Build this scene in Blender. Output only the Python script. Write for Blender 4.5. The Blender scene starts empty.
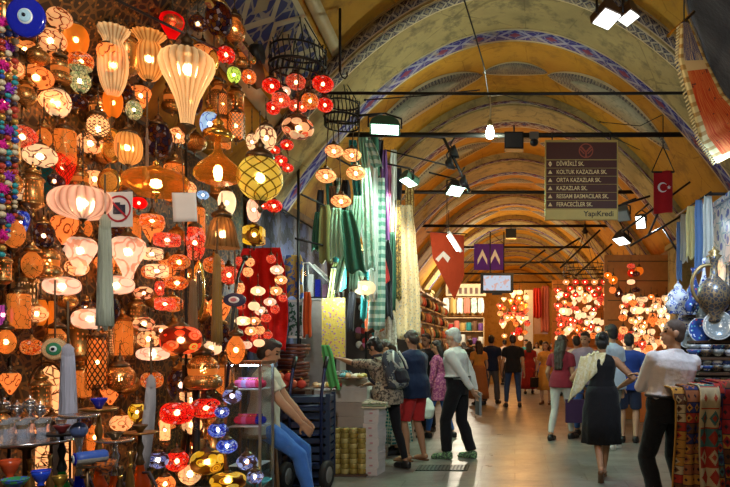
import bpy, math, random
from mathutils import Vector, Matrix, noise
PI = math.pi
R = math.radians
rnd = random.Random(7)
SC = bpy.context.scene
COL = SC.collection
# the photograph is 730 x 487; the passage runs along +Y and vanishes at (515, 344); eye height 1.5 m
F, CX, CY, EYE = 650.0, 515.0, 344.0, 1.5

def P(px, py, d):
    return Vector(((px - CX) * d / F, d, EYE - (py - CY) * d / F))

def S(n, d):                     # n picture units at distance d, in metres
    return n * d / F

# ---------------------------------------------------------------- mesh builder
class B:
    def __init__(s):
        s.v = []; s.f = []; s.m = []; s.uv = {}; s.mi = 0
    def add(s, vs, fs, M=None, uvs=None):
        o = len(s.v)
        for p in vs:
            p = Vector(p)
            s.v.append(tuple(M @ p) if M is not None else tuple(p))
        for k, f in enumerate(fs):
            if uvs is not None:
                s.uv[len(s.f)] = [uvs[i] for i in f]
            s.f.append(tuple(i + o for i in f)); s.m.append(s.mi)
        return s
    def box(s, c, size, rz=0, M=None, rx=0, ry=0):
        x, y, z = size[0] / 2, size[1] / 2, size[2] / 2
        T = Matrix.Translation(Vector(c)) @ Matrix.Rotation(rz, 4, 'Z') @ Matrix.Rotation(ry, 4, 'Y') @ Matrix.Rotation(rx, 4, 'X')
        if M is not None: T = M @ T
        vs = [(a * x, b * y, e * z) for a in (-1, 1) for b in (-1, 1) for e in (-1, 1)]
        return s.add(vs, [(0, 1, 3, 2), (4, 6, 7, 5), (0, 4, 5, 1), (2, 3, 7, 6), (0, 2, 6, 4), (1, 5, 7, 3)], T)
    def lathe(s, prof, n=20, c=(0, 0, 0), ribs=0, amp=0.0, M=None, cap=True, sq=None):
        vs = []; fs = []; uvs = []
        zs = [p[1] for p in prof]; z0, z1 = min(zs), max(zs)
        for r, z in prof:
            for k in range(n):
                a = 2 * PI * k / n
                rr = r
                if ribs: rr = r * (1 + amp * abs(math.sin(ribs * a / 2)) - amp / 2)
                vs.append((c[0] + rr * math.cos(a), c[1] + rr * math.sin(a), c[2] + z))
                uvs.append((k / n, (z - z0) / max(1e-6, z1 - z0)))
        L = len(prof)
        for i in range(L - 1):
            for k in range(n):
                k2 = (k + 1) % n
                fs.append((i * n + k, i * n + k2, (i + 1) * n + k2, (i + 1) * n + k))
        if cap:
            if prof[0][0] > 1e-5: fs.append(tuple(range(n - 1, -1, -1)))
            if prof[-1][0] > 1e-5: fs.append(tuple((L - 1) * n + k for k in range(n)))
        return s.add(vs, fs, M, uvs)
    def ell(s, c, r, n=16, m=10, M=None):
        if not hasattr(r, '__len__'): r = (r, r, r)
        prof = [(max(1e-4, math.sin(PI * i / m)), -math.cos(PI * i / m)) for i in range(m + 1)]
        T = Matrix.Translation(Vector(c)) @ Matrix.Diagonal((r[0], r[1], r[2], 1))
        if M is not None: T = M @ T
        return s.lathe(prof, n, M=T)
    def tube(s, pts, r, n=6, cap=True):
        pts = [Vector(p) for p in pts]
        rs = r if hasattr(r, '__len__') else [r] * len(pts)
        vs = []; fs = []
        up = None
        for i, p in enumerate(pts):
            d = (pts[min(i + 1, len(pts) - 1)] - pts[max(i - 1, 0)]).normalized()
            if up is None:
                up = Vector((0, 0, 1)) if abs(d.z) < .9 else Vector((1, 0, 0))
            a = d.cross(up).normalized(); b = a.cross(d).normalized(); up = b
            for k in range(n):
                t = 2 * PI * k / n
                vs.append(p + (a * math.cos(t) + b * math.sin(t)) * rs[i])
        for i in range(len(pts) - 1):
            for k in range(n):
                k2 = (k + 1) % n
                fs.append((i * n + k, (i + 1) * n + k, (i + 1) * n + k2, i * n + k2))
        if cap:
            fs.append(tuple(range(n))); fs.append(tuple((len(pts) - 1) * n + k for k in range(n - 1, -1, -1)))
        return s.add(vs, fs)
    def capsule(s, a, b, ra, rb, n=12):
        a = Vector(a); b = Vector(b); d = b - a; L = d.length
        if L < 1e-5: return s.ell(a, ra, n, 8)
        d /= L
        pts = []; rs = []
        for t in (0.02, .35, .7, .92):
            pts.append(a - d * ra * math.cos(t * PI / 2)); rs.append(ra * math.sin(t * PI / 2))
        for t in (0, .5, 1):
            pts.append(a + (b - a) * t); rs.append(ra + (rb - ra) * t)
        for t in (.92, .7, .35, .02):
            pts.append(b + d * rb * math.cos(t * PI / 2)); rs.append(rb * math.sin(t * PI / 2))
        return s.tube(pts, rs, n)
    def grid(s, fn, nu, nv, thick=0.0):
        """surface fn(u,v)->point over the unit square, with uv; thick offsets a back face along the normal"""
        vs = []; uvs = []
        for j in range(nv + 1):
            for i in range(nu + 1):
                u, v = i / nu, j / nv
                vs.append(Vector(fn(u, v))); uvs.append((u, v))
        W = nu + 1
        fs = [(j * W + i, j * W + i + 1, (j + 1) * W + i + 1, (j + 1) * W + i) for j in range(nv) for i in range(nu)]
        if thick:
            nrm = [Vector() for _ in vs]
            for f in fs:
                nn = (vs[f[1]] - vs[f[0]]).cross(vs[f[3]] - vs[f[0]])
                for i in f: nrm[i] += nn
            o = len(vs)
            vs += [vs[i] - nrm[i].normalized() * thick for i in range(o)]
            uvs += uvs[:o]
            bf = [tuple(i + o for i in reversed(f)) for f in fs]
            ed = []
            for i in range(nu):
                a, b = i, i + 1; ed.append((b, a, a + o, b + o))
                a, b = nv * W + i, nv * W + i + 1; ed.append((a, b, b + o, a + o))
            for j in range(nv):
                a, b = j * W, (j + 1) * W; ed.append((a, b, b + o, a + o))
                a, b = j * W + nu, (j + 1) * W + nu; ed.append((b, a, a + o, b + o))
            fs = fs + bf + ed
        return s.add(vs, fs, None, uvs)
    def prism(s, poly, t, M=None):
        """poly in local xz plane, thickness t along y"""
        n = len(poly)
        vs = [(x, -t / 2, z) for x, z in poly] + [(x, t / 2, z) for x, z in poly]
        fs = [tuple(range(n)), tuple(range(2 * n - 1, n - 1, -1))] + [(i, i + n, (i + 1) % n + n, (i + 1) % n) for i in range(n)]
        xs = [p[0] for p in poly]; zs = [p[1] for p in poly]
        w, h = max(xs) - min(xs), max(zs) - min(zs)
        uv = [((x - min(xs)) / w, (z - min(zs)) / h) for x, z in poly] * 2
        return s.add(vs, fs, M, uv)
    def mesh(s, name, smooth=True):
        me = bpy.data.meshes.new(name)
        me.from_pydata(s.v, [], s.f)
        if s.uv:
            ul = me.uv_layers.new(name='UVMap').data
            for p in me.polygons:
                if p.index in s.uv:
                    for li, uvc in zip(p.loop_indices, s.uv[p.index]): ul[li].uv = uvc
        if any(s.m): me.polygons.foreach_set('material_index', s.m)
        if smooth:
            me.polygons.foreach_set('use_smooth', [len(f) <= 4 for f in s.f])
        me.update()
        return me

def link(name, me, mat=None, parent=None, loc=None, rot=None, scale=None):
    o = bpy.data.objects.new(name, me)
    COL.objects.link(o)
    if mat is not None and me is not None and not me.materials:
        for q in (mat if isinstance(mat, (list, tuple)) else [mat]): me.materials.append(q)
    if parent is not None: o.parent = parent
    if loc is not None: o.location = loc
    if rot is not None: o.rotation_euler = rot
    if scale is not None: o.scale = scale
    return o

def obj(name, b, mat, parent=None, smooth=True, **kw):
    return link(name, b.mesh(name, smooth), mat, parent, **kw)

LABELS = {}
def tag(o, label, cat, group=None, kind=None):
    o['label'] = label; o['category'] = cat
    if group: o['group'] = group
    if kind: o['kind'] = kind
    return o

def thing(name, label, cat, loc=(0, 0, 0), rz=0, group=None):
    o = bpy.data.objects.new(name, None); COL.objects.link(o)
    o.empty_display_size = .05
    o.location = loc; o.rotation_euler = (0, 0, rz)
    return tag(o, label, cat, group)

def struct(name, b, mat, smooth=False, parent=None):
    o = obj(name, b, mat, parent, smooth); o['kind'] = 'structure'; return o

def dup(root, loc, label=None, group=None, rz=None, scale=None):
    r = root.copy(); COL.objects.link(r); r.location = loc
    if rz is not None: r.rotation_euler = (0, 0, rz)
    if scale is not None: r.scale = scale
    if label: r['label'] = label
    if group: r['group'] = group
    for ch in list(root.children):
        c = ch.copy(); COL.objects.link(c); c.parent = r
        for g in list(ch.children):
            d = g.copy(); COL.objects.link(d); d.parent = c
    return r

ORD = ['first', 'second', 'third', 'fourth', 'fifth', 'sixth', 'seventh', 'eighth', 'ninth', 'tenth', 'eleventh', 'twelfth',
       'thirteenth', 'fourteenth', 'fifteenth', 'sixteenth']

# ---------------------------------------------------------------- node helper
class N:
    def __init__(s, name):
        s.mat = bpy.data.materials.new(name); s.mat.use_nodes = True
        s.t = s.mat.node_tree; s.t.nodes.clear()
        s.out = s.t.nodes.new('ShaderNodeOutputMaterial')
    def n(s, typ, **kw):
        nd = s.t.nodes.new('ShaderNode' + typ)
        for k, v in kw.items(): setattr(nd, k, v)
        return nd
    def set(s, sock, val):
        if val is None: return
        if hasattr(val, 'is_output') or hasattr(val, 'node'):
            s.t.links.new(val, sock)
        else:
            if hasattr(sock.default_value, '__len__') and hasattr(val, '__len__'):
                v = list(val)
                if len(sock.default_value) == 4 and len(v) == 3: v = v + [1]
                sock.default_value = v
            else: sock.default_value = val
    def math(s, op, a, b=None, c=None):
        nd = s.n('Math', operation=op)
        s.set(nd.inputs[0], a)
        if b is not None: s.set(nd.inputs[1], b)
        if c is not None: s.set(nd.inputs[2], c)
        return nd.outputs[0]
    def mix(s, fac, a, b):
        nd = s.n('Mix', data_type='RGBA')
        s.set(nd.inputs[0], fac); s.set(nd.inputs[6], a); s.set(nd.inputs[7], b)
        return nd.outputs[2]
    def ramp(s, fac, stops, interp='LINEAR'):
        nd = s.n('ValToRGB'); cr = nd.color_ramp; cr.interpolation = interp
        while len(cr.elements) < len(stops): cr.elements.new(.5)
        for e, (p, c) in zip(cr.elements, stops):
            e.position = p; e.color = (c[0], c[1], c[2], 1) if hasattr(c, '__len__') else (c, c, c, 1)
        s.set(nd.inputs[0], fac)
        return nd.outputs[0]
    def coord(s, which='Object', scale=None):
        o = s.n('TexCoord').outputs[which]
        if scale is not None:
            mp = s.n('Mapping'); s.set(mp.inputs[0], o)
            mp.inputs[3].default_value = scale if hasattr(scale, '__len__') else (scale,) * 3
            o = mp.outputs[0]
        return o
    def noise(s, vec, scale, detail=4, rough=.6, out=0):
        nd = s.n('TexNoise'); s.set(nd.inputs['Vector'], vec)
        nd.inputs['Scale'].default_value = scale; nd.inputs['Detail'].default_value = detail; nd.inputs['Roughness'].default_value = rough
        return nd.outputs[out]
    def voro(s, vec, scale, feature='F1', out='Distance', rnd_=1.0):
        nd = s.n('TexVoronoi', feature=feature); s.set(nd.inputs['Vector'], vec)
        nd.inputs['Scale'].default_value = scale; nd.inputs['Randomness'].default_value = rnd_
        return nd.outputs[out]
    def sep(s, v):
        nd = s.n('SeparateXYZ'); s.set(nd.inputs[0], v); return nd.outputs
    def comb(s, x, y, z=0):
        nd = s.n('CombineXYZ'); s.set(nd.inputs[0], x); s.set(nd.inputs[1], y); s.set(nd.inputs[2], z); return nd.outputs[0]
    def bump(s, h, strength=.3, dist=.02):
        nd = s.n('Bump'); s.set(nd.inputs['Height'], h)
        nd.inputs['Strength'].default_value = strength; nd.inputs['Distance'].default_value = dist
        return nd.outputs[0]
    def pbsdf(s, col=None, rough=.5, metal=0, spec=.5, emit=None, es=0, trans=0, ior=1.45, bump=None, coat=0, sheen=0):
        p = s.n('BsdfPrincipled')
        s.set(p.inputs['Base Color'], col); s.set(p.inputs['Roughness'], rough); s.set(p.inputs['Metallic'], metal)
        s.set(p.inputs['Specular IOR Level'], spec)
        if emit is not None:
            s.set(p.inputs['Emission Color'], emit); s.set(p.inputs['Emission Strength'], es)
        if trans: p.inputs['Transmission Weight'].default_value = trans
        p.inputs['IOR'].default_value = ior
        if coat: p.inputs['Coat Weight'].default_value = coat
        if sheen: p.inputs['Sheen Weight'].default_value = sheen
        if bump is not None: s.set(p.inputs['Normal'], bump)
        return p.outputs[0]
    def done(s, sh):
        s.t.links.new(sh, s.out.inputs[0]); return s.mat
    def mixsh(s, fac, a, b):
        nd = s.n('MixShader'); s.set(nd.inputs[0], fac); s.t.links.new(a, nd.inputs[1]); s.t.links.new(b, nd.inputs[2])
        return nd.outputs[0]
    def transp(s, col=(1, 1, 1)):
        nd = s.n('BsdfTransparent'); s.set(nd.inputs[0], col); return nd.outputs[0]
    def emis(s, col, st):
        nd = s.n('Emission'); s.set(nd.inputs[0], col); s.set(nd.inputs[1], st); return nd.outputs[0]

_mc = {}
def plain(name, col, rough=.6, metal=0, var=.25, scale=12, bump=0, **kw):
    """a plain surface with a little wear in its tone"""
    if name in _mc: return _mc[name]
    n = N(name)
    co = n.coord('Object')
    ns = n.noise(co, scale)
    c = n.mix(ns, [x * (1 - var) for x in col], [min(1, x * (1 + var)) for x in col])
    bp = n.bump(n.noise(co, scale * 4), bump) if bump else None
    _mc[name] = n.done(n.pbsdf(c, rough, metal, bump=bp, **kw))
    return _mc[name]

def glow(name, col, st):
    if name in _mc: return _mc[name]
    n = N(name); _mc[name] = n.done(n.emis(col, st)); return _mc[name]

def cloth(name, col, col2=None, scale=30, kind='plain', rough=.85):
    if name in _mc: return _mc[name]
    n = N(name); co = n.coord('Object')
    if kind == 'plain':
        c = n.mix(n.noise(co, 9), [x * .8 for x in col], [min(1, x * 1.15) for x in col])
    elif kind == 'print':
        f = n.math('GREATER_THAN', n.noise(co, scale, 3), .52)
        c = n.mix(f, col, col2)
    elif kind == 'flower':
        d = n.voro(co, scale)
        cc = n.voro(co, scale, out='Color')
        f = n.math('LESS_THAN', d, .33)
        c = n.mix(f, col, n.mix(n.sep(cc)[0], col2, [x * .6 + .2 * i for i, x in enumerate(col2)]))
    elif kind == 'stripe':
        f = n.math('GREATER_THAN', n.math('SINE', n.math('MULTIPLY', n.sep(co)[2], scale)), 0)
        c = n.mix(f, col, col2)
    elif kind == 'lattice':
        x, y, z = n.sep(co)
        a = n.math('SINE', n.math('MULTIPLY', n.math('ADD', x, z), scale))
        b = n.math('SINE', n.math('MULTIPLY', n.math('SUBTRACT', x, z), scale))
        f = n.math('GREATER_THAN', n.math('MULTIPLY', a, b), .12)
        c = n.mix(f, col, col2)
    h = n.noise(co, 14, 3)
    _mc[name] = n.done(n.pbsdf(c, rough, spec=.2, bump=n.bump(h, .35, .03), sheen=.1))
    return _mc[name]

S_BRN = plain('brown_leather', (.14, .06, .025), .4)
# ================================================================ the hall
APEX, KV = 5.5, 0.252
def vz(x, top): return top - KV * x * x
def vault_hit(px, py, top):
    a = KV * ((px - CX) / F) ** 2; b = (CY - py) / F; c = -(top - EYE)
    d = -c / b if a < 1e-9 else (-b + math.sqrt(b * b - 4 * a * c)) / (2 * a)
    return (px - CX) * d / F, d

def m_plaster(name, c1, c2, c3, sc=.9):
    n = N(name); co = n.coord('Object')
    a = n.noise(co, sc, 6, .62); b = n.noise(co, sc * 4.3, 5, .7)
    col = n.mix(n.ramp(a, [(.38, 0), (.62, 1)]), c1, c2)
    col = n.mix(n.math('MULTIPLY', n.ramp(b, [(.50, 0), (.64, 1)]), .7), col, c3)
    cr = n.voro(co, 1.3, 'DISTANCE_TO_EDGE')
    w = n.math('ADD', cr, n.math('MULTIPLY', n.noise(co, 6, 4), .05))
    col = n.mix(n.math('MULTIPLY', n.math('LESS_THAN', w, .03), .5), col, [x * .45 for x in c1])
    return n.done(n.pbsdf(col, .85, spec=.2, bump=n.bump(b, .25, .02)))

M_OCHRE = m_plaster('ochre_vault_paint', (.38, .18, .015), (.47, .24, .026), (.24, .115, .018), .8)
M_TAN = m_plaster('tan_rib_plaster', (.25, .19, .078), (.36, .27, .105), (.09, .075, .045), .9)
M_WALL = m_plaster('brown_wall_plaster', (.16, .10, .05), (.22, .14, .07), (.09, .05, .03), 1.2)

def m_band(name, base, fg, accent, k=9.0):
    """painted ornament border: uv.x runs along the arch, uv.y across"""
    n = N(name); uv = n.coord('UV'); u, v, _ = n.sep(uv)
    uu = n.math('MULTIPLY', u, k)
    fr = n.math('ABSOLUTE', n.math('SUBTRACT', n.math('FRACT', uu), .5))
    vv = n.math('ABSOLUTE', n.math('SUBTRACT', v, .5))
    dia = n.math('ADD', fr, n.math('MULTIPLY', vv, .9))
    leaf = n.math('LESS_THAN', n.math('ABSOLUTE', n.math('SUBTRACT', dia, .42)), .07)
    core = n.math('LESS_THAN', dia, .17)
    scr = n.voro(n.comb(n.math('MULTIPLY', u, k * 5), n.math('MULTIPLY', v, 4)), 1.0, 'DISTANCE_TO_EDGE')
    vine = n.math('LESS_THAN', scr, .07)
    col = n.mix(n.math('MULTIPLY', vine, .55), base, fg)
    col = n.mix(leaf, col, fg); col = n.mix(core, col, accent)
    edge = n.math('GREATER_THAN', vv, .41)
    col = n.mix(edge, col, (.5, .4, .22))
    ns = n.noise(n.coord('Object'), 3, 5)
    col = n.mix(n.ramp(ns, [(.56, 0), (.7, .8)]), col, (.36, .3, .17))
    return n.done(n.pbsdf(col, .8, spec=.2))
M_BAND = m_band('blue_arch_border', (.035, .028, .15), (.24, .23, .30), (.16, .03, .06), 13)
M_BANDR = m_band('dark_red_arch_border', (.11, .025, .03), (.30, .24, .22), (.05, .04, .12), 18)
M_LACE = m_band('black_lace_border', (.05, .045, .06), (.33, .29, .2), (.2, .16, .1), 40)
M_OGEE = m_band('blue_ogee_border', (.03, .035, .10), (.34, .29, .17), (.26, .2, .1), 5)
M_LEAFIN = m_plaster('grey_green_medallion', (.30, .31, .22), (.36, .35, .25), (.2, .2, .15), 2.5)

Y0, Y1 = -5.0, 37.0
XH = 3.05
NB = 36
xs = [-XH + 2 * XH * i / NB for i in range(NB + 1)]
b = B()
def vault_fn(top, y0, y1, xa=-XH, xb=XH):
    return lambda u, v: (xa + (xb - xa) * u, y0 + (y1 - y0) * v, vz(xa + (xb - xa) * u, top))
b.grid(vault_fn(5.72, Y0, Y1), NB, 60, -.12)
ceiling = struct('ceiling', b, M_OCHRE, True)

# transverse ribs
RIBS = [(.9, 2.3), (7.2, 8.6), (10.9, 12.0), (14.3, 15.4), (17.7, 18.8), (21.2, 22.3), (24.8, 25.9), (28.4, 29.5), (32, 33.1)]
tn = 1
for k, (ya, yb) in enumerate(RIBS):
    b = B()
    vs = []; fs = []
    for i, x in enumerate(xs):
        for (y, top) in ((ya, 5.74), (ya, APEX), (yb, APEX), (yb, 5.74)):
            vs.append((x, y, vz(x, top)))
    for i in range(NB):
        for j in range(4):
            fs.append((i * 4 + j, (i + 1) * 4 + j, (i + 1) * 4 + (j + 1) % 4, i * 4 + (j + 1) % 4))
    b.add(vs, fs)
    struct(f'trim_{tn}', b, M_TAN); tn += 1
    w = .36
    for (p, q, mt) in (((ya + .02, ya + .24, M_LACE),) if k < 2 else ()) + ((yb - w, yb - .03, M_BAND if k % 2 == 1 else M_BANDR),):
        b = B().grid(vault_fn(APEX - .006, p, q), 60, 1, -.005)
        struct(f'trim_{tn}', b, mt, True); tn += 1
    # front-face painted edge line of the rib
    b = B().grid(lambda u, v, ya=ya: (-XH + 2 * XH * u, ya - .004, vz(-XH + 2 * XH * u, APEX + .03 + (.17 if k < 2 else .06) * v)), 60, 1, .003)
    struct(f'trim_{tn}', b, M_LACE if k < 2 else M_BANDR, True); tn += 1
# painted medallions in each ochre bay (flat paint on the vault)
def leaf_patch(x0, y0, x1, y1, w, top, nn=14):
    def fn(u, v):
        t = u; ww = w * (math.sin(PI * t) ** .7 + .02)
        x = x0 + (x1 - x0) * t; y = y0 + (y1 - y0) * t + (v - .5) * ww
        return (x, y, vz(x, top))
    return B().grid(fn, nn * 2, 2, -.003)
for k in range(1, 6):
    ya, yb = RIBS[k][1], RIBS[k + 1][0]
    yc = ya + (yb - ya) * .58
    for sx in (-1, 1):
        struct(f'trim_{tn}', leaf_patch(sx * .5, yc + .1, sx * 2.3, yc - .25, .95, 5.712), M_LACE, True); tn += 1
        struct(f'trim_{tn}', leaf_patch(sx * .85, yc + .05, sx * 2.2, yc - .22, .6, 5.706), M_LEAFIN, True); tn += 1
    struct(f'trim_{tn}', leaf_patch(-.5, yc + .02, .5, yc + .02, .5, 5.712), M_LACE, True); tn += 1
for ya, yb, in ((4.5, 7.0),):
    for sx in (-1, 1):
        struct(f'trim_{tn}', leaf_patch(sx * .35, 5.9, sx * 1.7, 5.6, .5, 5.712), M_LACE, True); tn += 1
# ogee border running along the left haunch of the near bay
def ogee(u, v):
    y = 4.2 + 2.97 * u
    x = -2.15 - .12 * u + (v - .5) * .42
    return (x, y, vz(x, 5.71))
struct(f'trim_{tn}', B().grid(ogee, 30, 4, -.004), M_OGEE, True); tn += 1
for off in (-.36, .30):
    def edge(u, v, off=off):
        y = 4.2 + 2.97 * u; x = -2.15 - .12 * u + off + (v - .5) * .10
        return (x, y, vz(x, 5.70 if off < 0 else 5.705))
    struct(f'trim_{tn}', B().grid(edge, 30, 1, -.02), plain('pale_plaster_edge', (.42, .32, .14)), True); tn += 1
# the arch band on the near right haunch
def rband(u, v):
    x = 2.0 + .9 * u; y = 5.0 + .5 * u + (v - .5) * .5
    return (x, y, vz(x, 5.70))
struct(f'trim_{tn}', B().grid(rband, 20, 2, -.02), M_BAND, True); tn += 1

# walls, floor, ends
SPR = vz(XH, 5.72)
b = B().box((-XH - .1, (Y0 + Y1) / 2, SPR / 2 + .05), (.2, Y1 - Y0, SPR + .1)); struct('wall_left', b, M_WALL)
b = B().box((XH + .1, (Y0 + Y1) / 2, SPR / 2 + .05), (.2, Y1 - Y0, SPR + .1)); struct('wall_right', b, M_WALL)
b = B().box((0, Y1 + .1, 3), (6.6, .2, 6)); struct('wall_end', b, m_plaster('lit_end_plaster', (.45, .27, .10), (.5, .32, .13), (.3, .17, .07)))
b = B().box((0, Y0 - .1, 3), (6.6, .2, 6)); struct('wall_entrance', b, M_WALL)
def m_floor():
    n = N('worn_stone_paving'); co = n.coord('Object')
    bt = n.n('TexBrick'); n.set(bt.inputs['Vector'], n.coord('Object', (1, 1, 1)))
    bt.inputs['Color1'].default_value = (.155, .15, .135, 1); bt.inputs['Color2'].default_value = (.225, .21, .18, 1)
    bt.inputs['Mortar'].default_value = (.09, .08, .065, 1)
    bt.inputs['Scale'].default_value = 1.0; bt.inputs['Mortar Size'].default_value = .007
    bt.inputs['Brick Width'].default_value = .8; bt.inputs['Row Height'].default_value = .42
    a = n.noise(co, 2.2, 6, .65); s2 = n.noise(co, 14, 5, .7)
    col = n.mix(n.ramp(a, [(.35, 0), (.7, .75)]), bt.outputs[0], (.10, .092, .075))
    col = n.mix(n.math('MULTIPLY', n.ramp(s2, [(.5, 0), (.75, 1)]), .5), col, (.25, .235, .205))
    rg = n.math('ADD', .17, n.math('MULTIPLY', a, .32))
    h = n.math('ADD', n.math('MULTIPLY', bt.outputs[1], -.6), n.math('MULTIPLY', n.noise(co, 5, 6, .7), .7))
    return n.done(n.pbsdf(col, rg, spec=.55, bump=n.bump(h, .35, .02)))
b = B().box((0, (Y0 + Y1) / 2, -.1), (6.6, Y1 - Y0, .2)); struct('floor', b, m_floor())

# tie rods across the vault at the height of the haunches
M_IRON = plain('black_iron', (.022, .02, .018), .5, .6)
M_DARK = plain('matt_black_metal', (.012, .012, .013), .45, .3)
M_STEEL = plain('dull_steel', (.30, .30, .29), .35, .9)
for d, r in ((7.3, .018), (8.75, .035), (12.05, .035), (15.5, .035), (18.9, .035), (22.4, .035), (26, .035), (29.6, .035)):
    z = 4.32; xx = math.sqrt((APEX - z) / KV) + .35
    b = B().tube([(-xx, d, z), (0, d, z - .01), (xx, d, z)], r, 8)
    struct(f'trim_{tn}', b, M_IRON, True); tn += 1

# the tiled pilaster on the right under the first rib
n = N('blue_white_wall_tile'); co = n.coord('Object')
vd = n.voro(co, 7); c_ = n.mix(n.math('LESS_THAN', vd, .35), (.62, .68, .78), (.10, .16, .5))
c_ = n.mix(n.math('LESS_THAN', n.voro(co, 7, 'DISTANCE_TO_EDGE'), .05), c_, (.25, .42, .6))
M_TILE = n.done(n.pbsdf(c_, .2))
b = B().box((2.82, 8.0, 1.75), (.5, .9, 3.0)); b.box((2.80, 8.0, 3.27), (.56, .96, .06)); b.box((2.80, 8.0, .2), (.58, 1.0, .4))
o = struct('column', b, M_TILE)
for d in (11.45, 14.85, 18.25, 21.75):
    for sx in (-1, 1):
        b = B().box((sx * 2.92, d, 1.6), (.26, .8, 3.2)); b.box((sx * 2.9, d, 3.24), (.32, .9, .08))
        o = struct('column', b, M_TAN)
# ================================================================ lamp kit
M_BRASS = plain('aged_brass', (.36, .20, .06), .32, .9, .35, 20)
M_BRASSD = plain('dark_bronze', (.10, .06, .03), .4, .8, .4, 20)
M_GOLD = plain('bright_gold_metal', (.75, .45, .10), .22, .95, .15)
M_CHAIN = plain('dark_chain_metal', (.07, .05, .03), .4, .8)
M_CORD = plain('brown_cord', (.12, .07, .03), .8)
M_BULB = glow('lit_bulb', (1, .74, .40), 45)
M_BULBW = glow('lit_bulb_pale', (1, .90, .75), 26)

def glass(name, pattern, c1, c2, c3=None, es=.6, scale=10, trans=.55, clear=.18, rough=.28):
    """lit glass: colour pattern in the glass itself, evenly giving off light, partly see-through"""
    if name in _mc: return _mc[name]
    n = N(name); co = n.coord('Object'); c3 = c3 or c2
    bmp = None
    if pattern == 'plain':
        col = n.mix(n.noise(co, 6), c1, c2)
    elif pattern == 'mosaic':
        cell = n.sep(n.voro(co, scale, out='Color'))[0]
        edge = n.voro(co, scale, 'DISTANCE_TO_EDGE')
        col = n.ramp(cell, [(0, c1), (.4, c2), (.72, c3), (.9, [min(1, x * .5 + .45) for x in c1])], 'CONSTANT')
        col = n.mix(n.math('LESS_THAN', edge, .05), col, (.02, .012, .008))
    elif pattern == 'henna':          # dark branching scrolls on pale glass
        v = n.voro(co, scale); w = n.noise(co, scale * 1.2, 3)
        f = n.math('LESS_THAN', n.math('ABSOLUTE', n.math('SUBTRACT', n.math('ADD', v, n.math('MULTIPLY', w, .4)), .72)), .055)
        col = n.mix(f, n.mix(n.noise(co, 4), c1, c2), c3)
    elif pattern == 'rib':
        x, y, z = n.sep(co)
        a = n.math('ARCTAN2', y, x)
        f = n.math('POWER', n.math('ABSOLUTE', n.math('SINE', n.math('MULTIPLY', a, scale))), .6)
        col = n.mix(f, c2, c1)
        bmp = n.bump(f, .6, .05)
    elif pattern == 'flower':
        d = n.voro(co, scale)
        cc = n.sep(n.voro(co, scale, out='Color'))[1]
        rings = n.math('SINE', n.math('MULTIPLY', d, 26))
        pet = n.ramp(cc, [(0, c2), (.5, c3), (.8, c1)], 'CONSTANT')
        col = n.mix(n.math('GREATER_THAN', rings, .2), pet, c1)
        col = n.mix(n.math('GREATER_THAN', d, .55), col, (.08, .02, .01))
    elif pattern == 'diamond':
        x, y, z = n.sep(co); a = n.math('MULTIPLY', n.math('ARCTAN2', y, x), scale / PI)
        zz = n.math('MULTIPLY', z, scale)
        f1 = n.math('ABSOLUTE', n.math('SUBTRACT', n.math('FRACT', n.math('ADD', a, zz)), .5))
        f2 = n.math('ABSOLUTE', n.math('SUBTRACT', n.math('FRACT', n.math('SUBTRACT', a, zz)), .5))
        e = n.math('GREATER_THAN', n.math('MAXIMUM', f1, f2), .42)
        col = n.mix(e, n.mix(n.noise(co, 5), c1, c2), c3)
    gm = n.n('Gamma'); n.set(gm.inputs[0], col); gm.inputs[1].default_value = 1.5
    p = n.pbsdf(gm.outputs[0], max(rough, .42) if trans < .8 and clear < .4 else rough, emit=gm.outputs[0], es=es * .8, trans=min(.95, trans + .2), ior=1.16, bump=bmp, spec=.6)
    _mc[name] = n.done(n.mixsh(clear, p, n.transp([.4 + .6 * x for x in c1])))
    return _mc[name]

def pierced(name, metal, scale=9, hole=.36, pattern='round', lin=None):
    """sheet metal with cut openings one can see through"""
    if name in _mc: return _mc[name]
    n = N(name); co = n.coord('Object')
    if pattern == 'round':
        f = n.math('LESS_THAN', n.voro(co, scale, rnd_=.25), hole)
    elif pattern == 'scroll':
        d = n.voro(co, scale, 'DISTANCE_TO_EDGE')
        f = n.math('GREATER_THAN', n.math('ADD', d, n.math('MULTIPLY', n.noise(co, scale, 2), .15)), hole)
    elif pattern == 'lattice':
        x, y, z = n.sep(co); a = n.math('MULTIPLY', n.math('ARCTAN2', y, x), scale / PI)
        zz = n.math('MULTIPLY', z, scale)
        f1 = n.math('ABSOLUTE', n.math('SUBTRACT', n.math('FRACT', n.math('ADD', a, zz)), .5))
        f2 = n.math('ABSOLUTE', n.math('SUBTRACT', n.math('FRACT', n.math('SUBTRACT', a, zz)), .5))
        f = n.math('LESS_THAN', n.math('MAXIMUM', f1, f2), hole)
    c = n.mix(n.noise(co, 8), [x * .7 for x in metal], metal)
    p = n.pbsdf(c, .35, .85)
    _mc[name] = n.done(n.mixsh(f, p, n.transp()))
    return _mc[name]

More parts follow.
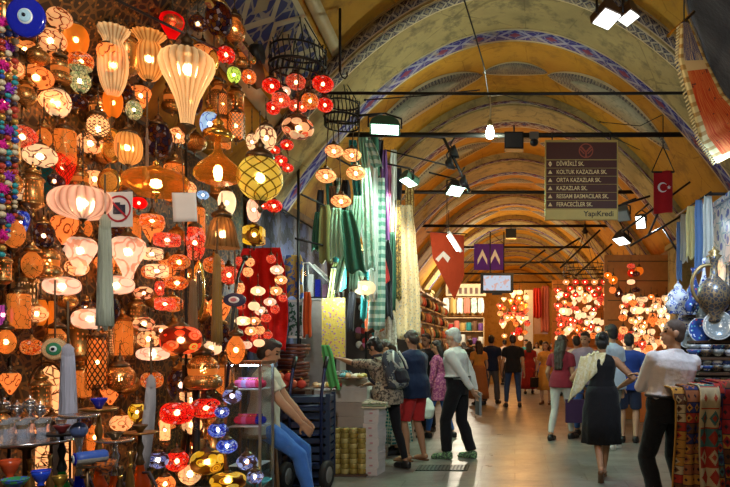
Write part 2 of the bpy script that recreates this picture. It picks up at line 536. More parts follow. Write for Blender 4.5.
PEACH, ORG, AMBR = (1, .62, .32), (1, .36, .09), (1, .50, .10)
G = {
 'peach':   lambda: glass('peach_henna_glass', 'henna', (1, .66, .38), (1, .54, .25), (.30, .07, .02), .95, 3.4),
 'orange':  lambda: glass('orange_henna_glass', 'henna', (1, .50, .20), (1, .38, .11), (.28, .05, .01), .75, 3.4),
 'cream':   lambda: glass('cream_henna_glass', 'henna', (1, .82, .58), (1, .72, .45), (.20, .06, .03), .72, 2.6),
 'creamp':  lambda: glass('plain_cream_glass', 'plain', (1, .80, .60), (1, .70, .45), None, .85),
 'pinkw':   lambda: glass('pinkish_white_glass', 'henna', (1, .80, .66), (1, .72, .56), (.80, .42, .28), .66, 2.2),
 'pinkrib': lambda: glass('pink_ribbed_glass', 'rib', (1, .72, .56), (.50, .20, .11), None, .60, 12, .6, .25),
 'clearrib': lambda: glass('champagne_ribbed_glass', 'rib', (1, .76, .46), (.50, .20, .05), None, .62, 10, .6, .30),
 'amber':   lambda: glass('amber_glass', 'plain', (1, .45, .08), (.9, .32, .04), None, .42, 6),
 'amberrib': lambda: glass('amber_ribbed_glass', 'rib', (1, .60, .24), (.50, .16, .02), None, .65, 9, .6, .25),
 'honey':   lambda: glass('honey_clear_glass', 'plain', (.85, .48, .12), (.7, .30, .05), None, .16, 6, .8, .30, .1),
 'smoky':   lambda: glass('smoky_ribbed_glass', 'rib', (.50, .30, .12), (.16, .08, .03), None, .20, 9, .7, .3),
 'ruby':    lambda: glass('ruby_glass', 'plain', (1, .03, .03), (.75, .01, .02), None, .5, 6, .5, .12),
 'red':     lambda: glass('red_mosaic_glass', 'mosaic', (1, .06, .03), (.85, .03, .02), (1, .25, .1), .62, 9),
 'redp':    lambda: glass('red_net_glass', 'diamond', (1, .10, .04), (.8, .04, .02), (.16, .03, .01), .5, 7),
 'coral':   lambda: glass('coral_mosaic_glass', 'mosaic', (1, .20, .10), (1, .36, .20), (.9, .10, .07), .55, 9),
 'orgmos':  lambda: glass('orange_mosaic_glass', 'mosaic', (1, .33, .07), (1, .52, .20), (.8, .14, .03), .50, 9),
 'redflower': lambda: glass('red_flower_mosaic_glass', 'flower', (1, .14, .05), (1, .45, .22), (.65, .75, .22), .52, 3.3),
 'creamflower': lambda: glass('cream_flower_mosaic_glass', 'flower', (1, .60, .36), (1, .75, .5), (.85, .16, .08), .62, 3.0),
 'blue':    lambda: glass('blue_mosaic_glass', 'mosaic', (.03, .07, .62), (.25, .40, 1), (.70, .80, 1), .42, 9),
 'blueflower': lambda: glass('blue_flower_mosaic_glass', 'flower', (.70, .76, 1), (.04, .07, .55), (.03, .05, .40), .40, 3.2),
 'skyblue': lambda: glass('pale_blue_glass', 'henna', (.45, .72, 1), (.7, .85, 1), (.08, .15, .5), .50, 3.0),
 'purple':  lambda: glass('purple_glass', 'rib', (.85, .25, .75), (.4, .06, .4), None, .45, 8),
 'olive':   lambda: glass('yellow_green_mosaic_glass', 'diamond', (.80, .62, .10), (.95, .78, .28), (.16, .09, .01), .42, 4),
 'lime':    lambda: glass('lime_glass', 'henna', (.70, .90, .15), (.85, 1, .4), (.2, .25, .03), .55, 3.0),
 'yellow':  lambda: glass('yellow_mosaic_glass', 'flower', (.95, .66, .06), (1, .80, .25), (.55, .20, .04), .48, 2.8),
 'teal':    lambda: glass('teal_net_glass', 'diamond', (.01, .15, .14), (.01, .22, .20), (.10, .07, .02), .22, 6),
 'greenish': lambda: glass('pale_green_white_mosaic_glass', 'mosaic', (.80, .75, .45), (.45, .55, .30), (.9, .7, .4), .42, 7),
 'whitehot': lambda: glass('bright_white_glass', 'plain', (1, .86, .66), (1, .80, .55), None, .8),
 'darkglass': lambda: glass('dark_jewel_glass', 'mosaic', (.25, .06, .02), (.08, .05, .10), (.35, .16, .03), .18, 8),
}
G_EMB = G['amber']

# profiles: radius .5 at the widest, z from -.5 to .5
def prof_super(e=2.0, p0=.12, p1=.12, n=14):
    out = []
    for i in range(n + 1):
        z = -1 + 2 * i / n
        r = max(0, 1 - abs(z) ** e) ** (1 / e)
        out.append((max(.5 * r, p0 * .5 if z < 0 else p1 * .5), z * .5))
    return out
KINDS = {
 'globe':   (prof_super(2.0, .25, .35), 0, 0),
 'oblate':  (prof_super(2.6, .3, .35), 0, 0),
 'drum':    (prof_super(5.0, .5, .5), 0, 0),
 'ribglobe': (prof_super(2.4, .3, .3), 18, .10),
 'egg':     ([(.06, -.5), (.20, -.47), (.33, -.38), (.42, -.25), (.48, -.08), (.5, .08), (.47, .22), (.40, .34), (.28, .44), (.16, .5)], 0, 0),
 'drop':    ([(.02, -.5), (.08, -.42), (.2, -.28), (.34, -.1), (.46, .1), (.5, .25), (.45, .38), (.32, .46), (.18, .5)], 0, 0),
 'balloon': ([(.10, -.5), (.115, -.4), (.15, -.25), (.23, -.08), (.34, .08), (.44, .2), (.495, .3), (.5, .36), (.46, .43), (.36, .48), (.2, .5)], 20, .20),
 'jar':     ([(.18, -.5), (.26, -.44), (.36, -.32), (.43, -.15), (.44, .02), (.40, .17), (.32, .26), (.27, .31), (.34, .38), (.46, .46), (.5, .5)], 16, .18),
 'tulip':   ([(.14, -.5), (.16, -.38), (.24, -.22), (.38, -.02), (.48, .15), (.5, .28), (.46, .4), (.36, .47), (.24, .5)], 8, .10),
 'flask':   ([(.30, -.5), (.42, -.46), (.5, -.38), (.49, -.28), (.40, -.15), (.24, -.02), (.12, .08), (.07, .2), (.055, .4), (.06, .5)], 0, 0),
 'saucer':  ([(.28, -.5), (.34, -.35), (.47, -.2), (.5, 0), (.47, .2), (.36, .36), (.2, .46), (.1, .5)], 0, 0),
 'bell':    ([(.5, -.5), (.47, -.42), (.42, -.2), (.38, .05), (.30, .28), (.18, .44), (.1, .5)], 14, .14),
 'tube':    ([(.44, -.5), (.5, -.46), (.5, .46), (.44, .5)], 0, 0),
 'lantern': ([(.05, -.5), (.12, -.46), (.30, -.40), (.44, -.34), (.5, -.31), (.46, -.28), (.42, -.27), (.42, .22), (.46, .24), (.5, .27), (.42, .33), (.28, .40), (.14, .45), (.05, .5)], 0, 0),
 'dome':    ([(.36, -.5), (.48, -.42), (.5, -.3), (.44, -.18), (.30, -.08), (.36, 0), (.42, .1), (.36, .24), (.20, .36), (.08, .44), (.04, .5)], 0, 0),
 'onion':   ([(.08, -.5), (.24, -.42), (.42, -.28), (.5, -.1), (.47, .06), (.36, .2), (.22, .31), (.11, .4), (.05, .5)], 0, 0),
 'box':     ([(.30, -.5), (.5, -.42), (.5, .36), (.22, .5)], 0, 0),
}
_kc = {}
def kmesh(kind):
    if kind not in _kc:
        prof, ribs, amp = KINDS[kind]
        n = 6 if kind == 'box' else (72 if ribs else 24)
        b = B().lathe(prof, n, ribs=ribs, amp=amp)
        if kind == 'box':
            bb = b
        _kc[kind] = b
    return _kc[kind]
_me = {}
def kme(kind, mat):
    k = (kind, mat.name)
    if k not in _me:
        me = kmesh(kind).mesh('shade_' + kind, kind != 'box'); me.materials.append(mat); _me[k] = me
    return _me[k]
def cached(key, fn, mat):
    k = (key, mat.name)
    if k not in _me:
        me = fn().mesh(key); me.materials.append(mat); _me[k] = me
    return _me[k]
CAP = lambda: B().lathe([(.28, -.10), (.34, -.02), (.30, .06), (.16, .14), (.10, .22), (.13, .27), (.06, .34), (.03, .42)], 14)
FIN = lambda: B().lathe([(.01, -.40), (.05, -.34), (.08, -.28), (.04, -.2), (.06, -.14), (.14, -.06), (.2, .02), (.22, .08)], 14)
BLB = lambda: B().ell((0, 0, 0), (.11, .11, .14), 12, 8)

def chain_mesh(L):
    L = max(.03, round(L / .05) * .05)
    k = ('chain', L)
    if k not in _me:
        b = B(); nl = int(L / .05)
        b.tube([(0, 0, 0), (0, 0, L)], .0035, 5)
        for i in range(nl):
            b.ell((0, 0, .025 + i * .05), (.007, .004, .018) if i % 2 else (.004, .007, .018), 6, 5)
        me = b.mesh('chain'); me.materials.append(M_CHAIN); _me[k] = me
    return _me[k], L

def dL(px): return 3.75 + 1.55 * px / 260.0           # the slanting front of the lamp stall

NLAMPS = [0]
def lamp(kind, style, px, py, w, h, label, d=None, off=0, chain=None, group=None, cat='lamp', name='hanging_lamp', bulb=True,
         cap=True, fin=True, metal=None, inner=None, loc=None, capsc=1.0):
    """one hanging lamp; w, h are its shade's size as it shows in the photo"""
    if loc is None:
        d = (dL(px) if d is None else d) + off
        c = P(px, py, d); W, H = S(w, d), S(h, d)
    else:
        c = Vector(loc); W, H = w, h
    t = thing(name, label, cat, c - Vector((0, 0, H / 2)), rnd.random() * 6, group)
    mat = style if not isinstance(style, str) else G[style]()
    o = Vector((0, 0, H / 2))
    link('shade', kme(kind, mat), None, t, o, scale=(W, W, H))
    mt = metal or M_BRASSD
    if cap:
        cs = min(W, H * .9) * capsc
        link('cap', cached('lamp_cap', CAP, mt), None, t, o + Vector((0, 0, H * .47)), scale=(cs, cs, cs))
    if fin:
        cs = min(W, H) * .8
        link('finial', cached('lamp_finial', FIN, mt), None, t, o - Vector((0, 0, H * .47)), scale=(cs, cs, cs))
    if inner is not None:
        link('glass_liner', kme('tube' if kind in ('lantern', 'tube', 'box') else 'globe', inner), None, t, o, scale=(W * .78, W * .78, H * (.5 if kind == 'lantern' else .8)))
    if bulb:
        link('bulb', cached('lamp_bulb', BLB, M_BULB), None, t, o + Vector((0, 0, H * {'balloon': .27, 'tulip': .15, 'flask': -.28, 'jar': -.05, 'drop': .12, 'bell': -.1}.get(kind, 0))), scale=(W * .75, W * .75, min(W, H) * .75))
    if chain:
        me, L = chain_mesh(chain if chain < 3 else S(chain, c.y))
        link('chain', me, None, t, o + Vector((0, 0, H * .47 + .3 * min(W, H * .9))))
    NLAMPS[0] += 1
    return t

PB = lambda: pierced('pierced_brass_sheet', (.42, .24, .08), 9, .30)
PBF = lambda: pierced('fine_pierced_brass_sheet', (.40, .22, .07), 17, .30)
PBS = lambda: pierced('scroll_cut_brass_sheet', (.36, .19, .06), 6, .10, 'scroll')
LAT = lambda: pierced('bronze_lattice_work', (.13, .08, .04), 7, .35, 'lattice')
LIN = lambda: glass('amber_lantern_liner', 'plain', (1, .50, .16), (1, .40, .10), None, .34, 4, .6, .15)
LINP = lambda: glass('pale_lantern_liner', 'plain', (1, .70, .42), (1, .60, .30), None, .9, 4, .5, .1)

# ================================================================ the lamp stall, front display
L_ = lamp
# -- top row
L_('globe', 'peach', 54, 17, 32, 20, 'peach glass lamp with dark metal bands partly hidden by the blue evil eye disc', chain=12)
L_('globe', 'peach', 50, 40, 29, 23, 'glowing peach globe lamp directly below the banded one beside the evil eye', off=.05, chain=12)
L_('globe', 'orange', 25, 50, 24, 22, 'orange globe lamp peeping out below the blue evil eye disc', off=.12, chain=20)
L_('egg', 'amber', 76, 40, 23, 32, 'amber egg lamp with a metal scroll band near the top of the stall', chain=10)
L_('globe', 'orange', 36, 77, 31, 22, 'wide orange globe lamp with dark star flowers under the evil eye', chain=8)
L_('drop', 'orange', 55, 62, 11, 20, 'small amber cone lamp leaning over the starred orange globe', off=.03, chain=6, fin=False)
L_('egg', 'cream', 57, 103, 25, 28, 'bright peach egg lamp held in a curled metal band', chain=25, capsc=.8)
L_('jar', 'greenish', 80, 80, 20, 24, 'pale green and white glass lamp under a smoky black cap', chain=16, metal=M_DARK)
L_('jar', 'clearrib', 113, 62, 29, 66, 'tall ribbed champagne glass lamp with a flared ruffled top', chain=32, fin=False)
L_('egg', 'amber', 113, 103, 18, 30, 'amber glass drop hanging under the ruffled champagne lamp', off=.06, fin=True)
L_('jar', 'amberrib', 149, 57, 30, 46, 'glowing ribbed orange jar lamp left of the big glass balloon lamp', chain=30)
L_('drop', 'ruby', 172, 28, 23, 30, 'glossy ruby red drop lamp at the top of the stall', chain=9)
L_('balloon', 'clearrib', 187, 91, 48, 80, 'large ribbed glass balloon lamp tapering down to a stem', off=-.35, chain=30, fin=True)
L_('globe', 'red', 226, 55, 17, 17, 'round red bead lamp beneath the slanted gold pole', chain=18)
L_('globe', 'orgmos', 249, 77, 14, 15, 'small orange mosaic ball lamp beside the lime green one', off=.2, chain=16)
L_('egg', 'lime', 234, 75, 13, 16, 'lime green glass lamp hanging under the red bead lamp', chain=14)
L_('globe', 'skyblue', 210, 124, 19, 26, 'pale blue and white glass lamp with an orange top behind the big balloon lamp', off=.1, chain=20, metal=M_GOLD)
L_('box', LAT(), 236, 126, 17, 30, 'rectangular brass lattice lantern with two lit panes', off=.15, inner=LIN(), chain=14, name='lattice_lantern', cat='lantern')
L_('box', LAT(), 223, 104, 10, 24, 'narrow brass lattice lantern hanging left of the two pane lantern', off=.2, inner=LIN(), chain=12, name='lattice_lantern', cat='lantern')
L_('egg', 'cream', 266, 138, 20, 25, 'cream glass lamp with dark leaves above the yellow green globe', d=5.8, chain=20)
L_('egg', 'cream', 252, 142, 11, 17, 'small cream lamp tucked left of the leaf painted cream lamp', d=5.9, chain=20)
L_('globe', 'coral', 22, 137, 27, 23, 'red orange globe lamp with a white hot middle beside the bead strings', chain=20)
L_('globe', 'cream', 40, 156, 30, 22, 'cream globe lamp with dark palm sprays left of the red net lantern', off=-.05, chain=24)
L_('globe', 'cream', 27, 161, 17, 13, 'small cream lamp half behind the palm spray globe', off=.1, chain=10)
L_('globe', 'cream', 20, 188, 22, 24, 'cream globe lamp with a dark palm touching the bead strings', chain=10)
L_('bell', LAT(), 98, 126, 26, 26, 'dark lattice lantern with glowing white diamond panes', inner=LINP(), chain=20, name='lattice_lantern', cat='lantern')
L_('ribglobe', 'amberrib', 128, 148, 25, 33, 'ribbed amber barrel lamp beside the oval amber medallion', chain=12)
L_('globe', 'greenish', 134, 110, 15, 20, 'small pale mosaic lamp right of the amber glass drop', off=.1, chain=14)
L_('onion', 'darkglass', 72, 149, 17, 18, 'dark brass onion lamp glowing yellow above the pink pumpkin lamp', off=.2, chain=20)
L_('onion', 'darkglass', 92, 104, 18, 22, 'unlit dark brown onion lamp above the diamond pane lantern', off=.25, chain=20)
L_('tube', 'teal', 40, 182, 22, 30, 'dark teal glass cylinder lantern with a brass net', off=.05, chain=10, name='cylinder_lantern', cat='lantern', bulb=False)
L_('drop', 'redp', 63, 172, 23, 42, 'red net patterned lantern between the teal cylinder and the pink pumpkin lamp', off=.05, chain=14)
L_('ribglobe', 'pinkrib', 83, 203, 57, 32, 'wide pink ribbed pumpkin shaped glass lamp', off=-.3, chain=46, capsc=.6)
L_('saucer', 'honey', 156, 182, 62, 27, 'wide honey glass saucer lamp left of the blank white card', off=-.2, chain=24, metal=M_GOLD)
L_('flask', 'honey', 218, 158, 46, 50, 'honey glass flask lamp with a broad base and thin neck', off=-.3, chain=24, metal=M_GOLD, fin=False)
L_('globe', 'olive', 260, 178, 44, 46, 'large yellow green glass globe lamp with brown diamond lines', d=4.9, chain=36)
L_('egg', 'whitehot', 227, 203, 17, 26, 'brilliant white egg lamp below the honey flask', chain=12)
L_('egg', 'pinkw', 254, 210, 14, 24, 'small clear pinkish glass lamp under the yellow green globe', d=5.1, fin=False)
L_('bell', 'smoky', 222, 231, 32, 34, 'smoky brown ribbed glass bell below the white egg lamp', off=-.1, chain=10, fin=False)
L_('egg', 'coral', 195, 243, 20, 36, 'coral beaded oval lamp below the blank white card', off=.1, chain=20)
L_('box', 'yellow', 254, 235, 22, 20, 'yellow square glass lantern at the top of the red cloth', d=5.4, chain=12)
L_('globe', 'skyblue', 203, 195, 11, 9, 'tiny turquoise glass lamp beside the blank white card', off=.15, chain=10)
L_('drop', 'blue', 20, 226, 17, 32, 'blue and white sparkling drop lamp beside the bead strings', chain=12)
for k, (x, y) in enumerate(((36, 236), (51, 240), (64, 236))):
    L_('egg', 'amber', x, y, 13, 40, ['dark orange glass drop beside the blue sparkling lamp', 'middle one of three dark orange glass drops under the teal cylinder', 'dark orange glass drop left of the pink tulip lamp'][k], off=.2, chain=20)
# -- strings of small shades in the middle of the stall
L_('drum', 'orgmos', 152, 221, 22, 13, 'flat orange lamp under the honey saucer', chain=12)
L_('globe', 'ruby', 139, 203, 15, 12, 'small red glass lamp beside the no photo sign', off=.15, chain=10)
L_('drum', 'coral', 167, 240, 25, 13, 'coral shade with pale hearts, second in the string below the honey saucer', chain=8)
L_('drum', 'cream', 152, 254, 20, 12, 'upper of two square cream shades in the middle string', chain=6)
L_('drum', 'cream', 157, 271, 21, 13, 'lower of two square cream shades in the middle string', chain=6)
L_('globe', 'orgmos', 179, 262, 21, 16, 'orange mosaic lamp right of the square cream shades', off=.1, chain=8)
L_('globe', 'orgmos', 177, 283, 21, 14, 'orange mosaic lamp with green spots below another orange one', off=.1, chain=8)
L_('globe', 'creamflower', 144, 293, 18, 13, 'pinkish mosaic lamp left of the string of red shades', off=.05, chain=6)
L_('egg', 'coral', 160, 288, 10, 16, 'narrow red bead lamp under the lower square cream shade', off=.05, chain=5)
L_('drum', 'coral', 165, 304, 19, 13, 'bright pink and cream shade above the flower mosaic lamp', chain=6)
L_('globe', 'creamflower', 144, 324, 20, 14, 'cream flower lamp left of the big flower mosaic lamp', off=.05, chain=8)
L_('globe', 'creamflower', 161, 331, 17, 12, 'orange cream lamp touching the big flower mosaic lamp', off=.1, chain=6)
L_('oblate', 'redflower', 181, 340, 39, 28, 'large oval mosaic lamp with red, orange and green flowers', off=-.2, chain=30)
L_('oblate', 'creamp', 211, 348, 20, 14, 'white oval lamp with dark scribbles right of the flower mosaic lamp', off=-.05, chain=14)
L_('oblate', 'pinkw', 153, 354, 30, 13, 'white and pink shell shaped lamp above the lilac tassel', chain=10)
# -- tulips and saucers
L_('tulip', 'pinkw', 80, 256, 29, 37, 'pink tulip lamp below the pink pumpkin lamp', chain=20, fin=False)
L_('tulip', 'pinkw', 128, 258, 31, 42, 'pink tulip lamp right of the pale green tassel', chain=24, fin=False)
L_('oblate', 'pinkw', 62, 286, 33, 18, 'pale pink oval lamp left of the pink tulips', off=-.05, chain=8)
L_('oblate', 'pinkw', 116, 285, 33, 18, 'pale pink oval lamp half behind the pale green tassel', off=-.05, chain=8)
L_('oblate', 'pinkw', 90, 319, 32, 20, 'lowest of the pale pink oval lamps, above the lattice cylinder', off=-.05, chain=8)
# -- brass lanterns
L_('lantern', PB(), 28, 298, 20, 62, 'pierced brass lantern with domed ends and a bright core', inner=LINP(), chain=10, name='brass_lantern', cat='lantern')
L_('lantern', PB(), 22, 263, 13, 34, 'small pierced lantern above the domed brass lantern', off=.15, inner=LINP(), chain=14, name='brass_lantern', cat='lantern')
L_('ribglobe', 'purple', 3, 315, 17, 22, 'purple ribbed lamp cut off at the edge of the stall', chain=14)
L_('egg', 'amber', 41, 312, 12, 28, 'amber glass bottle lamp right of the domed brass lantern', off=.05, chain=12, bulb=False)
L_('tube', 'amber', 52, 318, 6, 34, 'thin amber tube lamp beside the amber bottle lamp', off=.08, chain=10, bulb=False)
L_('tube', LAT(), 97, 362, 21, 56, 'tall bronze lattice cylinder lantern', off=.02, inner=LIN(), chain=10, name='cylinder_lantern', cat='lantern')
L_('tube', PBF(), 108, 338, 11, 42, 'thin pierced brass cylinder beside the lattice lantern', off=.05, inner=LINP(), chain=10, name='cylinder_lantern', cat='lantern')
L_('globe', PBF(), 120, 378, 29, 27, 'round pierced brass ball lantern right of the lattice cylinder', inner=LIN(), chain=18, name='brass_lantern', cat='lantern', capsc=1.1)
L_('globe', 'yellow', 137, 412, 16, 20, 'small yellow glowing lamp below the pierced brass ball', off=.1, chain=10)
L_('dome', PBF(), 203, 370, 36, 38, 'domed pierced brass bowl lantern above the red mosaic lamps', off=-.05, inner=LIN(), chain=10, name='brass_lantern', cat='lantern')
L_('onion', PBS(), 236, 350, 22, 34, 'turban shaped brass lantern over the glass showcase', d=5.0, inner=LIN(), chain=12, name='brass_lantern', cat='lantern')
L_('tube', PBS(), 190, 400, 24, 20, 'short scroll cut brass drum lantern behind the two red mosaic lamps', off=.15, inner=LINP(), chain=10, name='brass_lantern', cat='lantern')
L_('globe', PBS(), 192, 425, 24, 22, 'glowing scroll cut brass ball right of the black post', off=.12, inner=LINP(), chain=8, name='brass_lantern', cat='lantern')
L_('globe', PBS(), 190, 474, 27, 26, 'scroll cut brass ball at the bottom beside the yellow lamps', off=.05, inner=LINP(), chain=8, name='brass_lantern', cat='lantern')
L_('tube', PBF(), 193, 447, 22, 16, 'pierced brass drum between two scroll cut brass balls', off=.2, inner=LIN(), chain=6, name='brass_lantern', cat='lantern')
L_('lantern', PBS(), 165, 430, 12, 40, 'slim glowing lantern left of the black post', off=.2, inner=LINP(), chain=8, name='brass_lantern', cat='lantern')
# -- mosaic lamps low down
L_('oblate', 'red', 177, 413, 31, 22, 'red mosaic lamp in front of the black post', off=-.1, chain=16)
L_('oblate', 'red', 206, 408, 28, 20, 'red mosaic lamp below the domed brass bowl', off=.0, chain=12)
L_('globe', 'blueflower', 158, 460, 20, 17, 'blue and white star mosaic lamp at the foot of the lilac grey tassel', off=-.1, chain=10)
L_('globe', 'red', 177, 461, 23, 21, 'red mosaic lamp low behind the black post', off=.08, chain=10)
L_('oblate', 'yellow', 207, 462, 31, 24, 'cream yellow mosaic lamp with a bullseye flower', off=-.1, chain=8)
L_('oblate', 'yellow', 228, 481, 34, 17, 'bright yellow mosaic lamp lowest beside the showcase', off=-.15, chain=8)
L_('globe', 'orange', 165, 484, 19, 18, 'orange lamp at the bottom under the blue star lamp', off=-.05, chain=8)
for k, (x, y, w, h, st) in enumerate(((232, 396, 18, 16, 'blueflower'), (222, 412, 14, 12, 'blue'), (218, 430, 19, 15, 'blue'), (227, 446, 20, 15, 'blue'),
                                      (247, 462, 20, 16, 'blueflower'), (255, 477, 16, 14, 'blueflower'))):
    L_('globe', st, x, y, w, h, 'blue and white mosaic lamp, %s down the string in front of the showcase' % ORD[k], d=4.75 - k * .02, chain=16 if k != 1 else 8, capsc=1.2)

# ---------------------------------------------------------------- strings against the red cloth
redstr = [(229, 275, 19, 19, 'coral'), (248, 272, 10, 10, 'peach'), (240, 288, 9, 12, 'peach'), (239, 261, 7, 10, 'coral'), (250, 262, 9, 9, 'peach'),
          (258, 291, 14, 9, 'creamp'), (254, 306, 11, 9, 'creamp'), (261, 311, 12, 9, 'pinkw'), (243, 321, 16, 9, 'whitehot'), (254, 321, 13, 8, 'peach'),
          (270, 302, 12, 8, 'pinkw'), (276, 291, 12, 9, 'peach'), (283, 298, 8, 8, 'coral'), (277, 270, 13, 9, 'pinkw'), (281, 280, 12, 9, 'peach'),
          (266, 318, 10, 9, 'coral'), (275, 309, 9, 9, 'coral'), (251, 331, 12, 9, 'peach'), (260, 330, 9, 9, 'peach'), (256, 338, 10, 9, 'coral'),
          (247, 345, 10, 8, 'pinkw'), (259, 343, 11, 8, 'creamp'), (268, 335, 9, 8, 'coral'), (271, 259, 9, 9, 'coral'), (241, 306, 9, 8, 'coral')]
redlab = ['largest coral mosaic lamp in front of the red cloth, right of the gold tassel', 'small peach lamp right of the large coral lamp', 'peach drop lamp below the large coral lamp',
 'dim coral lamp high on the red cloth beside the grey cable', 'peach lamp high on the red cloth', 'white bright lamp with a chain through it high in the red cloth strings',
 'cream lamp below the white bright lamp on the red cloth', 'pink lamp right of and below the cream lamp on the red cloth', 'brilliant white oval lamp low on the red cloth',
 'peach lamp touching the brilliant white oval lamp', 'pink lamp in the middle of the right string on the red cloth', 'peach lamp second in the right string on the red cloth',
 'coral lamp at the right border of the red cloth', 'pink lamp topping the right string on the red cloth', 'peach lamp under the topmost of the right string',
 'coral lamp low in the right string on the red cloth', 'coral lamp against the pink post beside the red cloth', 'peach lamp above the seated man, left one of a pair',
 'peach lamp above the seated man, right one of a pair', 'coral lamp just above the seated man\'s hair', 'pink lamp left of the seated man\'s head', 'cream lamp touching the seated man\'s hair',
 'coral lamp right of and above the seated man\'s head', 'dim coral lamp at the top of the right string', 'small coral lamp left of the cream lamp on the red cloth']
for (x, y, w, h, st), lb in zip(redstr, redlab):
    L_('globe', st, x, y, w, h, lb, d=5.9 + rnd.uniform(-.15, .25), chain=9, group='small lamps on the red cloth', bulb=w > 11, fin=w > 9)

# red lamps hanging right of the yellow-green globe
for k, (x, y, w) in enumerate(((287, 145, 13), (281, 161, 14), (288, 168, 11), (275, 150, 10), (274, 206, 16), (263, 206, 9))):
    L_('globe', 'red', x, y, w, w * .8, ['red mosaic lamp below the near chandelier, uppermost of its bunch', 'red mosaic lamp, largest of the bunch below the near chandelier',
        'red mosaic lamp, lowest of the bunch below the near chandelier', 'red mosaic lamp nearest the leaf painted cream lamp', 'red oval lamp under the yellow green globe',
        'small red lamp half hidden under the yellow green globe'][k], d=6.2, chain=14, group='red lamps under the near chandelier')

# ---------------------------------------------------------------- dim rear rows: brass and coloured lanterns filling the depth of the stall
kinds = [('lantern', 'PB'), ('globe', 'PBF'), ('onion', 'PBS'), ('globe', 'darkglass'), ('dome', 'PB'), ('oblate', 'orgmos'), ('tube', 'PBS'), ('egg', 'darkglass'), ('onion', 'PBF'), ('globe', 'peach'), ('drop', 'orange')]
SH = {'PB': PB, 'PBF': PBF, 'PBS': PBS, 'LAT': LAT}
random.Random(3); nm = {'lantern': 'pierced brass lantern', 'globe': 'round lantern', 'onion': 'onion shaped lantern', 'dome': 'domed brass lantern', 'oblate': 'flat orange lamp',
      'tube': 'scroll cut brass cylinder', 'egg': 'egg shaped lamp', 'drop': 'orange drop lamp'}
row = 0
rowname = ['topmost', 'second', 'third', 'fourth', 'fifth', 'sixth', 'seventh', 'eighth', 'ninth', 'tenth', 'lowest']
for ri, py in enumerate((22, 62, 102, 142, 186, 228, 268, 308, 346, 388, 430)):
    npr = 11
    nth = 0
    for i in range(npr):
        px = 8 + i * 23 + rnd.uniform(-6, 6) + (8 if ri % 2 else 0)
        if px > 232 and ri > 2: continue
        if px > 250: continue
        kd, st = kinds[(i * 3 + ri * 7 + rnd.randint(0, 2)) % len(kinds)]
        d0 = dL(px); dw = F * 3.0 / (CX - px)
        zc_ = lambda q: EYE - (py - CY) * q / F
        d = min(d0 + .28 + .3 * rnd.random(), dw - .16)
        while d > d0 and zc_(d) + .25 > vz((px - CX) * d / F, 5.6): d -= .05
        if zc_(d) + .2 > vz((px - CX) * d / F, 5.65): continue
        w = rnd.uniform(17, 26); h = w * (1.9 if kd == 'lantern' else 1.7 if kd == 'tube' else 1.35 if kd in ('egg', 'drop', 'dome', 'onion') else .8)
        mat = SH[st]() if st in SH else st
        lb = '%s in %s dim rear row of lamp stall, %s from outer end' % (nm[kd], rowname[ri], ORD[nth]); nth += 1
        L_(kd, mat, px, py + rnd.uniform(-8, 8), w, h, lb, d=d, chain=22, inner=(LIN() if st in SH else None), bulb=(i + ri) % 2 == 0 and (st not in SH or ri % 2 == 0),
           group='lanterns in the rear of the lamp stall', name='rear_lantern', cat='lantern', metal=M_BRASS if i % 2 else M_BRASSD)

# ---------------------------------------------------------------- frame the lamps hang from
t = thing('lamp_rack', 'black metal frame the lamps of the stall hang from', 'rack', (P(186, 487, 5.0).x, 5.0, 0))
base = t.location
def rel(v): return Vector(v) - base
for px, d in ((186, 5.0), (196, 4.98)):
    q = P(px, 0, d)
    obj('post', B().tube([rel((q.x, d, .05)), rel((q.x, d, EYE - (365 - CY) * d / F if px == 186 else 1.45))], .028, 10), M_DARK, t)
    obj('foot', B().lathe([(.11, -.05), (.11, -.03), (.04, .01)], 14, c=rel((q.x, d, .05))), M_DARK, t)
for zr, off in ((3.78, 0), (3.70, .35)):
    a, bb = P(-10, 2, 3.70 + off), P(225, 2, 5.1 + off)
    a.z = bb.z = zr; a.x = max(a.x, -2.92)
    obj('hanging_rail', B().tube([rel(a), rel(bb)], .010, 8), M_DARK, t)
for px in (-8, 186):
    a = P(px, 0, dL(px) + (.05 if px < 0 else .1))
    obj('upright', B().tube([rel((max(a.x, -2.92), a.y, 0)), rel((max(a.x, -2.92), a.y, 3.8))], .010, 8), M_DARK, t)

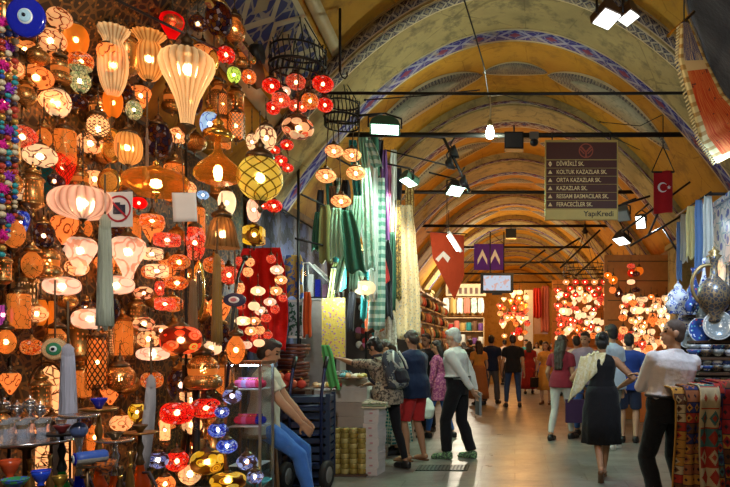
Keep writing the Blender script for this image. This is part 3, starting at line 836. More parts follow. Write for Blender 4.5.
# ---------------------------------------------------------------- chandeliers over the passage side
def chandelier(px, py, d, rw, lamps, label, zc, hooks=True, styles=None, crown=True, top=None):
    """ring of radius rw with shades hung below; all one piece"""
    c = P(px, py, d); rr = S(rw, d) / 2
    t = thing('chandelier', label, 'chandelier', c)
    b = B()
    for zz, r2, th in ((0, rr, .014), (.16, rr * .98, .010), (-.10, rr * .96, .010)):
        b.tube([(r2 * math.cos(2 * PI * k / 28), r2 * math.sin(2 * PI * k / 28), zz) for k in range(29)], th, 6)
    for k in range(28):
        a = 2 * PI * k / 28
        b.tube([(rr * math.cos(a), rr * math.sin(a), -.10), (rr * math.cos(a + .1), rr * math.sin(a + .1), .03), (rr * math.cos(a), rr * math.sin(a), .16), (rr * 1.02 * math.cos(a), rr * 1.02 * math.sin(a), .20)], .006, 5)
    obj('ring', b, M_IRON, t)
    b = B()
    for k in range(6):
        a = 2 * PI * k / 6
        b.tube([(rr * math.cos(a), rr * math.sin(a), .15), (.03 * math.cos(a), .03 * math.sin(a), .15 + rr * 1.5)], .006, 5)
    obj('suspension_chains', b, M_IRON, t)
    b = B().lathe([(.01, 0), (.06, .02), (.09, .06), (.05, .1), (.03, .16), (.05, .2), (.02, .24)], 14, c=(0, 0, .12 + rr * 1.5))
    b.tube([(0, 0, .3 + rr * 1.5), (0, 0, (top or vz(c.x, 5.7)) - c.z)], .012, 6)
    obj('stem', b, M_IRON, t)
    for (x, y, w, h, st, dd) in lamps:
        q = P(x, y, d + dd); W, H = S(w, d + dd), S(h, d + dd)
        o = q - c
        sh = link('shade', kme('globe', G[st]()), None, t, o, scale=(W, W, H))
        link('cap', cached('lamp_cap', CAP, M_BRASSD), None, sh, (0, 0, .46), scale=(1, 1, 1))
        link('bulb', cached('lamp_bulb', BLB, M_BULB), None, sh, (0, 0, 0), scale=(.7, .7, .7))
        ang = math.atan2(o.y, o.x) if abs(o.y) + abs(o.x) > .05 else 0
        e = Vector((rr * math.cos(ang), rr * math.sin(ang), -.08))
        obj('lamp_arm', B().tube([o + Vector((0, 0, H * .6)), (o + Vector((0, 0, H * .6)) + e) / 2 + Vector((0, 0, .05)), e], .007, 5), M_BRASSD, t)
    return t
chandelier(298, 68, 6.3, 54, [(272, 86, 19, 15, 'red', -.1), (296, 82, 20, 15, 'coral', .2), (323, 84, 21, 16, 'red', 0), (281, 100, 18, 15, 'coral', -.22), (310, 101, 17, 16, 'orgmos', -.2),
     (325, 105, 16, 14, 'red', .15), (273, 108, 14, 13, 'red', .12), (296, 106, 15, 12, 'coral', .25), (302, 107, 11, 11, 'coral', -.05), (298, 128, 31, 22, 'creamflower', -.1), (286, 91, 9, 9, 'pinkw', .3)],
     'round black iron chandelier hung with red mosaic lamps near the lamp stall', 0)
chandelier(342, 118, 7.6, 34, [(334, 151, 18, 12, 'peach', -.15), (352, 155, 18, 12, 'peach', .15), (326, 176, 20, 13, 'peach', -.2), (356, 173, 19, 13, 'peach', .05), (341, 201, 20, 12, 'peach', -.05)],
     'small black ring chandelier with five peach lamps in front of the green scarves', 0)

# hanging iron rod with a hook beside the near chandelier
t = thing('ceiling_hook_rod', 'long black iron rod with an end hook hanging beside the near chandelier', 'hook', P(340, 72, 6.6))
q = P(340, 72, 6.6)
obj('rod', B().tube([(0, 0, 0), (0, 0, vz(q.x, 5.7) - q.z)], .014, 8), M_IRON, t)
obj('hook', B().tube([(0, 0, 0), (.02, 0, -.05), (.05, 0, -.07), (.075, 0, -.04), (.07, 0, 0)], .008, 6), M_IRON, t)

# ---------------------------------------------------------------- distant lamp displays
SAY = {'peach': 'peach', 'creamp': 'pale cream', 'orange': 'orange', 'whitehot': 'white', 'coral': 'coral', 'cream': 'scrolled cream', 'darkglass': 'dark', 'amber': 'amber', 'redp': 'dim red', 'red': 'red'}
def rowwise(pts, y0, bh):
    rows = {}
    for p in pts: rows.setdefault(int((p[1] - y0) / bh), []).append(p)
    out = []
    for i, k in enumerate(sorted(rows)):
        for j, p in enumerate(sorted(rows[k])): out.append((p[0], p[1], '%s row down, %s along' % (ORD[i], ORD[j])))
    return out
def far_cloud(n, x0, x1, y0, y1, d0, d1, w0, w1, styles, label, group, bright=1, bl=None):
    pts = []
    for _ in range(n * 30):
        if len(pts) >= n: break
        x, y = rnd.uniform(x0, x1), rnd.uniform(y0, y1)
        if all((x - a) ** 2 + ((y - b_) * 1.2) ** 2 > (w0 * .72) ** 2 for a, b_ in pts): pts.append((x, y))
    bh = w0 * 1.45
    for x, y, where in rowwise(pts, y0, bh):
        w = rnd.uniform(w0, w1); d = rnd.uniform(d0, d1)
        st = rnd.choice(styles)
        L_('globe' if rnd.random() < .7 else 'tulip', st, x, y, w, w * rnd.uniform(.75, 1.1), SAY[st] + ' lamp in ' + label + ', ' + where, d=d, chain=6, group=group, fin=False, bulb=rnd.random() < .45)
far_cloud(62, 556, 602, 291, 338, 17, 19.5, 5, 9, ['peach', 'creamp', 'creamp', 'orange', 'whitehot', 'coral'], 'bright display beyond gray shirted man', 'lamps in the far right display')
far_cloud(62, 622, 668, 296, 352, 10.5, 12.5, 6, 10, ['peach', 'creamp', 'orange', 'whitehot', 'cream', 'coral'], 'display behind man in white', 'lamps in the display behind the man in white')
far_cloud(20, 606, 648, 258, 300, 12, 14, 6, 10, ['orange', 'darkglass', 'amber', 'redp'], 'dim rows above man in blue', 'dim lamps above the right display')
far_cloud(36, 499, 528, 292, 338, 20, 22, 4.5, 8, ['coral', 'peach', 'creamp', 'red', 'orange'], 'far stall below hanging screen', 'lamps on the far stall below the screen')
far_cloud(24, 600, 640, 300, 345, 13.2, 15, 5, 8, ['orange', 'amber', 'peach', 'creamp'], 'far display left of man in blue', 'amber lamps in the middle of the right row')
# far chandelier with red points
chandelier(585, 272, 15.5, 44, [(566 + 9.5 * (k % 5) + (4 if k // 5 % 2 else 0), 282 + 6.5 * (k // 5), 6.5, 5.5, 'red' if k % 3 else 'peach', rnd.uniform(-.3, .3)) for k in range(15)],
     'distant dark chandelier with many small red lamps above the bright display', 0)
# ================================================================ textiles
def m_kilim(name, pal, nb=18, motif=3, acc=(.02, .02, .03), v0=0):
    """woven bands along the length with stepped diamonds across"""
    n = N(name); u, v, _ = n.sep(n.coord('UV'))
    vb = n.math('MULTIPLY', v, nb)
    fl = n.math('FLOOR', vb)
    wn = n.n('TexWhiteNoise', noise_dimensions='1D'); n.set(wn.inputs['W'], n.math('ADD', fl, v0))
    stops = [(k / len(pal), c) for k, c in enumerate(pal)]
    col = n.ramp(wn.outputs['Value'], stops, 'CONSTANT')
    wn2 = n.n('TexWhiteNoise', noise_dimensions='1D'); n.set(wn2.inputs['W'], n.math('ADD', fl, v0 + 31.7))
    col2 = n.ramp(wn2.outputs['Value'], stops[::-1] and [(k / len(pal), c) for k, c in enumerate(pal[::-1])], 'CONSTANT')
    st = 14.0
    uq = n.math('DIVIDE', n.math('FLOOR', n.math('MULTIPLY', n.math('MULTIPLY', u, motif), st)), st)
    vq = n.math('DIVIDE', n.math('FLOOR', n.math('MULTIPLY', n.math('FRACT', vb), st)), st)
    du = n.math('ABSOLUTE', n.math('SUBTRACT', n.math('FRACT', uq), .5)); dv = n.math('ABSOLUTE', n.math('SUBTRACT', vq, .5))
    dia = n.math('ADD', du, dv)
    col = n.mix(n.math('LESS_THAN', dia, .42), col, col2)
    col = n.mix(n.math('LESS_THAN', dia, .18), col, acc)
    col = n.mix(n.math('GREATER_THAN', dv, .44), col, acc)
    ed = n.math('GREATER_THAN', n.math('ABSOLUTE', n.math('SUBTRACT', u, .5)), .44)
    col = n.mix(ed, col, pal[0])
    co = n.coord('UV', (70, 260, 1))
    h = n.noise(co, 1, 2)
    col = n.mix(n.math('MULTIPLY', h, .5), col, (.04, .02, .015))
    return n.done(n.pbsdf(col, .95, spec=.1, bump=n.bump(h, .5, .01)))
RED, CRM, NVY, OCH, TEA, BRN_ = (.42, .04, .025), (.60, .47, .27), (.03, .04, .13), (.55, .26, .05), (.06, .17, .16), (.14, .06, .03)
KIL = [m_kilim('red_blue_kilim_weave', [RED, OCH, NVY, CRM, (.30, .05, .03)], 15, 3), m_kilim('rust_brown_kilim_weave', [BRN_, RED, (.35, .12, .05), NVY, OCH], 17, 3, v0=5),
       m_kilim('cream_floral_kilim_weave', [CRM, (.52, .42, .25), RED, TEA, CRM], 9, 2, (.45, .06, .03), 9), m_kilim('dark_teal_kilim_weave', [NVY, TEA, BRN_, OCH, RED], 15, 3, v0=14),
       m_kilim('crimson_kilim_weave', [(.40, .025, .03), (.30, .02, .025), OCH, BRN_, RED], 12, 3, v0=23), m_kilim('gold_striped_kilim_weave', [OCH, BRN_, CRM, RED], 20, 2, v0=29)]
# -- stand under the draped rugs
RY = 5.25
t = thing('rug_stand', 'dark wooden stand under the draped rugs beside the man in white', 'stand', (P(715, 400, RY).x + .15, RY + .32, 0))
obj('table_top', B().box((.12, 0, 1.09), (.95, .5, .04)), plain('dark_stall_wood', (.09, .05, .03), .5), t, False)
for sx in (-.28, .52):
    for sy in (-.18, .2): obj('leg', B().box((sx, sy, .54), (.05, .05, 1.07)), plain('dark_stall_wood', (.09, .05, .03), .5), t, False)
obj('shelf_board', B().box((.12, 0, .5), (.9, .44, .03)), plain('dark_stall_wood', (.09, .05, .03), .5), t, False)
ruglab = ['narrow gold and brown striped rug at the outer left of the draped rugs', 'rust red rug with stepped diamonds, second of the draped rugs', 'cream rug with red flowers in the middle of the draped rugs',
          'dark teal and navy rug between the cream rug and the crimson rug', 'crimson rug at the right end of the draped rugs']
for k, (xa, xb, mt, dy, top) in enumerate(((672, 688, 5, .02, 392), (684, 703, 1, 0, 386), (699, 719, 2, -.03, 383), (714, 724, 3, -.01, 385), (720, 748, 4, .0, 384))):
    a, bb = P(xa, top, RY + dy), P(xb, top, RY + dy)
    def rug(u, v, a=a, bb=bb, k=k):
        x = a.x + (bb.x - a.x) * u
        L = 1.30; s_ = v * (L + .42)
        rip = .022 * math.sin(u * 9 + k * 2.1) * min(1, max(0, s_ - .3) * 2) + .012 * math.sin(v * 11 + k)
        if s_ < .34: return (x, a.y + .42 - s_ - .02, 1.135 + .012 * k + .004 * math.sin(u * 7))
        q = s_ - .34
        if q < .14:
            t_ = q / .14 * PI / 2
            return (x, a.y + .06 - .09 * math.sin(t_), 1.135 + .012 * k - .09 * (1 - math.cos(t_)) - .0)
        return (x + .015 * math.sin(v * 5 + k), a.y - .03 + rip, 1.045 + .012 * k - (q - .14) * .82)
    t = thing('draped_rug', ruglab[k], 'rug', (a.x, a.y, .4), 0, 'rugs draped over the stand')
    o = obj('weave', B().grid(rug, 16, 60, .012), KIL[mt], t); o.location = -Vector(t.location)
    b = B()
    for q in range(15):
        u = (q + .5) / 15; p = Vector(rug(u, 1)) - Vector(t.location)
        b.tube([p, p + Vector((.004 * math.sin(q), -.004, -.06))], .004, 4)
    obj('fringe', b, plain('cream_fringe', (.55, .46, .30), .9), t)

# -- the big hanging carpet at the upper right
def carpet_pt(u, v):
    # upper left corner (683,30) curving down to (712,165); bellying towards the passage
    pl = [(680, 24), (678, 60), (690, 105), (700, 140), (716, 163)]; pr = [(686, 20), (704, 60), (722, 95), (745, 118), (775, 135)]
    s_ = v * 4; i = min(3, int(s_)); f = s_ - i
    x = (pl[i][0] + (pl[i + 1][0] - pl[i][0]) * f) * (1 - u) + (pr[i][0] + (pr[i + 1][0] - pr[i][0]) * f) * u
    y = (pl[i][1] + (pl[i + 1][1] - pl[i][1]) * f) * (1 - u) + (pr[i][1] + (pr[i + 1][1] - pr[i][1]) * f) * u
    return P(x, y, 4.9 + .5 * u - .25 * math.sin(v * PI) + .2 * v)
n = N('red_blue_hanging_carpet'); u, v, _ = n.sep(n.coord('UV'))
stv = n.noise(n.coord('UV', (60, 5, 1)), 1, 3); blk = n.noise(n.coord('UV', (4, 14, 1)), 1, 4)
base = n.mix(n.ramp(stv, [(.42, 0), (.6, 1)]), (.50, .05, .018), (.66, .20, .06))
base = n.mix(n.math('MULTIPLY', n.math('GREATER_THAN', blk, .62), .8), base, (.06, .035, .04))
top_ = n.mix(n.math('GREATER_THAN', stv, .52), (.06, .08, .25), (.60, .48, .32))
col = n.mix(n.math('LESS_THAN', v, .26), base, top_)
col = n.mix(n.math('LESS_THAN', n.math('ABSOLUTE', n.math('SUBTRACT', v, .29)), .03), col, (.65, .5, .28))
eg = n.math('MAXIMUM', n.math('LESS_THAN', u, .13), n.math('MAXIMUM', n.math('GREATER_THAN', u, .88), n.math('GREATER_THAN', v, .95)))
zz = n.math('GREATER_THAN', n.math('SINE', n.math('MULTIPLY', v, 90)), .3)
col = n.mix(eg, col, n.mix(zz, (.62, .52, .26), (.40, .25, .09)))
M_CARPET = n.done(n.pbsdf(col, .95, spec=.1, bump=n.bump(stv, .5, .01)))
c0 = P(700, 90, 5)
t = thing('hanging_carpet', 'large red and blue carpet with a cream fringed border hanging high beside the vault', 'carpet', c0)
o = obj('weave', B().grid(carpet_pt, 24, 40, .018), M_CARPET, t); o.location = -c0
b = B()
for q in range(46):
    p = carpet_pt(0, (q + .5) / 46) - c0
    b.tube([p, p + Vector((-.025, -.01, -.025))], .006, 5)
obj('fringe', b, plain('pale_wool_fringe', (.62, .52, .28), .95), t)
pa, pb = P(672, 34, 5.0) - c0, P(730, 12, 5.5) - c0
obj('hanging_pole', B().tube([P(668, 36, 4.9) - c0, P(694, 12, 5.3) - c0], .014, 8), M_GOLD, t)
obj('hanging_rope', B().tube([P(684, 22, 5.05) - c0, Vector((P(684, 22, 5.05).x, 5.05, vz(P(684, 22, 5.05).x, 5.7))) - c0], .006, 6), M_DARK, t)

# -- long hanging cloths
def drape(px, py0, py1, w, d, mat, label, cat='scarf', group=None, name='hanging_scarf', amp=.3, taper=1.0, folds=3, skew=0, rail=True, spread=0):
    a = P(px, py0, d); z1 = P(px, py1, d).z; W = S(w, d); ph = rnd.random() * 6
    t = thing(name, label, cat, (a.x, a.y, z1), rnd.uniform(-.2, .2), group)
    H = a.z - z1
    def fn(u, v):
        ww = W * (1 + (taper - 1) * v) * (.75 + .25 * min(1, v * 5))
        x = (u - .5) * ww + skew * v * W + .03 * math.sin(v * 7 + ph) * W
        y = math.sin(u * folds * 2 * PI + ph) * W * amp * .35 * min(1, .3 + v * 3) - spread * v * H
        return (x, y, H * (1 - v) - .025 * math.sin(u * 9 + ph) * v)
    obj('cloth', B().grid(fn, folds * 8, 20, .006), mat, t)
    if rail:
        obj('loop', B().tube([(0, 0, H - .02), (.015, 0, H + .03), (0, 0, H + .06), (-.015, 0, H + .03), (0, 0, H - .02)], .004, 5), M_CORD, t)
    return t
scol = {'white green': cloth('mint_white_silk', (.55, .72, .60), (.30, .55, .42), 8, 'print', .4), 'pale green': cloth('pale_green_silk', (.30, .52, .36), None, 30, 'plain', .4), 'white': cloth('white_silk', (.70, .74, .68), None, 30, 'plain', .4),
        'teal': cloth('teal_silk', (.03, .25, .25), None, 30, 'plain', .4), 'coral': cloth('coral_silk', (.62, .18, .12), None, 30, 'plain', .5), 'pink': cloth('pink_silk', (.55, .15, .28), None, 30, 'plain', .5),
        'dark green': cloth('dark_green_silk', (.03, .13, .08), None, 30, 'plain', .5), 'black': cloth('black_silk', (.015, .015, .02), None, 30, 'plain', .5), 'purple': cloth('purple_silk', (.16, .06, .22), None, 30, 'plain', .5),
        'mint striped': cloth('mint_striped_silk', (.62, .74, .66), (.20, .42, .34), 60, 'stripe', .5), 'gold': cloth('gold_silk', (.52, .34, .10), None, 30, 'plain', .4), 'brown': cloth('brown_silk', (.16, .08, .04), None, 30, 'plain', .5),
        'olive': cloth('olive_silk', (.20, .22, .08), None, 30, 'plain', .5), 'red': cloth('red_silk', (.48, .03, .03), None, 30, 'plain', .5)}
rows = [  # px, top, bottom, width, depth, colour
 (325, 205, 262, 15, 8.2, 'olive'), (336, 208, 258, 12, 8.0, 'pale green'), (347, 210, 272, 14, 7.9, 'dark green'), (357, 196, 290, 12, 8.1, 'pale green'), (366, 168, 270, 13, 8.1, 'white green'),
 (373, 150, 300, 12, 8.4, 'white'), (380, 178, 330, 10, 8.5, 'mint striped'), (353, 140, 200, 10, 8.6, 'teal'), (362, 132, 182, 9, 8.8, 'pale green'), (374, 132, 175, 8, 9.0, 'dark green'),
 (384, 150, 255, 8, 9.2, 'purple'), (389, 165, 262, 7, 9.3, 'pink'), (394, 150, 250, 7, 9.6, 'white'), (376, 238, 282, 11, 8.9, 'red'), (384, 240, 318, 13, 9.0, 'black'), (392, 232, 312, 9, 9.4, 'dark green'),
 (398, 168, 240, 7, 9.9, 'black'), (330, 222, 300, 10, 8.9, 'brown'), (341, 236, 290, 9, 8.7, 'teal'), (318, 212, 250, 9, 8.3, 'dark green'), (345, 180, 225, 8, 8.9, 'black'), (333, 186, 226, 8, 8.5, 'brown')]
cnt = {}
wher = ['hanging nearest the lamp stall', 'hanging beside the five peach lamps', 'beyond the chandelier with peach lamps', 'further in along the scarf rail', 'deepest along the scarf rail']
for (px, y0, y1, w, d, c) in rows:
    cnt.setdefault(c, 0)
    side = 'tall' if y1 - y0 > 90 else 'short' if y1 - y0 < 52 else 'medium'
    lab = f'{side} {c} scarf hanging {"high" if y0 < 170 else "low" if y0 > 215 else "midway"} in the scarf rail, ' + ('near end' if px < 345 else 'middle' if px < 376 else 'far end')
    drape(px, y0, y1, w * rnd.uniform(.8, 1.2), d, scol[c], lab, group='scarves hanging in the textile shop', taper=rnd.uniform(.7, 1.5), folds=rnd.choice((1, 2, 3)), skew=rnd.uniform(-.7, .7), amp=.55)
more = [(321, 190, 240, 8, 9.0, 'black'), (328, 176, 236, 7, 9.2, 'teal'), (338, 178, 215, 8, 9.1, 'mint striped'), (350, 205, 262, 9, 8.6, 'white green'), (361, 205, 250, 8, 8.7, 'white'), (369, 140, 168, 9, 8.3, 'mint striped'),
 (356, 262, 300, 10, 8.5, 'mint striped'), (366, 262, 320, 8, 8.8, 'teal'), (345, 250, 292, 9, 8.4, 'white green'), (389, 215, 300, 6, 9.5, 'coral'), (381, 140, 180, 7, 9.1, 'black'), (393, 190, 250, 5, 9.8, 'red'), (336, 262, 306, 7, 8.6, 'olive'), (352, 292, 330, 8, 8.9, 'black')]
for k, (px, y0, y1, w, d, c) in enumerate(more):
    drape(px, y0, y1, w, d, scol[c], f'{c} scarf twisted in the rear of the scarf rail, {ORD[k]} from the lamp stall', group='scarves hanging in the textile shop', taper=rnd.uniform(.5, 1.6), folds=rnd.choice((1, 2)), skew=rnd.uniform(-1.2, 1.2), amp=.7)
# scarf rails
t = thing('scarf_rail', 'black metal rail frame the scarves hang from', 'rail', (-2.6, 8.0, 2.5))
for z0, x0, y0, x1, y1 in ((0.75, .1, -.4, .5, 2.3), (.25, 0, -.3, .6, 1.6), (1.4, .3, .4, .75, 2.2), (0.0, .2, .5, .75, 1.8)):
    obj('bar', B().tube([(x0, y0, z0), (x1, y1, z0)], .013, 8), M_DARK, t)
for k in range(3): obj('upright', B().tube([(-.1 + .25 * k, .1 + .75 * k, -2.5), (-.1 + .25 * k, .1 + .75 * k, 1.3)], .018, 8), M_DARK, t)

# cream and gold dress length hanging in the light
t = drape(403, 205, 338, 24, 9.9, cloth('cream_gold_embroidered_cloth', (.78, .62, .36), (.60, .38, .12), 26, 'flower', .6), 'tall cream and gold embroidered cloth hanging bright beside the shop shelves', 'cloth', name='hanging_cloth', taper=1.5, folds=3)
drape(410, 180, 250, 10, 10.3, cloth('gold_beaded_cloth', (.62, .42, .14), (.30, .16, .05), 40, 'print', .5), 'narrow gold beaded cloth above the cream embroidered one', 'cloth', name='hanging_cloth', taper=.8)
drape(397, 200, 300, 8, 9.6, cloth('black_gold_braid', (.10, .07, .03), (.45, .30, .08), 40, 'print', .5), 'black and gold braided cloth left of the cream embroidered cloth', 'cloth', name='hanging_cloth')
drape(386, 308, 352, 18, 9.2, cloth('white_lace', (.72, .70, .60), (.5, .45, .35), 30, 'print', .6), 'short white lace cloth below the black scarf', 'cloth', name='hanging_cloth', taper=1.5)
drape(374, 290, 330, 16, 9.0, cloth('red_orange_embroidery', (.55, .10, .03), (.65, .35, .08), 30, 'flower', .7), 'red and orange embroidered cloth low in the textile shop', 'cloth', name='hanging_cloth', taper=1.2)
# red cloth behind the little lamps
drape(262, 248, 352, 54, 6.75, cloth('bright_red_cloth', (.60, .012, .012), None, 30, 'plain', .75), 'large bright red cloth behind the strings of small lamps', 'cloth', name='hanging_cloth', amp=.08, folds=4)
# red banner and purple banner far in, Turkish flag on the right
t = thing('red_banner', 'dark red pointed banner hanging under the fluorescent lamp', 'banner', P(447, 300, 12.2), 0)
W, H = S(34, 12.2), S(68, 12.2)
obj('cloth', B().prism([(-W * .5, H), (W * .5, H * .95), (W * .5, H * .35), (W * .22, 0), (-W * .42, H * .62)], .02), cloth('deep_red_banner_cloth', (.40, .05, .015)), t, False)
obj('pole', B().tube([(-W * .6, 0, H), (W * .6, 0, H * .97)], .012, 6), M_DARK, t); obj('cord', B().tube([(0, 0, H), (0, 0, 4.32 - t.location.z)], .008, 5), M_DARK, t)
obj('white_emblem', B().prism([(-W * .34, H * .60), (-W * .1, H * .72), (W * .1, H * .62), (W * .02, H * .55), (-W * .12, H * .64), (-W * .25, H * .56)], .026), plain('white_print', (.75, .72, .65), .7), t, False)
t = thing('purple_banner', 'purple banner with white zigzag marks above the hanging screen', 'banner', P(489, 270, 15), 0)
W, H = S(30, 15), S(26, 15)
obj('cloth', B().prism([(-W / 2, 0), (W / 2, 0), (W / 2, H), (-W / 2, H)], .02), cloth('violet_banner_cloth', (.10, .03, .28)), t, False)
for q in (-.22, .2):
    obj('white_mark', B().prism([(W * (q - .16), H * .2), (W * q, H * .55), (W * (q + .16), H * .2), (W * (q + .16), H * .4), (W * q, H * .8), (W * (q - .16), H * .4)], .026), plain('white_print', (.75, .72, .65), .7), t, False)
obj('cord', B().tube([(-W / 2, 0, H), (0, 0, H + .3), (W / 2, 0, H)], .008, 5), M_DARK, t)
d = 8.9; c = P(663, 214, d)
t = thing('turkish_flag', 'dark red flag with a white crescent and star hanging beside the floodlights', 'flag', c)
W, H = S(19, d), S(42, d)
obj('cloth', B().grid(lambda u, v: ((u - .5) * W, .02 * math.sin(u * 7), H * (1 - v) + .02 * u), 14, 14, .008), cloth('flag_red', (.42, .012, .015)), t)
b = B(); nn = 22
outer = [(.20 * W * math.cos(a) * 1.3, .20 * W * math.sin(a) * 1.3) for a in [R(35) + (2 * PI - R(70)) * k / nn for k in range(nn + 1)]]
inner = [(.05 * W + .20 * W * math.cos(a), .20 * W * math.sin(a)) for a in [R(48) + (2 * PI - R(96)) * k / nn for k in range(nn + 1)]][::-1]
vs = [(x - .05 * W, -.035, z + H * .62) for x, z in outer + inner[::-1]]
b.add(vs, [(k, k + 1, nn + 2 + k, nn + 1 + k) for k in range(nn)])
st = [(.12 * W * (1 if k % 2 == 0 else .4) * math.cos(PI / 2 + k * PI / 5) + .28 * W, .12 * W * (1 if k % 2 == 0 else .4) * math.sin(PI / 2 + k * PI / 5)) for k in range(10)]
b.add([(x, -.035, z + H * .62) for x, z in st] + [(.28 * W, -.035, H * .62)], [(k, (k + 1) % 10, 10) for k in range(10)])
obj('crescent_and_star', b, plain('white_print', (.75, .72, .65), .7), t, False)
obj('tripod_hanger', B().tube([(-W * .6, 0, H), (W * .6, 0, H)], .012, 6).tube([(-W * .6, 0, H), (0, 0, H + .35)], .008, 6).tube([(W * .6, 0, H), (0, 0, H + .35)], .008, 6).tube([(0, 0, H + .35), (0, 0, H + .8)], .008, 6), M_DARK, t)

# blue, white and yellow cloth lengths on the right behind the ceramics
for k, (px, y0, y1, w, c, lab) in enumerate(((684, 214, 262, 8, 'white', 'narrow white cloth length hanging nearest the flag'), (691, 206, 258, 9, 'gold', 'yellow gold cloth length beside the narrow white one'), (699, 200, 272, 9, 'blue', 'blue cloth length between the yellow and the wide white one'),
        (708, 196, 262, 11, 'white', 'wide white cloth length above the big ewer'), (679, 222, 280, 6, 'blue', 'thin blue cloth length at the far end of the row above the vases'))):
    m = {'white': scol['white'], 'gold': cloth('pale_yellow_silk', (.62, .52, .22), None, 30, 'plain', .5), 'blue': cloth('pale_blue_silk', (.14, .26, .52), None, 30, 'plain', .5)}[c]
    drape(px, y0, y1, w, 8.2 - .1 * k if px > 690 else 8.9, m, lab, 'cloth', 'cloth lengths above the ceramics', 'cloth_length', folds=2)

# ================================================================ tassels and charms in the lamp stall
def m_tas(name, c):
    n = N(name); co = n.coord('Object'); x, y, z = n.sep(co)
    a = n.math('ARCTAN2', y, x)
    f = n.noise(n.comb(n.math('MULTIPLY', a, 14), n.math('MULTIPLY', z, 2.5)), 1, 3)
    return n.done(n.pbsdf(n.mix(f, [q * .3 for q in c], [min(1, q * 1.25) for q in c]), .7, bump=n.bump(f, .8, .02), sheen=.2))
def tassel(px, y0, y1, w, c, label, off=-.3, d=None, sway=0):
    d = d or dL(px) + off
    a = P(px, y0, d); W = S(w, d); H = S(y1 - y0, d)
    t = thing('tassel', label, 'tassel', a - Vector((0, 0, H)))
    b = B().lathe([(.34 * W, H * .9), (.40 * W, H * .7), (.46 * W, H * .4), (.5 * W, H * .15), (.54 * W, 0)], 52, ribs=26, amp=.34)
    for k in range(26):
        a_ = rnd.uniform(0, 2 * PI); r_ = W * rnd.uniform(.3, .52)
        b.tube([(r_ * .7 * math.cos(a_), r_ * .7 * math.sin(a_), H * .85), (r_ * math.cos(a_), r_ * math.sin(a_), H * .3), (r_ * 1.1 * math.cos(a_ + .1), r_ * 1.1 * math.sin(a_ + .1), -H * rnd.uniform(0, .05))], W * .045, 5)
    if sway:
        b.v = [(x + sway * W * ((H - z) / H) ** 2, y, z) for x, y, z in b.v]
    m = m_tas('tassel_thread_' + str(px), c)
    obj('strands', b, m, t)
    obj('knot', B().lathe([(.30 * W, H * .86), (.42 * W, H * .90), (.36 * W, H * .93), (.40 * W, H * .96), (.2 * W, H * 1.0), (.05 * W, H * 1.02)], 16), m, t)
    obj('cord', B().tube([(0, 0, H), (0, 0, H + .25)], .006, 6), M_CORD, t)
tassel(105, 216, 326, 13, (.62, .68, .52), 'long pale green tassel in front of the pink oval lamps', -.45)
tassel(68, 345, 432, 14, (.62, .62, .76), 'lilac grey tassel hanging left of the lattice cylinder lantern', -.45)
tassel(151, 376, 468, 11, (.66, .62, .64), 'grey mauve tassel hanging left of the black post', -.4, sway=-.9)
tassel(217, 255, 342, 9, (.52, .26, .03), 'gold tassel under the smoky glass bell', -.3)
tassel(193, 280, 338, 8, (.34, .17, .05), 'brown gold tassel left of the gold one', -.1)
tassel(147, 128, 178, 3, (.5, .26, .12), 'thin pale cord tassel above the honey saucer', -.1)

def eye_disc(px, py, w, h, label, d, cols, yaw=0.5, name='evil_eye_charm', ring=None):
    c = P(px, py, d); W, H = S(w, d), S(h, d)
    t = thing(name, label, 'charm', c - Vector((0, 0, H / 2)), yaw)
    for k, (f, col, nm_) in enumerate(cols):
        b = B().lathe([(.5 * f, -.5), (.48 * f, .2), (.40 * f, .5), (.0001, .55)], 32)
        Mx = Matrix.Rotation(R(90), 4, 'X')
        o = obj(nm_, b, col, t); o.matrix_local = Matrix.Translation((0, -.012 - .006 * k, H / 2)) @ Matrix.Rotation(R(90), 4, 'X') @ Matrix.Diagonal((W / math.cos(yaw) if yaw else W, H, .02 + .002 * k, 1))
    o = obj('cord', B().tube([(0, 0, H), (0, 0, H + .35)], .005, 6), M_CORD, t)
    return t
EB = plain('cobalt_blue_glass', (.010, .018, .36), .12); EW = plain('white_glass', (.72, .80, .82), .15); EL = plain('pale_blue_eye_glass', (.38, .62, .78), .15); EK = plain('black_glass', (.008, .01, .02), .1)
eye_disc(27, 18, 34, 41, 'large cobalt blue evil eye disc with a white and pale blue eye', 3.45, [(1, EB, 'disc'), (.40, EW, 'white_ring'), (.33, EL, 'iris'), (.10, EK, 'pupil')], .25)
eye_disc(55, 349, 22, 22, 'green and cream round eye charm with red spokes left of the lilac tassel', 3.9, [(1, cloth('cream_red_beads', (.70, .58, .30), (.40, .10, .03), 80, 'print', .4), 'rim'), (.62, plain('green_glass', (.03, .20, .10), .2), 'disc'), (.30, EW, 'white_ring'), (.16, EK, 'pupil')], .3)
eye_disc(235, 300, 23, 14, 'dark blue eye medallion in front of the red cloth', 5.2, [(1, plain('navy_beads', (.03, .04, .10), .3), 'rim'), (.5, EW, 'white_ring'), (.3, plain('pink_eye_glass', (.55, .2, .25), .2), 'iris')], 0)
eye_disc(236, 333, 15, 10, 'brown eye medallion below the blue one in front of the red cloth', 5.2, [(1, plain('brown_beads', (.18, .08, .04), .4), 'rim'), (.6, plain('pink_eye_glass', (.55, .2, .25), .2), 'iris')], 0)
M_OVAL = cloth('amber_mosaic_plaque', (.80, .34, .04), (.40, .13, .01), 34, 'print', .25)
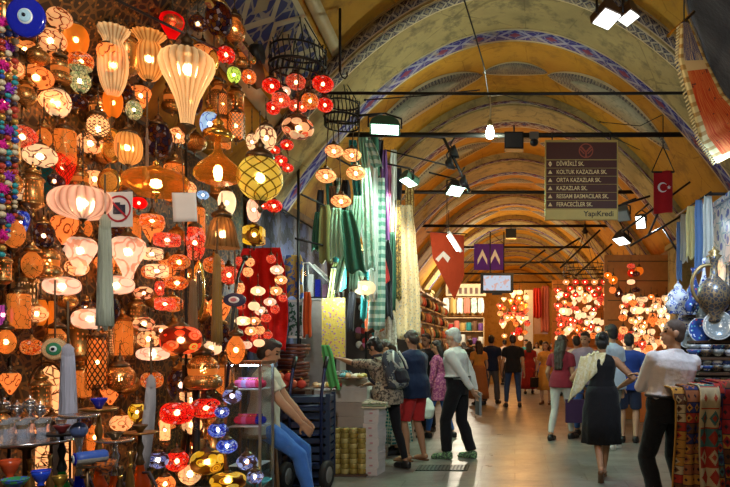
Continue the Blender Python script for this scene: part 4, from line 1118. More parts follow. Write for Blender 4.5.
for (x, y, w, h, lb) in ((112, 146, 20, 36, 'upright oval amber medallion beside the ribbed amber barrel lamp'), (110, 182, 23, 27, 'oval amber medallion with a thick gold frame above the no photo sign'), (214, 60, 11, 20, 'small gold oval ornament beside the red bead lamp'), (199, 290, 12, 60, 'tall narrow gold framed oval mirror right of the orange mosaic lamps')):
    d = dL(x) + .05
    eye_disc(x, y, w, h, lb, d, [(1, M_GOLD, 'frame'), (.74, M_OVAL if h < 50 else plain('mirror_glass', (.5, .4, .3), .05, .9), 'inset')], .15, 'oval_medallion')
# bead strings at the left edge
BC = [plain('turquoise_bead', (.03, .30, .34), .2), plain('blue_bead', (.03, .07, .40), .2), plain('cream_bead', (.6, .52, .35), .3), plain('dark_bead', (.05, .04, .06), .2), plain('red_bead', (.45, .05, .03), .25), plain('gold_bead', (.6, .36, .08), .3, .6)]
MG = plain('magenta_pompom_wool', (.62, .01, .26), .9); PU = plain('violet_pompom_wool', (.25, .03, .42), .9)
for k, (px, d) in enumerate(((2, 3.5), (8, 3.55), (15, 3.6))):
    a = P(px, 20, d)
    t = thing('bead_string', ['string of coloured beads with magenta pompoms at the outer edge of the stall', 'second string of coloured beads, with violet pompoms', 'inner string of small coloured beads beside the cream palm lamps'][k], 'beads', (a.x, d, P(px, 258 - 20 * k, d).z), 0)
    H = S(238 - 20 * k, d)
    obj('cord', B().tube([(0, 0, 0), (0, 0, H + .3)], .003, 5), M_CORD, t)
    z = 0.0; j = 0
    while z < H:
        if j % 6 == 3 and k < 2:
            b = B(); b.ell((0, 0, 0), .02, 12, 8)
            for q in range(40):
                v = Vector((rnd.gauss(0, 1), rnd.gauss(0, 1), rnd.gauss(0, 1))).normalized()
                b.tube([v * .01, v * .034], [.006, .003], 4)
            obj('pompom', b, MG if k == 0 else PU, t, loc=(0, 0, z + .02)); z += .07
        else:
            r_ = rnd.uniform(.011, .021)
            mm = BC[(j * 5 + k * 2 + j // 3) % 6]
            link('bead', cached('bead', lambda: B().ell((0, 0, 0), (1, 1, .9), 12, 8), mm), None, t, (0, 0, z + r_), scale=(r_, r_, r_)); z += 2 * r_
        j += 1

# ---- paper signs hung in the stall
d = 3.95; c = P(118, 210, d)
t = thing('no_photo_sign', 'white square sign with a red circle striking out a dark camera', 'sign', (c.x, d, P(118, 227, d).z), -.1)
W, H = S(31, d), S(35, d); M_PAPER = plain('white_paper', (.72, .68, .64), .8, 0, .08); M_SIGNRED = plain('sign_red', (.42, .015, .03), .6)
obj('card', B().box((0, 0, H / 2), (W, .004, H)), M_PAPER, t, False)
b = B(); nn = 40
for (r1_, r2_) in ((.43, .37),):
    vs = [(r * W * math.cos(2 * PI * k / nn) + W * .04, -.006, H * .52 + r * W * math.sin(2 * PI * k / nn)) for r in (r1_, r2_) for k in range(nn)]
    b.add(vs, [(k, (k + 1) % nn, nn + (k + 1) % nn, nn + k) for k in range(nn)])
b.box((W * .04, -.007, H * .52), (W * .78, .002, W * .06), ry=R(45))
obj('prohibition_ring', b, M_SIGNRED, t, False)
b = B().box((W * .06, -.005, H * .50), (W * .42, .002, H * .26)); b.box((W * .0, -.005, H * .66), (W * .18, .002, H * .08))
b.lathe([(W * .10, -.001), (W * .10, .001)], 24, M=Matrix.Translation((W * .06, -.0065, H * .49)) @ Matrix.Rotation(R(90), 4, 'X'))
obj('camera_symbol', b, plain('dark_navy_ink', (.02, .025, .05), .6), t, False)
obj('string', B().tube([(0, 0, H), (0, 0, H + .3)], .003, 5), M_CORD, t)
d = 4.35; c = P(184, 207, d)
t = thing('blank_card', 'blank white card hanging right of the honey glass saucer', 'card', (c.x, d, P(184, 222, d).z), .1)
W, H = S(23, d), S(29, d)
obj('card', B().grid(lambda u, v: ((u - .5) * W + .01 * v, .004 * math.sin(u * 3), H * (1 - v) + .006 * u), 6, 6, .003), M_PAPER, t)
obj('string', B().tube([(0, 0, H), (-.02, 0, H + .35)], .003, 5), M_CORD, t)

# the slanted gold pole at the top of the stall
a, bb = P(208, 2, 4.9), P(252, 60, 5.6)
t = thing('gold_pole', 'slanted mottled gold pole crossing the top of the lamp stall', 'pole', a)
obj('shaft', B().tube([(0, 0, 0), bb - a], .026, 12), cloth('mottled_gold_paint', (.45, .25, .05), (.30, .07, .03), 20, 'print', .5), t)
obj('end_knob', B().ell(bb - a, .036, 12, 8), M_GOLD, t)
# dark backing of the stall
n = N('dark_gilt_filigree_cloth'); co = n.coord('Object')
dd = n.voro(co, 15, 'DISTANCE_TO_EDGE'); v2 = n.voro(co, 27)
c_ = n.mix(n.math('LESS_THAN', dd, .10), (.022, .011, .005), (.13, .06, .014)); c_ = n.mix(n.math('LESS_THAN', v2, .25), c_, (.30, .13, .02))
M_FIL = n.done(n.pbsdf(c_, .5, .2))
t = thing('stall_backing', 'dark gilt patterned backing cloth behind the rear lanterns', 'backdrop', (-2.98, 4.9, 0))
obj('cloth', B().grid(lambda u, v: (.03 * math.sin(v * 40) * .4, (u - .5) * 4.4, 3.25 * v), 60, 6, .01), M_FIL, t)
obj('batten', B().box((.0, 0, 3.26), (.03, 4.4, .03)), M_DARK, t, False)

# ================================================================ counter with hookahs and glassware, lower left
M_WOODD = plain('dark_stall_wood', (.09, .05, .03), .5)
d0 = 3.55
t = thing('display_counter', 'dark wooden counter under the hookahs and glasses', 'table', (-2.42, d0 - .05, 0))
obj('counter_top', B().box((.0, 0, .585), (1.2, 1.1, .05)), M_WOODD, t, False)
for sx in (-.54, .54):
    for sy in (-.5, .5): obj('leg', B().box((sx, sy, .28), (.06, .06, .56)), M_WOODD, t, False)
ZT = .612
c = P(27, 441, 3.45)
t = thing('tray', 'round silver tray on a stand holding the glass cups', 'tray', (c.x, c.y, ZT))
hh = c.z - ZT
obj('tray_plate', B().lathe([(.0001, hh - .01), (.20, hh - .01), (.225, hh), (.23, hh + .012), (.215, hh + .006), (.19, hh), (.0001, hh)], 36), plain('polished_silver', (.62, .62, .64), .18, .95), t)
obj('stand', B().lathe([(.10, 0), (.09, .02), (.02, .04), (.02, hh - .05), (.08, hh - .015)], 20), M_BRASSD, t)
M_CLR = glass('clear_tea_glass', 'plain', (.85, .88, .92), (.7, .75, .8), None, .05, 6, .9, .5, .04)  # faint even glow put into the glass for sparkle
GL = lambda: B().lathe([(.020, 0), (.026, .004), (.028, .02), (.022, .045), (.026, .075), (.033, .1), (.031, .1), (.024, .075), (.020, .045), (.024, .02), (.001, .008)], 20)
M_GDEC = plain('gilt_glass_rim', (.6, .5, .35), .25, .8)
gi = 0
for row_, (zoff, ys) in enumerate(((0, (-.14, -.07, .0, .08)), )):
    for j, y in enumerate(ys):
        for i in range(4 if j % 2 else 3):
            x = (-.13 + .085 * i) if j % 2 else (-.10 + .09 * i)
            if x * x + y * y > .19 ** 2: continue
            t = thing('tea_glass', 'clear tea glass on the silver tray, %s row, %s from the outer end' % (['front', 'second', 'third', 'rear'][j], ORD[i]), 'glass', (c.x + x, c.y + y, c.z + .002), 0, 'tea glasses on the silver tray')
            link('glass_body', cached('tea_glass_body', GL, M_CLR), None, t, scale=(.85, .85, 1.15))
            link('gilt_band', cached('gilt_band', lambda: B().lathe([(.0265, .07), (.0300, .078), (.0318, .09), (.0325, .09)], 20, cap=False), M_GDEC), None, t, scale=(.85, .85, 1.15))
            gi += 1
# little ornate silver jars stacked behind the glasses
for k, (px, py, w, h) in enumerate(((4, 407, 13, 20), (17, 409, 12, 18), (30, 406, 13, 22), (40, 410, 11, 18))):
    q = P(px, py + h / 2, 3.72); W, H = S(w, 3.72), S(h, 3.72)
    t = thing('sugar_bowl', 'ornate silver sugar bowl behind the tea glasses, %s from the outer end' % ORD[k], 'bowl', q, 0, 'silver sugar bowls')
    obj('bowl', B().lathe([(.2 * W, 0), (.3 * W, .05 * H), (.12 * W, .14 * H), (.42 * W, .3 * H), (.5 * W, .5 * H), (.44 * W, .62 * H)], 24, ribs=12, amp=.08), plain('polished_silver', (.62, .62, .64), .18, .95), t)
    obj('lid', B().lathe([(.46 * W, .62 * H), (.38 * W, .76 * H), (.16 * W, .86 * H), (.07 * W, .9 * H), (.10 * W, .95 * H), (.01 * W, H)], 24), plain('polished_silver', (.62, .62, .64), .18, .95), t)
t = thing('glass_shelf', 'narrow shelf behind the silver tray under the sugar bowls', 'shelf', (P(22, 418, 3.72).x, 3.74, ZT))
zz = P(22, 418.5, 3.72).z - ZT
obj('shelf_board', B().box((0, .0, zz - .008), (.42, .12, .012)), M_WOODD, t, False)
for sx in (-.18, .18): obj('post', B().box((sx, 0, (zz - .014) / 2), (.02, .08, zz - .014)), M_WOODD, t, False)

def hookah(px, py_top, py_bot, d, label, cols, ball=True, tray=True, cup=True):
    c = P(px, py_bot, d); H = S(py_bot - py_top, d); z0 = c.z
    t = thing('hookah', label, 'hookah', (c.x, d, ZT))
    H = P(px, py_top, d).z - ZT
    k = H / .6
    g, stm, tr, bl = cols
    obj('glass_base', B().lathe([(.04, 0), (.055, .01), (.060, .05), (.05, .10), (.026, .15), (.018, .20), (.02, .21)], 24), g, t)
    obj('stem', B().lathe([(.012, .20 * k), (.02, .22 * k), (.012, .25 * k), (.026, .29 * k), (.018, .33 * k), (.012, .36 * k), (.022, .42 * k), (.012, .46 * k), (.010, .52 * k)], 16), stm, t)
    if ball: obj('ball', B().ell((0, 0, .46 * k), .042, 20, 14), bl, t)
    if tray: obj('ash_tray', B().lathe([(.012, .525 * k), (.08, .528 * k), (.095, .54 * k), (.09, .545 * k), (.012, .535 * k)], 28), tr, t)
    if cup:
        obj('bowl', B().lathe([(.015, .54 * k), (.022, .56 * k), (.04, .59 * k), (.042, .60 * k), (.034, .60 * k), (.001, .57 * k)], 20), bl, t)
    pts = [(.02, -.01, .21 * k), (.07, -.03, .22 * k), (.12, -.05, .12 * k), (.14, -.06, .03), (.1, -.1, .015), (.02, -.13, .02)]
    obj('hose', B().tube(pts, .008, 8), plain('dark_hose_cloth', (.04, .025, .03), .7), t)
    return t
blg = glass('cobalt_hookah_glass', 'plain', (.02, .06, .5), (.01, .03, .35), None, .06, 5, .5, .1, .1)
amg = glass('amber_hookah_glass', 'plain', (.6, .16, .02), (.45, .10, .01), None, .10, 5, .5, .1, .1)
grg = glass('green_hookah_glass', 'plain', (.05, .3, .08), (.03, .2, .05), None, .06, 5, .5, .1, .1)
BLB2 = plain('speckled_blue_enamel', (.06, .09, .20), .2); SIL = plain('polished_silver', (.62, .62, .64), .18, .95)
hookah(79, 404, 487, 3.35, 'hookah with a speckled blue ball and silver tray in front of the lilac tassel', (blg, SIL, SIL, BLB2), cup=False)
hookah(99, 398, 487, 3.55, 'hookah with a brass stem topped by a blue patterned cup', (amg, M_BRASS, M_BRASS, EB), ball=False)
hookah(62, 425, 487, 3.5, 'hookah with a dark red bowl left of the blue ball hookah', (grg, M_DARK, M_DARK, plain('oxblood_clay', (.16, .02, .02), .35)), ball=False)
hookah(115, 432, 487, 3.45, 'low hookah with a steel tray right of the brass stemmed one', (amg, SIL, SIL, M_BRASSD), ball=False)
hookah(140, 425, 487, 3.75, 'orange glass hookah near the foot of the grey tassel', (amg, M_BRASSD, M_BRASS, M_BRASSD), ball=False)
# blue and white evil eye roll
c = P(78, 459, 3.25)
t = thing('evil_eye_roll', 'rolled blue and white case with an evil eye on its end', 'roll', c, R(52))
Mr = Matrix.Rotation(R(90), 4, 'Y')
obj('body', B().lathe([(.028, -.01), (.034, .0), (.034, .12), (.028, .13)], 24, M=Mr), cloth('blue_cream_band_cloth', (.30, .30, .28), (.04, .10, .40), 60, 'stripe', .4), t)
obj('end_eye', B().lathe([(.034, -.016), (.026, -.018)], 24, M=Mr), EB, t); obj('white_ring', B().lathe([(.022, -.022), (.02, -.024)], 24, M=Mr), EW, t); obj('pupil', B().lathe([(.010, -.026), (.009, -.028)], 16, M=Mr), EK, t)
t = thing('roll_support', 'small brass easel under the evil eye roll', 'stand', (c.x + .06, c.y - .02, ZT))
obj('post', B().tube([(0, 0, 0), (0, 0, c.z - ZT - .04)], .008, 8), M_BRASSD, t); obj('foot', B().lathe([(.05, 0), (.045, .012), (.01, .02)], 18), M_BRASSD, t); obj('cradle', B().box((0, 0, c.z - ZT - .038), (.08, .04, .006)), M_BRASSD, t, False)
def bowl(px, py, w, h, d, mat, label, name='bowl', group=None, rim=None):
    c = P(px, py + h / 2, d); W, H = S(w, d) / 2, S(h, d)
    t = thing(name, label, 'bowl', (c.x, d, max(c.z, ZT) if d < 3.9 else c.z), 0, group)
    obj('bowl', B().lathe([(.35 * W, 0), (.42 * W, .04 * H), (.30 * W, .14 * H), (.6 * W, .35 * H), (.88 * W, .7 * H), (W, H), (.93 * W, H), (.8 * W, .7 * H), (.5 * W, .4 * H), (.001, .3 * H)], 28), mat, t)
    obj('rim', B().tube([(W * .97 * math.cos(2 * PI * k / 28), W * .97 * math.sin(2 * PI * k / 28), H) for k in range(29)], W * .05, 6), rim or mat, t)
    return t
bowl(41, 478, 17, 15, 3.15, plain('bright_blue_glaze', (.015, .06, .55), .15), 'bright blue glazed footed bowl at the lower edge of the counter', rim=EB)
bowl(10, 469, 18, 18, 3.2, plain('orange_red_glaze', (.45, .06, .015), .2), 'orange red footed bowl left of the bright blue one')
bowl(15, 484, 24, 10, 3.05, cloth('green_blue_marbled_glaze', (.04, .22, .08), (.04, .10, .40), 40, 'print', .2), 'wide green and blue marbled bowl at the bottom corner')
bowl(60, 482, 14, 12, 3.2, plain('yellow_brass_bowl', (.4, .26, .05), .3, .8), 'small brass bowl right of the bright blue one')
bowl(104, 468, 22, 14, 3.35, cloth('orange_pierced_shade', (.55, .13, .02), (.12, .05, .03), 60, 'print', .4), 'orange and brown patterned bowl in front of the brass stemmed hookah')
for k, (px, py, w, h) in enumerate(((30, 470, 10, 22), (50, 466, 8, 24), (120, 475, 10, 18), (130, 462, 9, 22), (90, 478, 9, 14))):
    q = P(px, py + h / 2, 3.42); W, H = S(w, 3.42), S(h, 3.42)
    t = thing('brass_vase', ['slim brass vase behind the bright blue bowl', 'tall brass vase beside the small brass bowl', 'dark bronze vase below the steel tray hookah', 'brass vase left of the orange glass hookah', 'small brass vase below the evil eye roll'][k], 'vase', (q.x, q.y, ZT))
    H = P(px, py - h / 2, 3.42).z - ZT
    obj('vase_body', B().lathe([(.3 * W, 0), (.36 * W, .06 * H), (.2 * W, .12 * H), (.5 * W, .36 * H), (.42 * W, .55 * H), (.16 * W, .75 * H), (.18 * W, .9 * H), (.3 * W, H)], 20), M_BRASS if k != 2 else M_BRASSD, t)
    obj('collar', B().lathe([(.18 * W, .72 * H), (.26 * W, .76 * H), (.18 * W, .8 * H)], 20), M_GOLD, t)
# arched scroll lantern standing at the back
c = P(48, 430, 4.0)
t = thing('arched_lantern', 'standing brass lantern with a glowing scroll cut arch', 'lantern', (c.x, c.y, ZT), R(12))
W, H = S(40, 4.0), P(48, 362, 4.0).z - ZT
arch = [(-W / 2, 0), (W / 2, 0), (W / 2, H * .55)] + [(W / 2 * math.cos(a) , H * .55 + H * .45 * math.sin(a) ** .8) for a in [PI / 2 * k / 6 for k in range(1, 7)]] + [(-W / 2 * math.sin(a), H * .55 + H * .45 * math.cos(a) ** .8 if math.cos(a) > 0 else H * .55) for a in [PI / 2 * k / 6 for k in range(1, 7)]]
obj('pierced_panel', B().prism(arch, .006), pierced('scroll_cut_brass_sheet', (.36, .19, .06), 6, .10, 'scroll') if False else pierced('large_scroll_cut_brass', (.30, .15, .05), 20, .10, 'scroll'), t, False)
obj('glass_liner', B().prism([(x * .92, z * .96 + .01) for x, z in arch], .004, Matrix.Translation((0, .05, 0))), LINP(), t, False)
obj('back_plate', B().prism(arch, .006, Matrix.Translation((0, .11, 0))), M_BRASSD, t, False)
obj('frame', B().tube([(x, -.005, z) for x, z in arch + arch[:1]], .008, 6), M_BRASSD, t)

# ================================================================ showcase, hand truck, cartons
d = 5.15; xa, xb = P(226, 0, d).x, P(260, 0, d).x
W = xb - xa; zt = P(0, 364, d).z; DP = .27
t = thing('glass_showcase', 'glass showcase with pink and red trinkets beside the seated man', 'showcase', ((xa + xb) / 2, d + DP / 2, 0))
M_PANE = glass('clear_showcase_glass', 'plain', (.85, .93, .97), (.8, .9, .95), None, .0, 5, .9, .88, .03)
M_FRM = plain('bronze_showcase_frame', (.16, .07, .035), .4, .5)
for nm_, c_, s_ in (('front_pane', (0, -DP / 2, zt / 2 + .02), (W, .006, zt - .04)), ('back_pane', (0, DP / 2, zt / 2 + .02), (W, .006, zt - .04)), ('side_pane', (-W / 2, 0, zt / 2 + .02), (.006, DP, zt - .04)), ('side_pane', (W / 2, 0, zt / 2 + .02), (.006, DP, zt - .04))):
    obj(nm_, B().box(c_, s_), M_PANE, t, False)
for sx in (-1, 1):
    for sy in (-1, 1): obj('corner_post', B().box((sx * (W / 2), sy * DP / 2, zt / 2), (.018, .018, zt)), M_FRM if sx < 0 else M_STEEL, t, False)
obj('top_frame', B().box((0, 0, zt + .01), (W + .03, DP + .03, .025)), M_FRM, t, False)
obj('base', B().box((0, 0, .06), (W + .02, DP + .02, .12)), M_FRM, t, False)
obj('light_strip', B().box((0, -DP * .3, zt - .012), (W * .8, .03, .012)), glow('cool_strip_light', (.62, .85, 1), 26), t, False)
shz = [P(0, y, d + .2).z for y in (388, 424, 462)]
for z in shz: obj('shelf', B().box((0, 0, z), (W - .03, DP - .03, .008)), plain('white_showcase_shelf', (.60, .64, .68), .3), t, False)
tri = [plain('pink_velvet', (.70, .10, .30), .8), plain('red_velvet', (.60, .015, .06), .8), plain('lilac_velvet', (.40, .25, .55), .8), EB]
tn_ = {0: 'pink', 1: 'red', 2: 'lilac', 3: 'cobalt blue'}
PCH = lambda: B().lathe([(.02, 0), (.045, .01), (.055, .035), (.045, .06), (.02, .07), (.026, .085), (.001, .08)], 18)
for si, z in enumerate(shz[:2]):
    for k in range(5):
        ci = (0, 2, 0, 0, 1)[k] if si == 0 else (1, 0, 1, 1, 3)[k]
        t = thing('pouch', '%s velvet pouch on the %s showcase shelf, %s from the inner side' % (tn_[ci], ['upper', 'lower'][si], ORD[4 - k]), 'pouch', ((xa + xb) / 2 - W / 2 + .06 + k * (W - .11) / 4.2, d + .14, z + .005), 0, 'velvet pouches in the showcase')
        link('pouch_body', cached('pouch_body', PCH, tri[ci]), None, t); link('drawstring', cached('drawstring', lambda: B().tube([(.022 * math.cos(2 * PI * q / 16), .022 * math.sin(2 * PI * q / 16), .07) for q in range(17)], .004, 5), M_GOLD), None, t)
t = thing('turquoise_dish', 'turquoise glass dish with a pale stem inside the showcase bottom', 'dish', ((xa + xb) / 2 + W * .22, d + .15, .125))
obj('dish', B().lathe([(.05, 0), (.03, .02), (.02, .2), (.07, .24), (.11, .27), (.10, .27), (.001, .23)], 24), plain('turquoise_glaze', (.10, .42, .48), .2), t)
obj('foot', B().lathe([(.06, 0), (.055, .01), (.02, .02)], 20), plain('pale_foot', (.5, .6, .6), .3), t)

# hand truck
d = 6.75; c = P(305, 480, d)
t = thing('hand_truck', 'dark blue hand truck with black rubber wheels between the seated man and the stall', 'hand truck', (c.x, d, 0), R(12))
NB_ = plain('navy_enamel', (.012, .02, .07), .35, .3)
for sx in (-.16, .16):
    obj('side_rail', B().tube([(sx, 0, .04), (sx, .03, .95), (sx + .03, .10, 1.25), (sx + .05, .16, 1.35)], .017, 8), NB_, t)
    obj('grip', B().tube([(sx + .03, .10, 1.24), (sx + .05, .16, 1.36)], .024, 8), M_DARK, t)
for z in (.25, .55, .85): obj('cross_bar', B().tube([(-.16, .01 + z * .02, z), (.16, .01 + z * .02, z)], .012, 8), NB_, t)
obj('toe_plate', B().box((0, .16, .02), (.36, .24, .012)), NB_, t, False)
for sx in (-.20, .20):
    wb = B(); Mw = Matrix.Translation((sx + .02, -.06, .145)) @ Matrix.Rotation(R(72), 4, 'Z') @ Matrix.Rotation(R(90), 4, 'X')
    w_ = obj('wheel', B().lathe([(.085, -.03), (.13, -.035), (.145, -.02), (.145, .02), (.13, .035), (.085, .03)], 32, M=Mw), plain('black_rubber', (.012, .012, .012), .7), t)
    obj('wheel_hub', B().lathe([(.02, -.045), (.05, -.034), (.085, -.03), (.085, .03), (.05, .034), (.02, .045)], 24, M=Mw), plain('grey_wheel_hub', (.28, .28, .27), .4, .6), w_)
# blue crate in front of it
q = P(296, 420, 6.5)
t = thing('crate', 'dark blue slatted crate beside the hand truck', 'crate', (q.x - .10, 7.18, 0), R(6))
for z in range(10): obj('slat', B().box((0, 0, .09 + z * .09), (.52, .36, .06)), plain('blue_black_crate_plastic', (.02, .035, .075), .4), t, False)
for sx in (-1, 1):
    for sy in (-1, 1): obj('corner_post', B().box((sx * .25, sy * .17, .48), (.045, .045, .96)), plain('blue_black_crate_plastic', (.02, .035, .075), .4), t, False)

M_CTN = plain('pale_grey_carton', (.42, .37, .33), .85, 0, .12); M_CTN2 = plain('white_carton', (.58, .54, .51), .85, 0, .12); M_TAPE = plain('brown_parcel_tape', (.30, .20, .10), .4)
def carton(c, size, rz, label, m=M_CTN, group=None, dots=True):
    t = thing('carton', label, 'box', c, rz, group)
    w, dp, h = size
    obj('box_body', B().box((0, 0, h / 2 - .001), (w, dp, h - .002)), m, t, False)
    obj('lid', B().box((0, 0, h - h * .11), (w * 1.02, dp * 1.02, h * .22)), m, t, False)
    if dots:
        obj('printed_mark', B().box((0, -dp / 2 - .0105, h * .38), (w * .22, .002, h * .22)), plain('pink_label_print', (.50, .24, .26), .7), t, False)
    return t
# tall column of small cartons under the folded cloth
c = P(373, 476, 7.45); z = .0
for k in range(9):
    h = .083; 
    carton((c.x + rnd.uniform(-.008, .008), 7.55, z), (.17, .28, h), R(-6 + rnd.uniform(-2, 2)), 'small white carton in the column below the folded cloth, %s from the floor' % ORD[k], M_CTN2, 'cartons in the column', True); z += h + .002
t = thing('folded_cloth', 'folded cream and green cloth on top of the column of cartons', 'cloth', (c.x + .02, 7.55, z))
for k in range(3): obj('fold', B().grid(lambda u, v, k=k: ((u - .5) * .28 + .01 * math.sin(v * 5 + k), (v - .5) * .34, .02 + .026 * k + .014 * math.sin(u * 8 + k * 2) * math.sin(v * 5)), 16, 12, .02), [cloth('cream_fold', (.62, .55, .38)), cloth('green_fold', (.30, .38, .24)), cloth('cream_print_fold', (.60, .56, .42), (.25, .28, .16), 24, 'print')][k], t)
# larger cartons forming the counter of the stall
cz = [(346, 8.05, .46, .45, .60, 0, 'big pale carton at the corner of the stall counter'), (314, 8.0, .36, .45, .76, 0, 'tall pale carton left of the corner carton'), (350, 8.05, .40, .40, .15, .778, 'flat carton topping the corner, lower one'), (350, 8.05, .38, .38, .14, .93, 'flat carton topping the corner, upper one'),
      (314, 7.95, .36, .4, .16, .765, 'long flat carton on the tall pale carton'), (297, 8.35, .26, .4, .86, 0, 'pale carton behind the hand truck'), (371, 8.3, .26, .36, .16, 0, 'low white carton on the floor behind the column of cartons')]
for (px, dd_, w, dp, h, z0, lb) in cz:
    q = P(px, 400, dd_)
    carton((q.x, dd_ + .25, z0), (w, dp, h), R(rnd.uniform(-3, 3)), lb, M_CTN if h > .2 else M_CTN2, dots=False)
carton((P(346, 0, 8.05).x, 8.3, .602), (.45, .44, .172), R(1), 'flat pale carton on the big corner carton', M_CTN, dots=False)
# stacks of gold ribbon rolls
for i in range(6):
    for j in range(9):
        q = P(318 + i * 8.5, 475, 7.35)
        t = thing('ribbon_roll', 'gold and olive ribbon roll under the stall, column %s from the wheel, %s up' % (ORD[i], ORD[j]), 'roll', (q.x, 7.42, .022 + j * .058), 0, 'ribbon rolls stacked under the stall')
        link('roll', cached('ribbon_roll_body', lambda: B().lathe([(.02, 0), (.045, 0), (.048, .01), (.048, .046), (.045, .056), (.02, .056)], 18), plain('gold_olive_ribbon', (.34, .25, .06), .35, .3) if (i + j) % 3 else plain('pale_gold_ribbon', (.5, .40, .14), .35, .3)), None, t)
        link('core', cached('ribbon_core', lambda: B().lathe([(.018, -.001), (.021, .0), (.021, .057), (.018, .058)], 12), M_DARK), None, t)
t = thing('ribbon_pallet', 'low dark board under the ribbon rolls', 'board', (P(339, 475, 7.35).x, 7.42, 0))
obj('board', B().box((0, 0, .011), (.62, .16, .02)), M_WOODD, t, False); obj('batten', B().box((0, .06, .005), (.6, .03, .01)), M_WOODD, t, False)

# counter of the stall with slippers, trays and trinkets
d = 8.6
t = thing('stall_counter', 'long low stall counter covered with trays and trinkets', 'table', (-2.30, 9.35, 0), R(-80))
obj('table_top', B().box((0, 0, .90), (2.3, .75, .04)), plain('grey_stall_board', (.30, .28, .26), .7), t, False)
obj('skirt', B().box((0, -.36, .44), (2.28, .02, .86)), cloth('dark_stall_skirt', (.06, .05, .06)), t, False)
for sx in (-1.1, 1.1): obj('leg', B().box((sx, .3, .44), (.05, .05, .88)), M_WOODD, t, False)
def slip(c, rz, mat, label, group):
    t = thing('slipper', label, 'slipper', c, rz, group)
    k = 'slip'
    link('sole', cached('slipper_sole', lambda: B().lathe([(.001, 0), (.045, .001), (.047, .008), (.043, .014), (.001, .015)], 20, M=Matrix.Diagonal((1, 2.6, 1, 1))), S_BRN), None, t)
    link('upper', cached('slipper_upper', lambda: B().ell((0, .045, .02), (.045, .07, .035), 16, 10).tube([(0, .105, .02), (0, .125, .035), (0, .125, .055)], [.014, .009, .004], 8), mat), None, t)
slm = [plain('red_slipper_leather', (.40, .03, .02), .5), plain('tan_slipper_leather', (.42, .24, .10), .5), plain('gold_slipper_cloth', (.5, .34, .08), .4), plain('teal_slipper_cloth', (.05, .22, .25), .6), plain('cream_slipper_cloth', (.6, .5, .36), .6)]
sn = ['red', 'tan', 'gold', 'teal', 'cream']
for k in range(20):
    px = 302 + k % 10 * 6.6; dd_ = 7.95 + (k // 10) * .22
    z = {0: .965, 1: .965}[k // 10]
    q = P(px, 385, dd_); z = .865 if px < 309 else .965 if px < 338 else 1.078
    slip((q.x, dd_, z), R(rnd.uniform(-30, 30)), slm[(k * 3) % 5], '%s pointed slipper on the cartons, %s row, %s from the hand truck' % (sn[(k * 3) % 5], ['front', 'rear'][k // 10], ORD[k % 10]), 'slippers on the stall cartons')
# trays of trinkets on the counter
for k in range(9):
    q = P(334 + k * 5.6, 375, 8.6 + .16 * k)
    m = [plain('silver_trinket', (.5, .52, .5), .3, .8), plain('teal_slipper_cloth', (.05, .22, .25), .6), plain('cream_bead', (.6, .52, .35), .3), plain('blue_bead', (.03, .07, .40), .2)][k % 4]
    t = thing('trinket_tray', 'shallow tray of trinkets on the stall counter, %s from the near end' % ORD[k], 'tray', (q.x, q.y + .25, .922 if k > 1 else 1.082), R(k * 17), 'trinket trays on the counter')
    obj('tray', B().box((0, 0, .012), (.20, .15, .024)), plain('pale_tray', (.5, .5, .45), .6), t, False)
    b = B()
    for j in range(14): b.ell((rnd.uniform(-.08, .08), rnd.uniform(-.06, .06), .036), rnd.uniform(.012, .022), 8, 6)
    o = obj('trinkets', b, m, t); o['kind'] = 'stuff'
t = thing('brown_jar', 'brown cylinder jar of brushes on the stall counter', 'jar', (P(360, 390, 8.2).x, 8.55, .922)); 
obj('jar', B().lathe([(.05, 0), (.055, .01), (.055, .17), (.05, .18), (.045, .17), (.045, .02)], 20), plain('brown_clay', (.18, .09, .04), .5), t); obj('band', B().lathe([(.056, .13), (.058, .14), (.056, .15)], 20, cap=False), M_GOLD, t)

# brown leather purse stack, green cloth, red-orange cloth, floral panel, mosaic picture, shop window
for k in range(12):
    q = P(292, 370, 7.6)
    t = thing('leather_purse', 'dark red brown leather purse in the stack beside the seated man, %s from the bottom' % ORD[k], 'purse', (q.x + rnd.uniform(-.03, .03), 7.6, 1.0 + k * .042), R(rnd.uniform(-15, 15)), 'stacked leather purses')
    m = plain('red_brown_leather_%d' % (k % 3), [(.12, .03, .015), (.18, .05, .02), (.08, .02, .012)][k % 3], .4)
    link('purse_body', cached('purse_body', lambda: B().box((0, 0, .02), (.30, .22, .034)), m), None, t); link('flap', cached('purse_flap', lambda: B().box((0, -.07, .038), (.28, .09, .005)), m), None, t)
t = thing('purse_stand', 'plain wooden crate under the stacked leather purses', 'crate', (P(292, 370, 7.6).x, 7.6, 0))
for z in range(8): obj('slat', B().box((0, 0, .06 + z * .124), (.40, .30, .11)), M_WOODD, t, False)
for sx in (-.19, .19): obj('corner_post', B().box((sx, -.152, .5), (.03, .02, .99)), M_WOODD, t, False)
for k, (px, py) in enumerate(((278, 378), (287, 374), (294, 380), (283, 385), (300, 377), (305, 384))):
    q = P(px, py, 7.2)
    q.z = P(0, 389, 7.2).z + (.04 if k < 4 else .12); q.x = P(276 + (k % 4) * 8.5 + (4 if k > 3 else 0), 0, 7.25).x
    t = thing('felt_pomegranate', ['red felt pomegranate nearest the seated man', 'red felt pomegranate behind the nearest one', 'coral felt pomegranate above the crate', 'coral felt pomegranate lowest of the heap', 'red felt pomegranate beside the truck rail', 'dark red felt pomegranate between the truck grips'][k], 'ornament', (q.x, 7.25, q.z - .04), 0, 'felt pomegranates')
    obj('fruit', B().ell((0, 0, .05), .05, 16, 10), plain('red_felt', (.50, .05, .03), .9) if k % 2 else plain('coral_felt', (.60, .16, .08), .9), t)
    obj('crown', B().lathe([(.012, .09), (.016, .105), (.024, .12)], 10), M_GOLD, t)
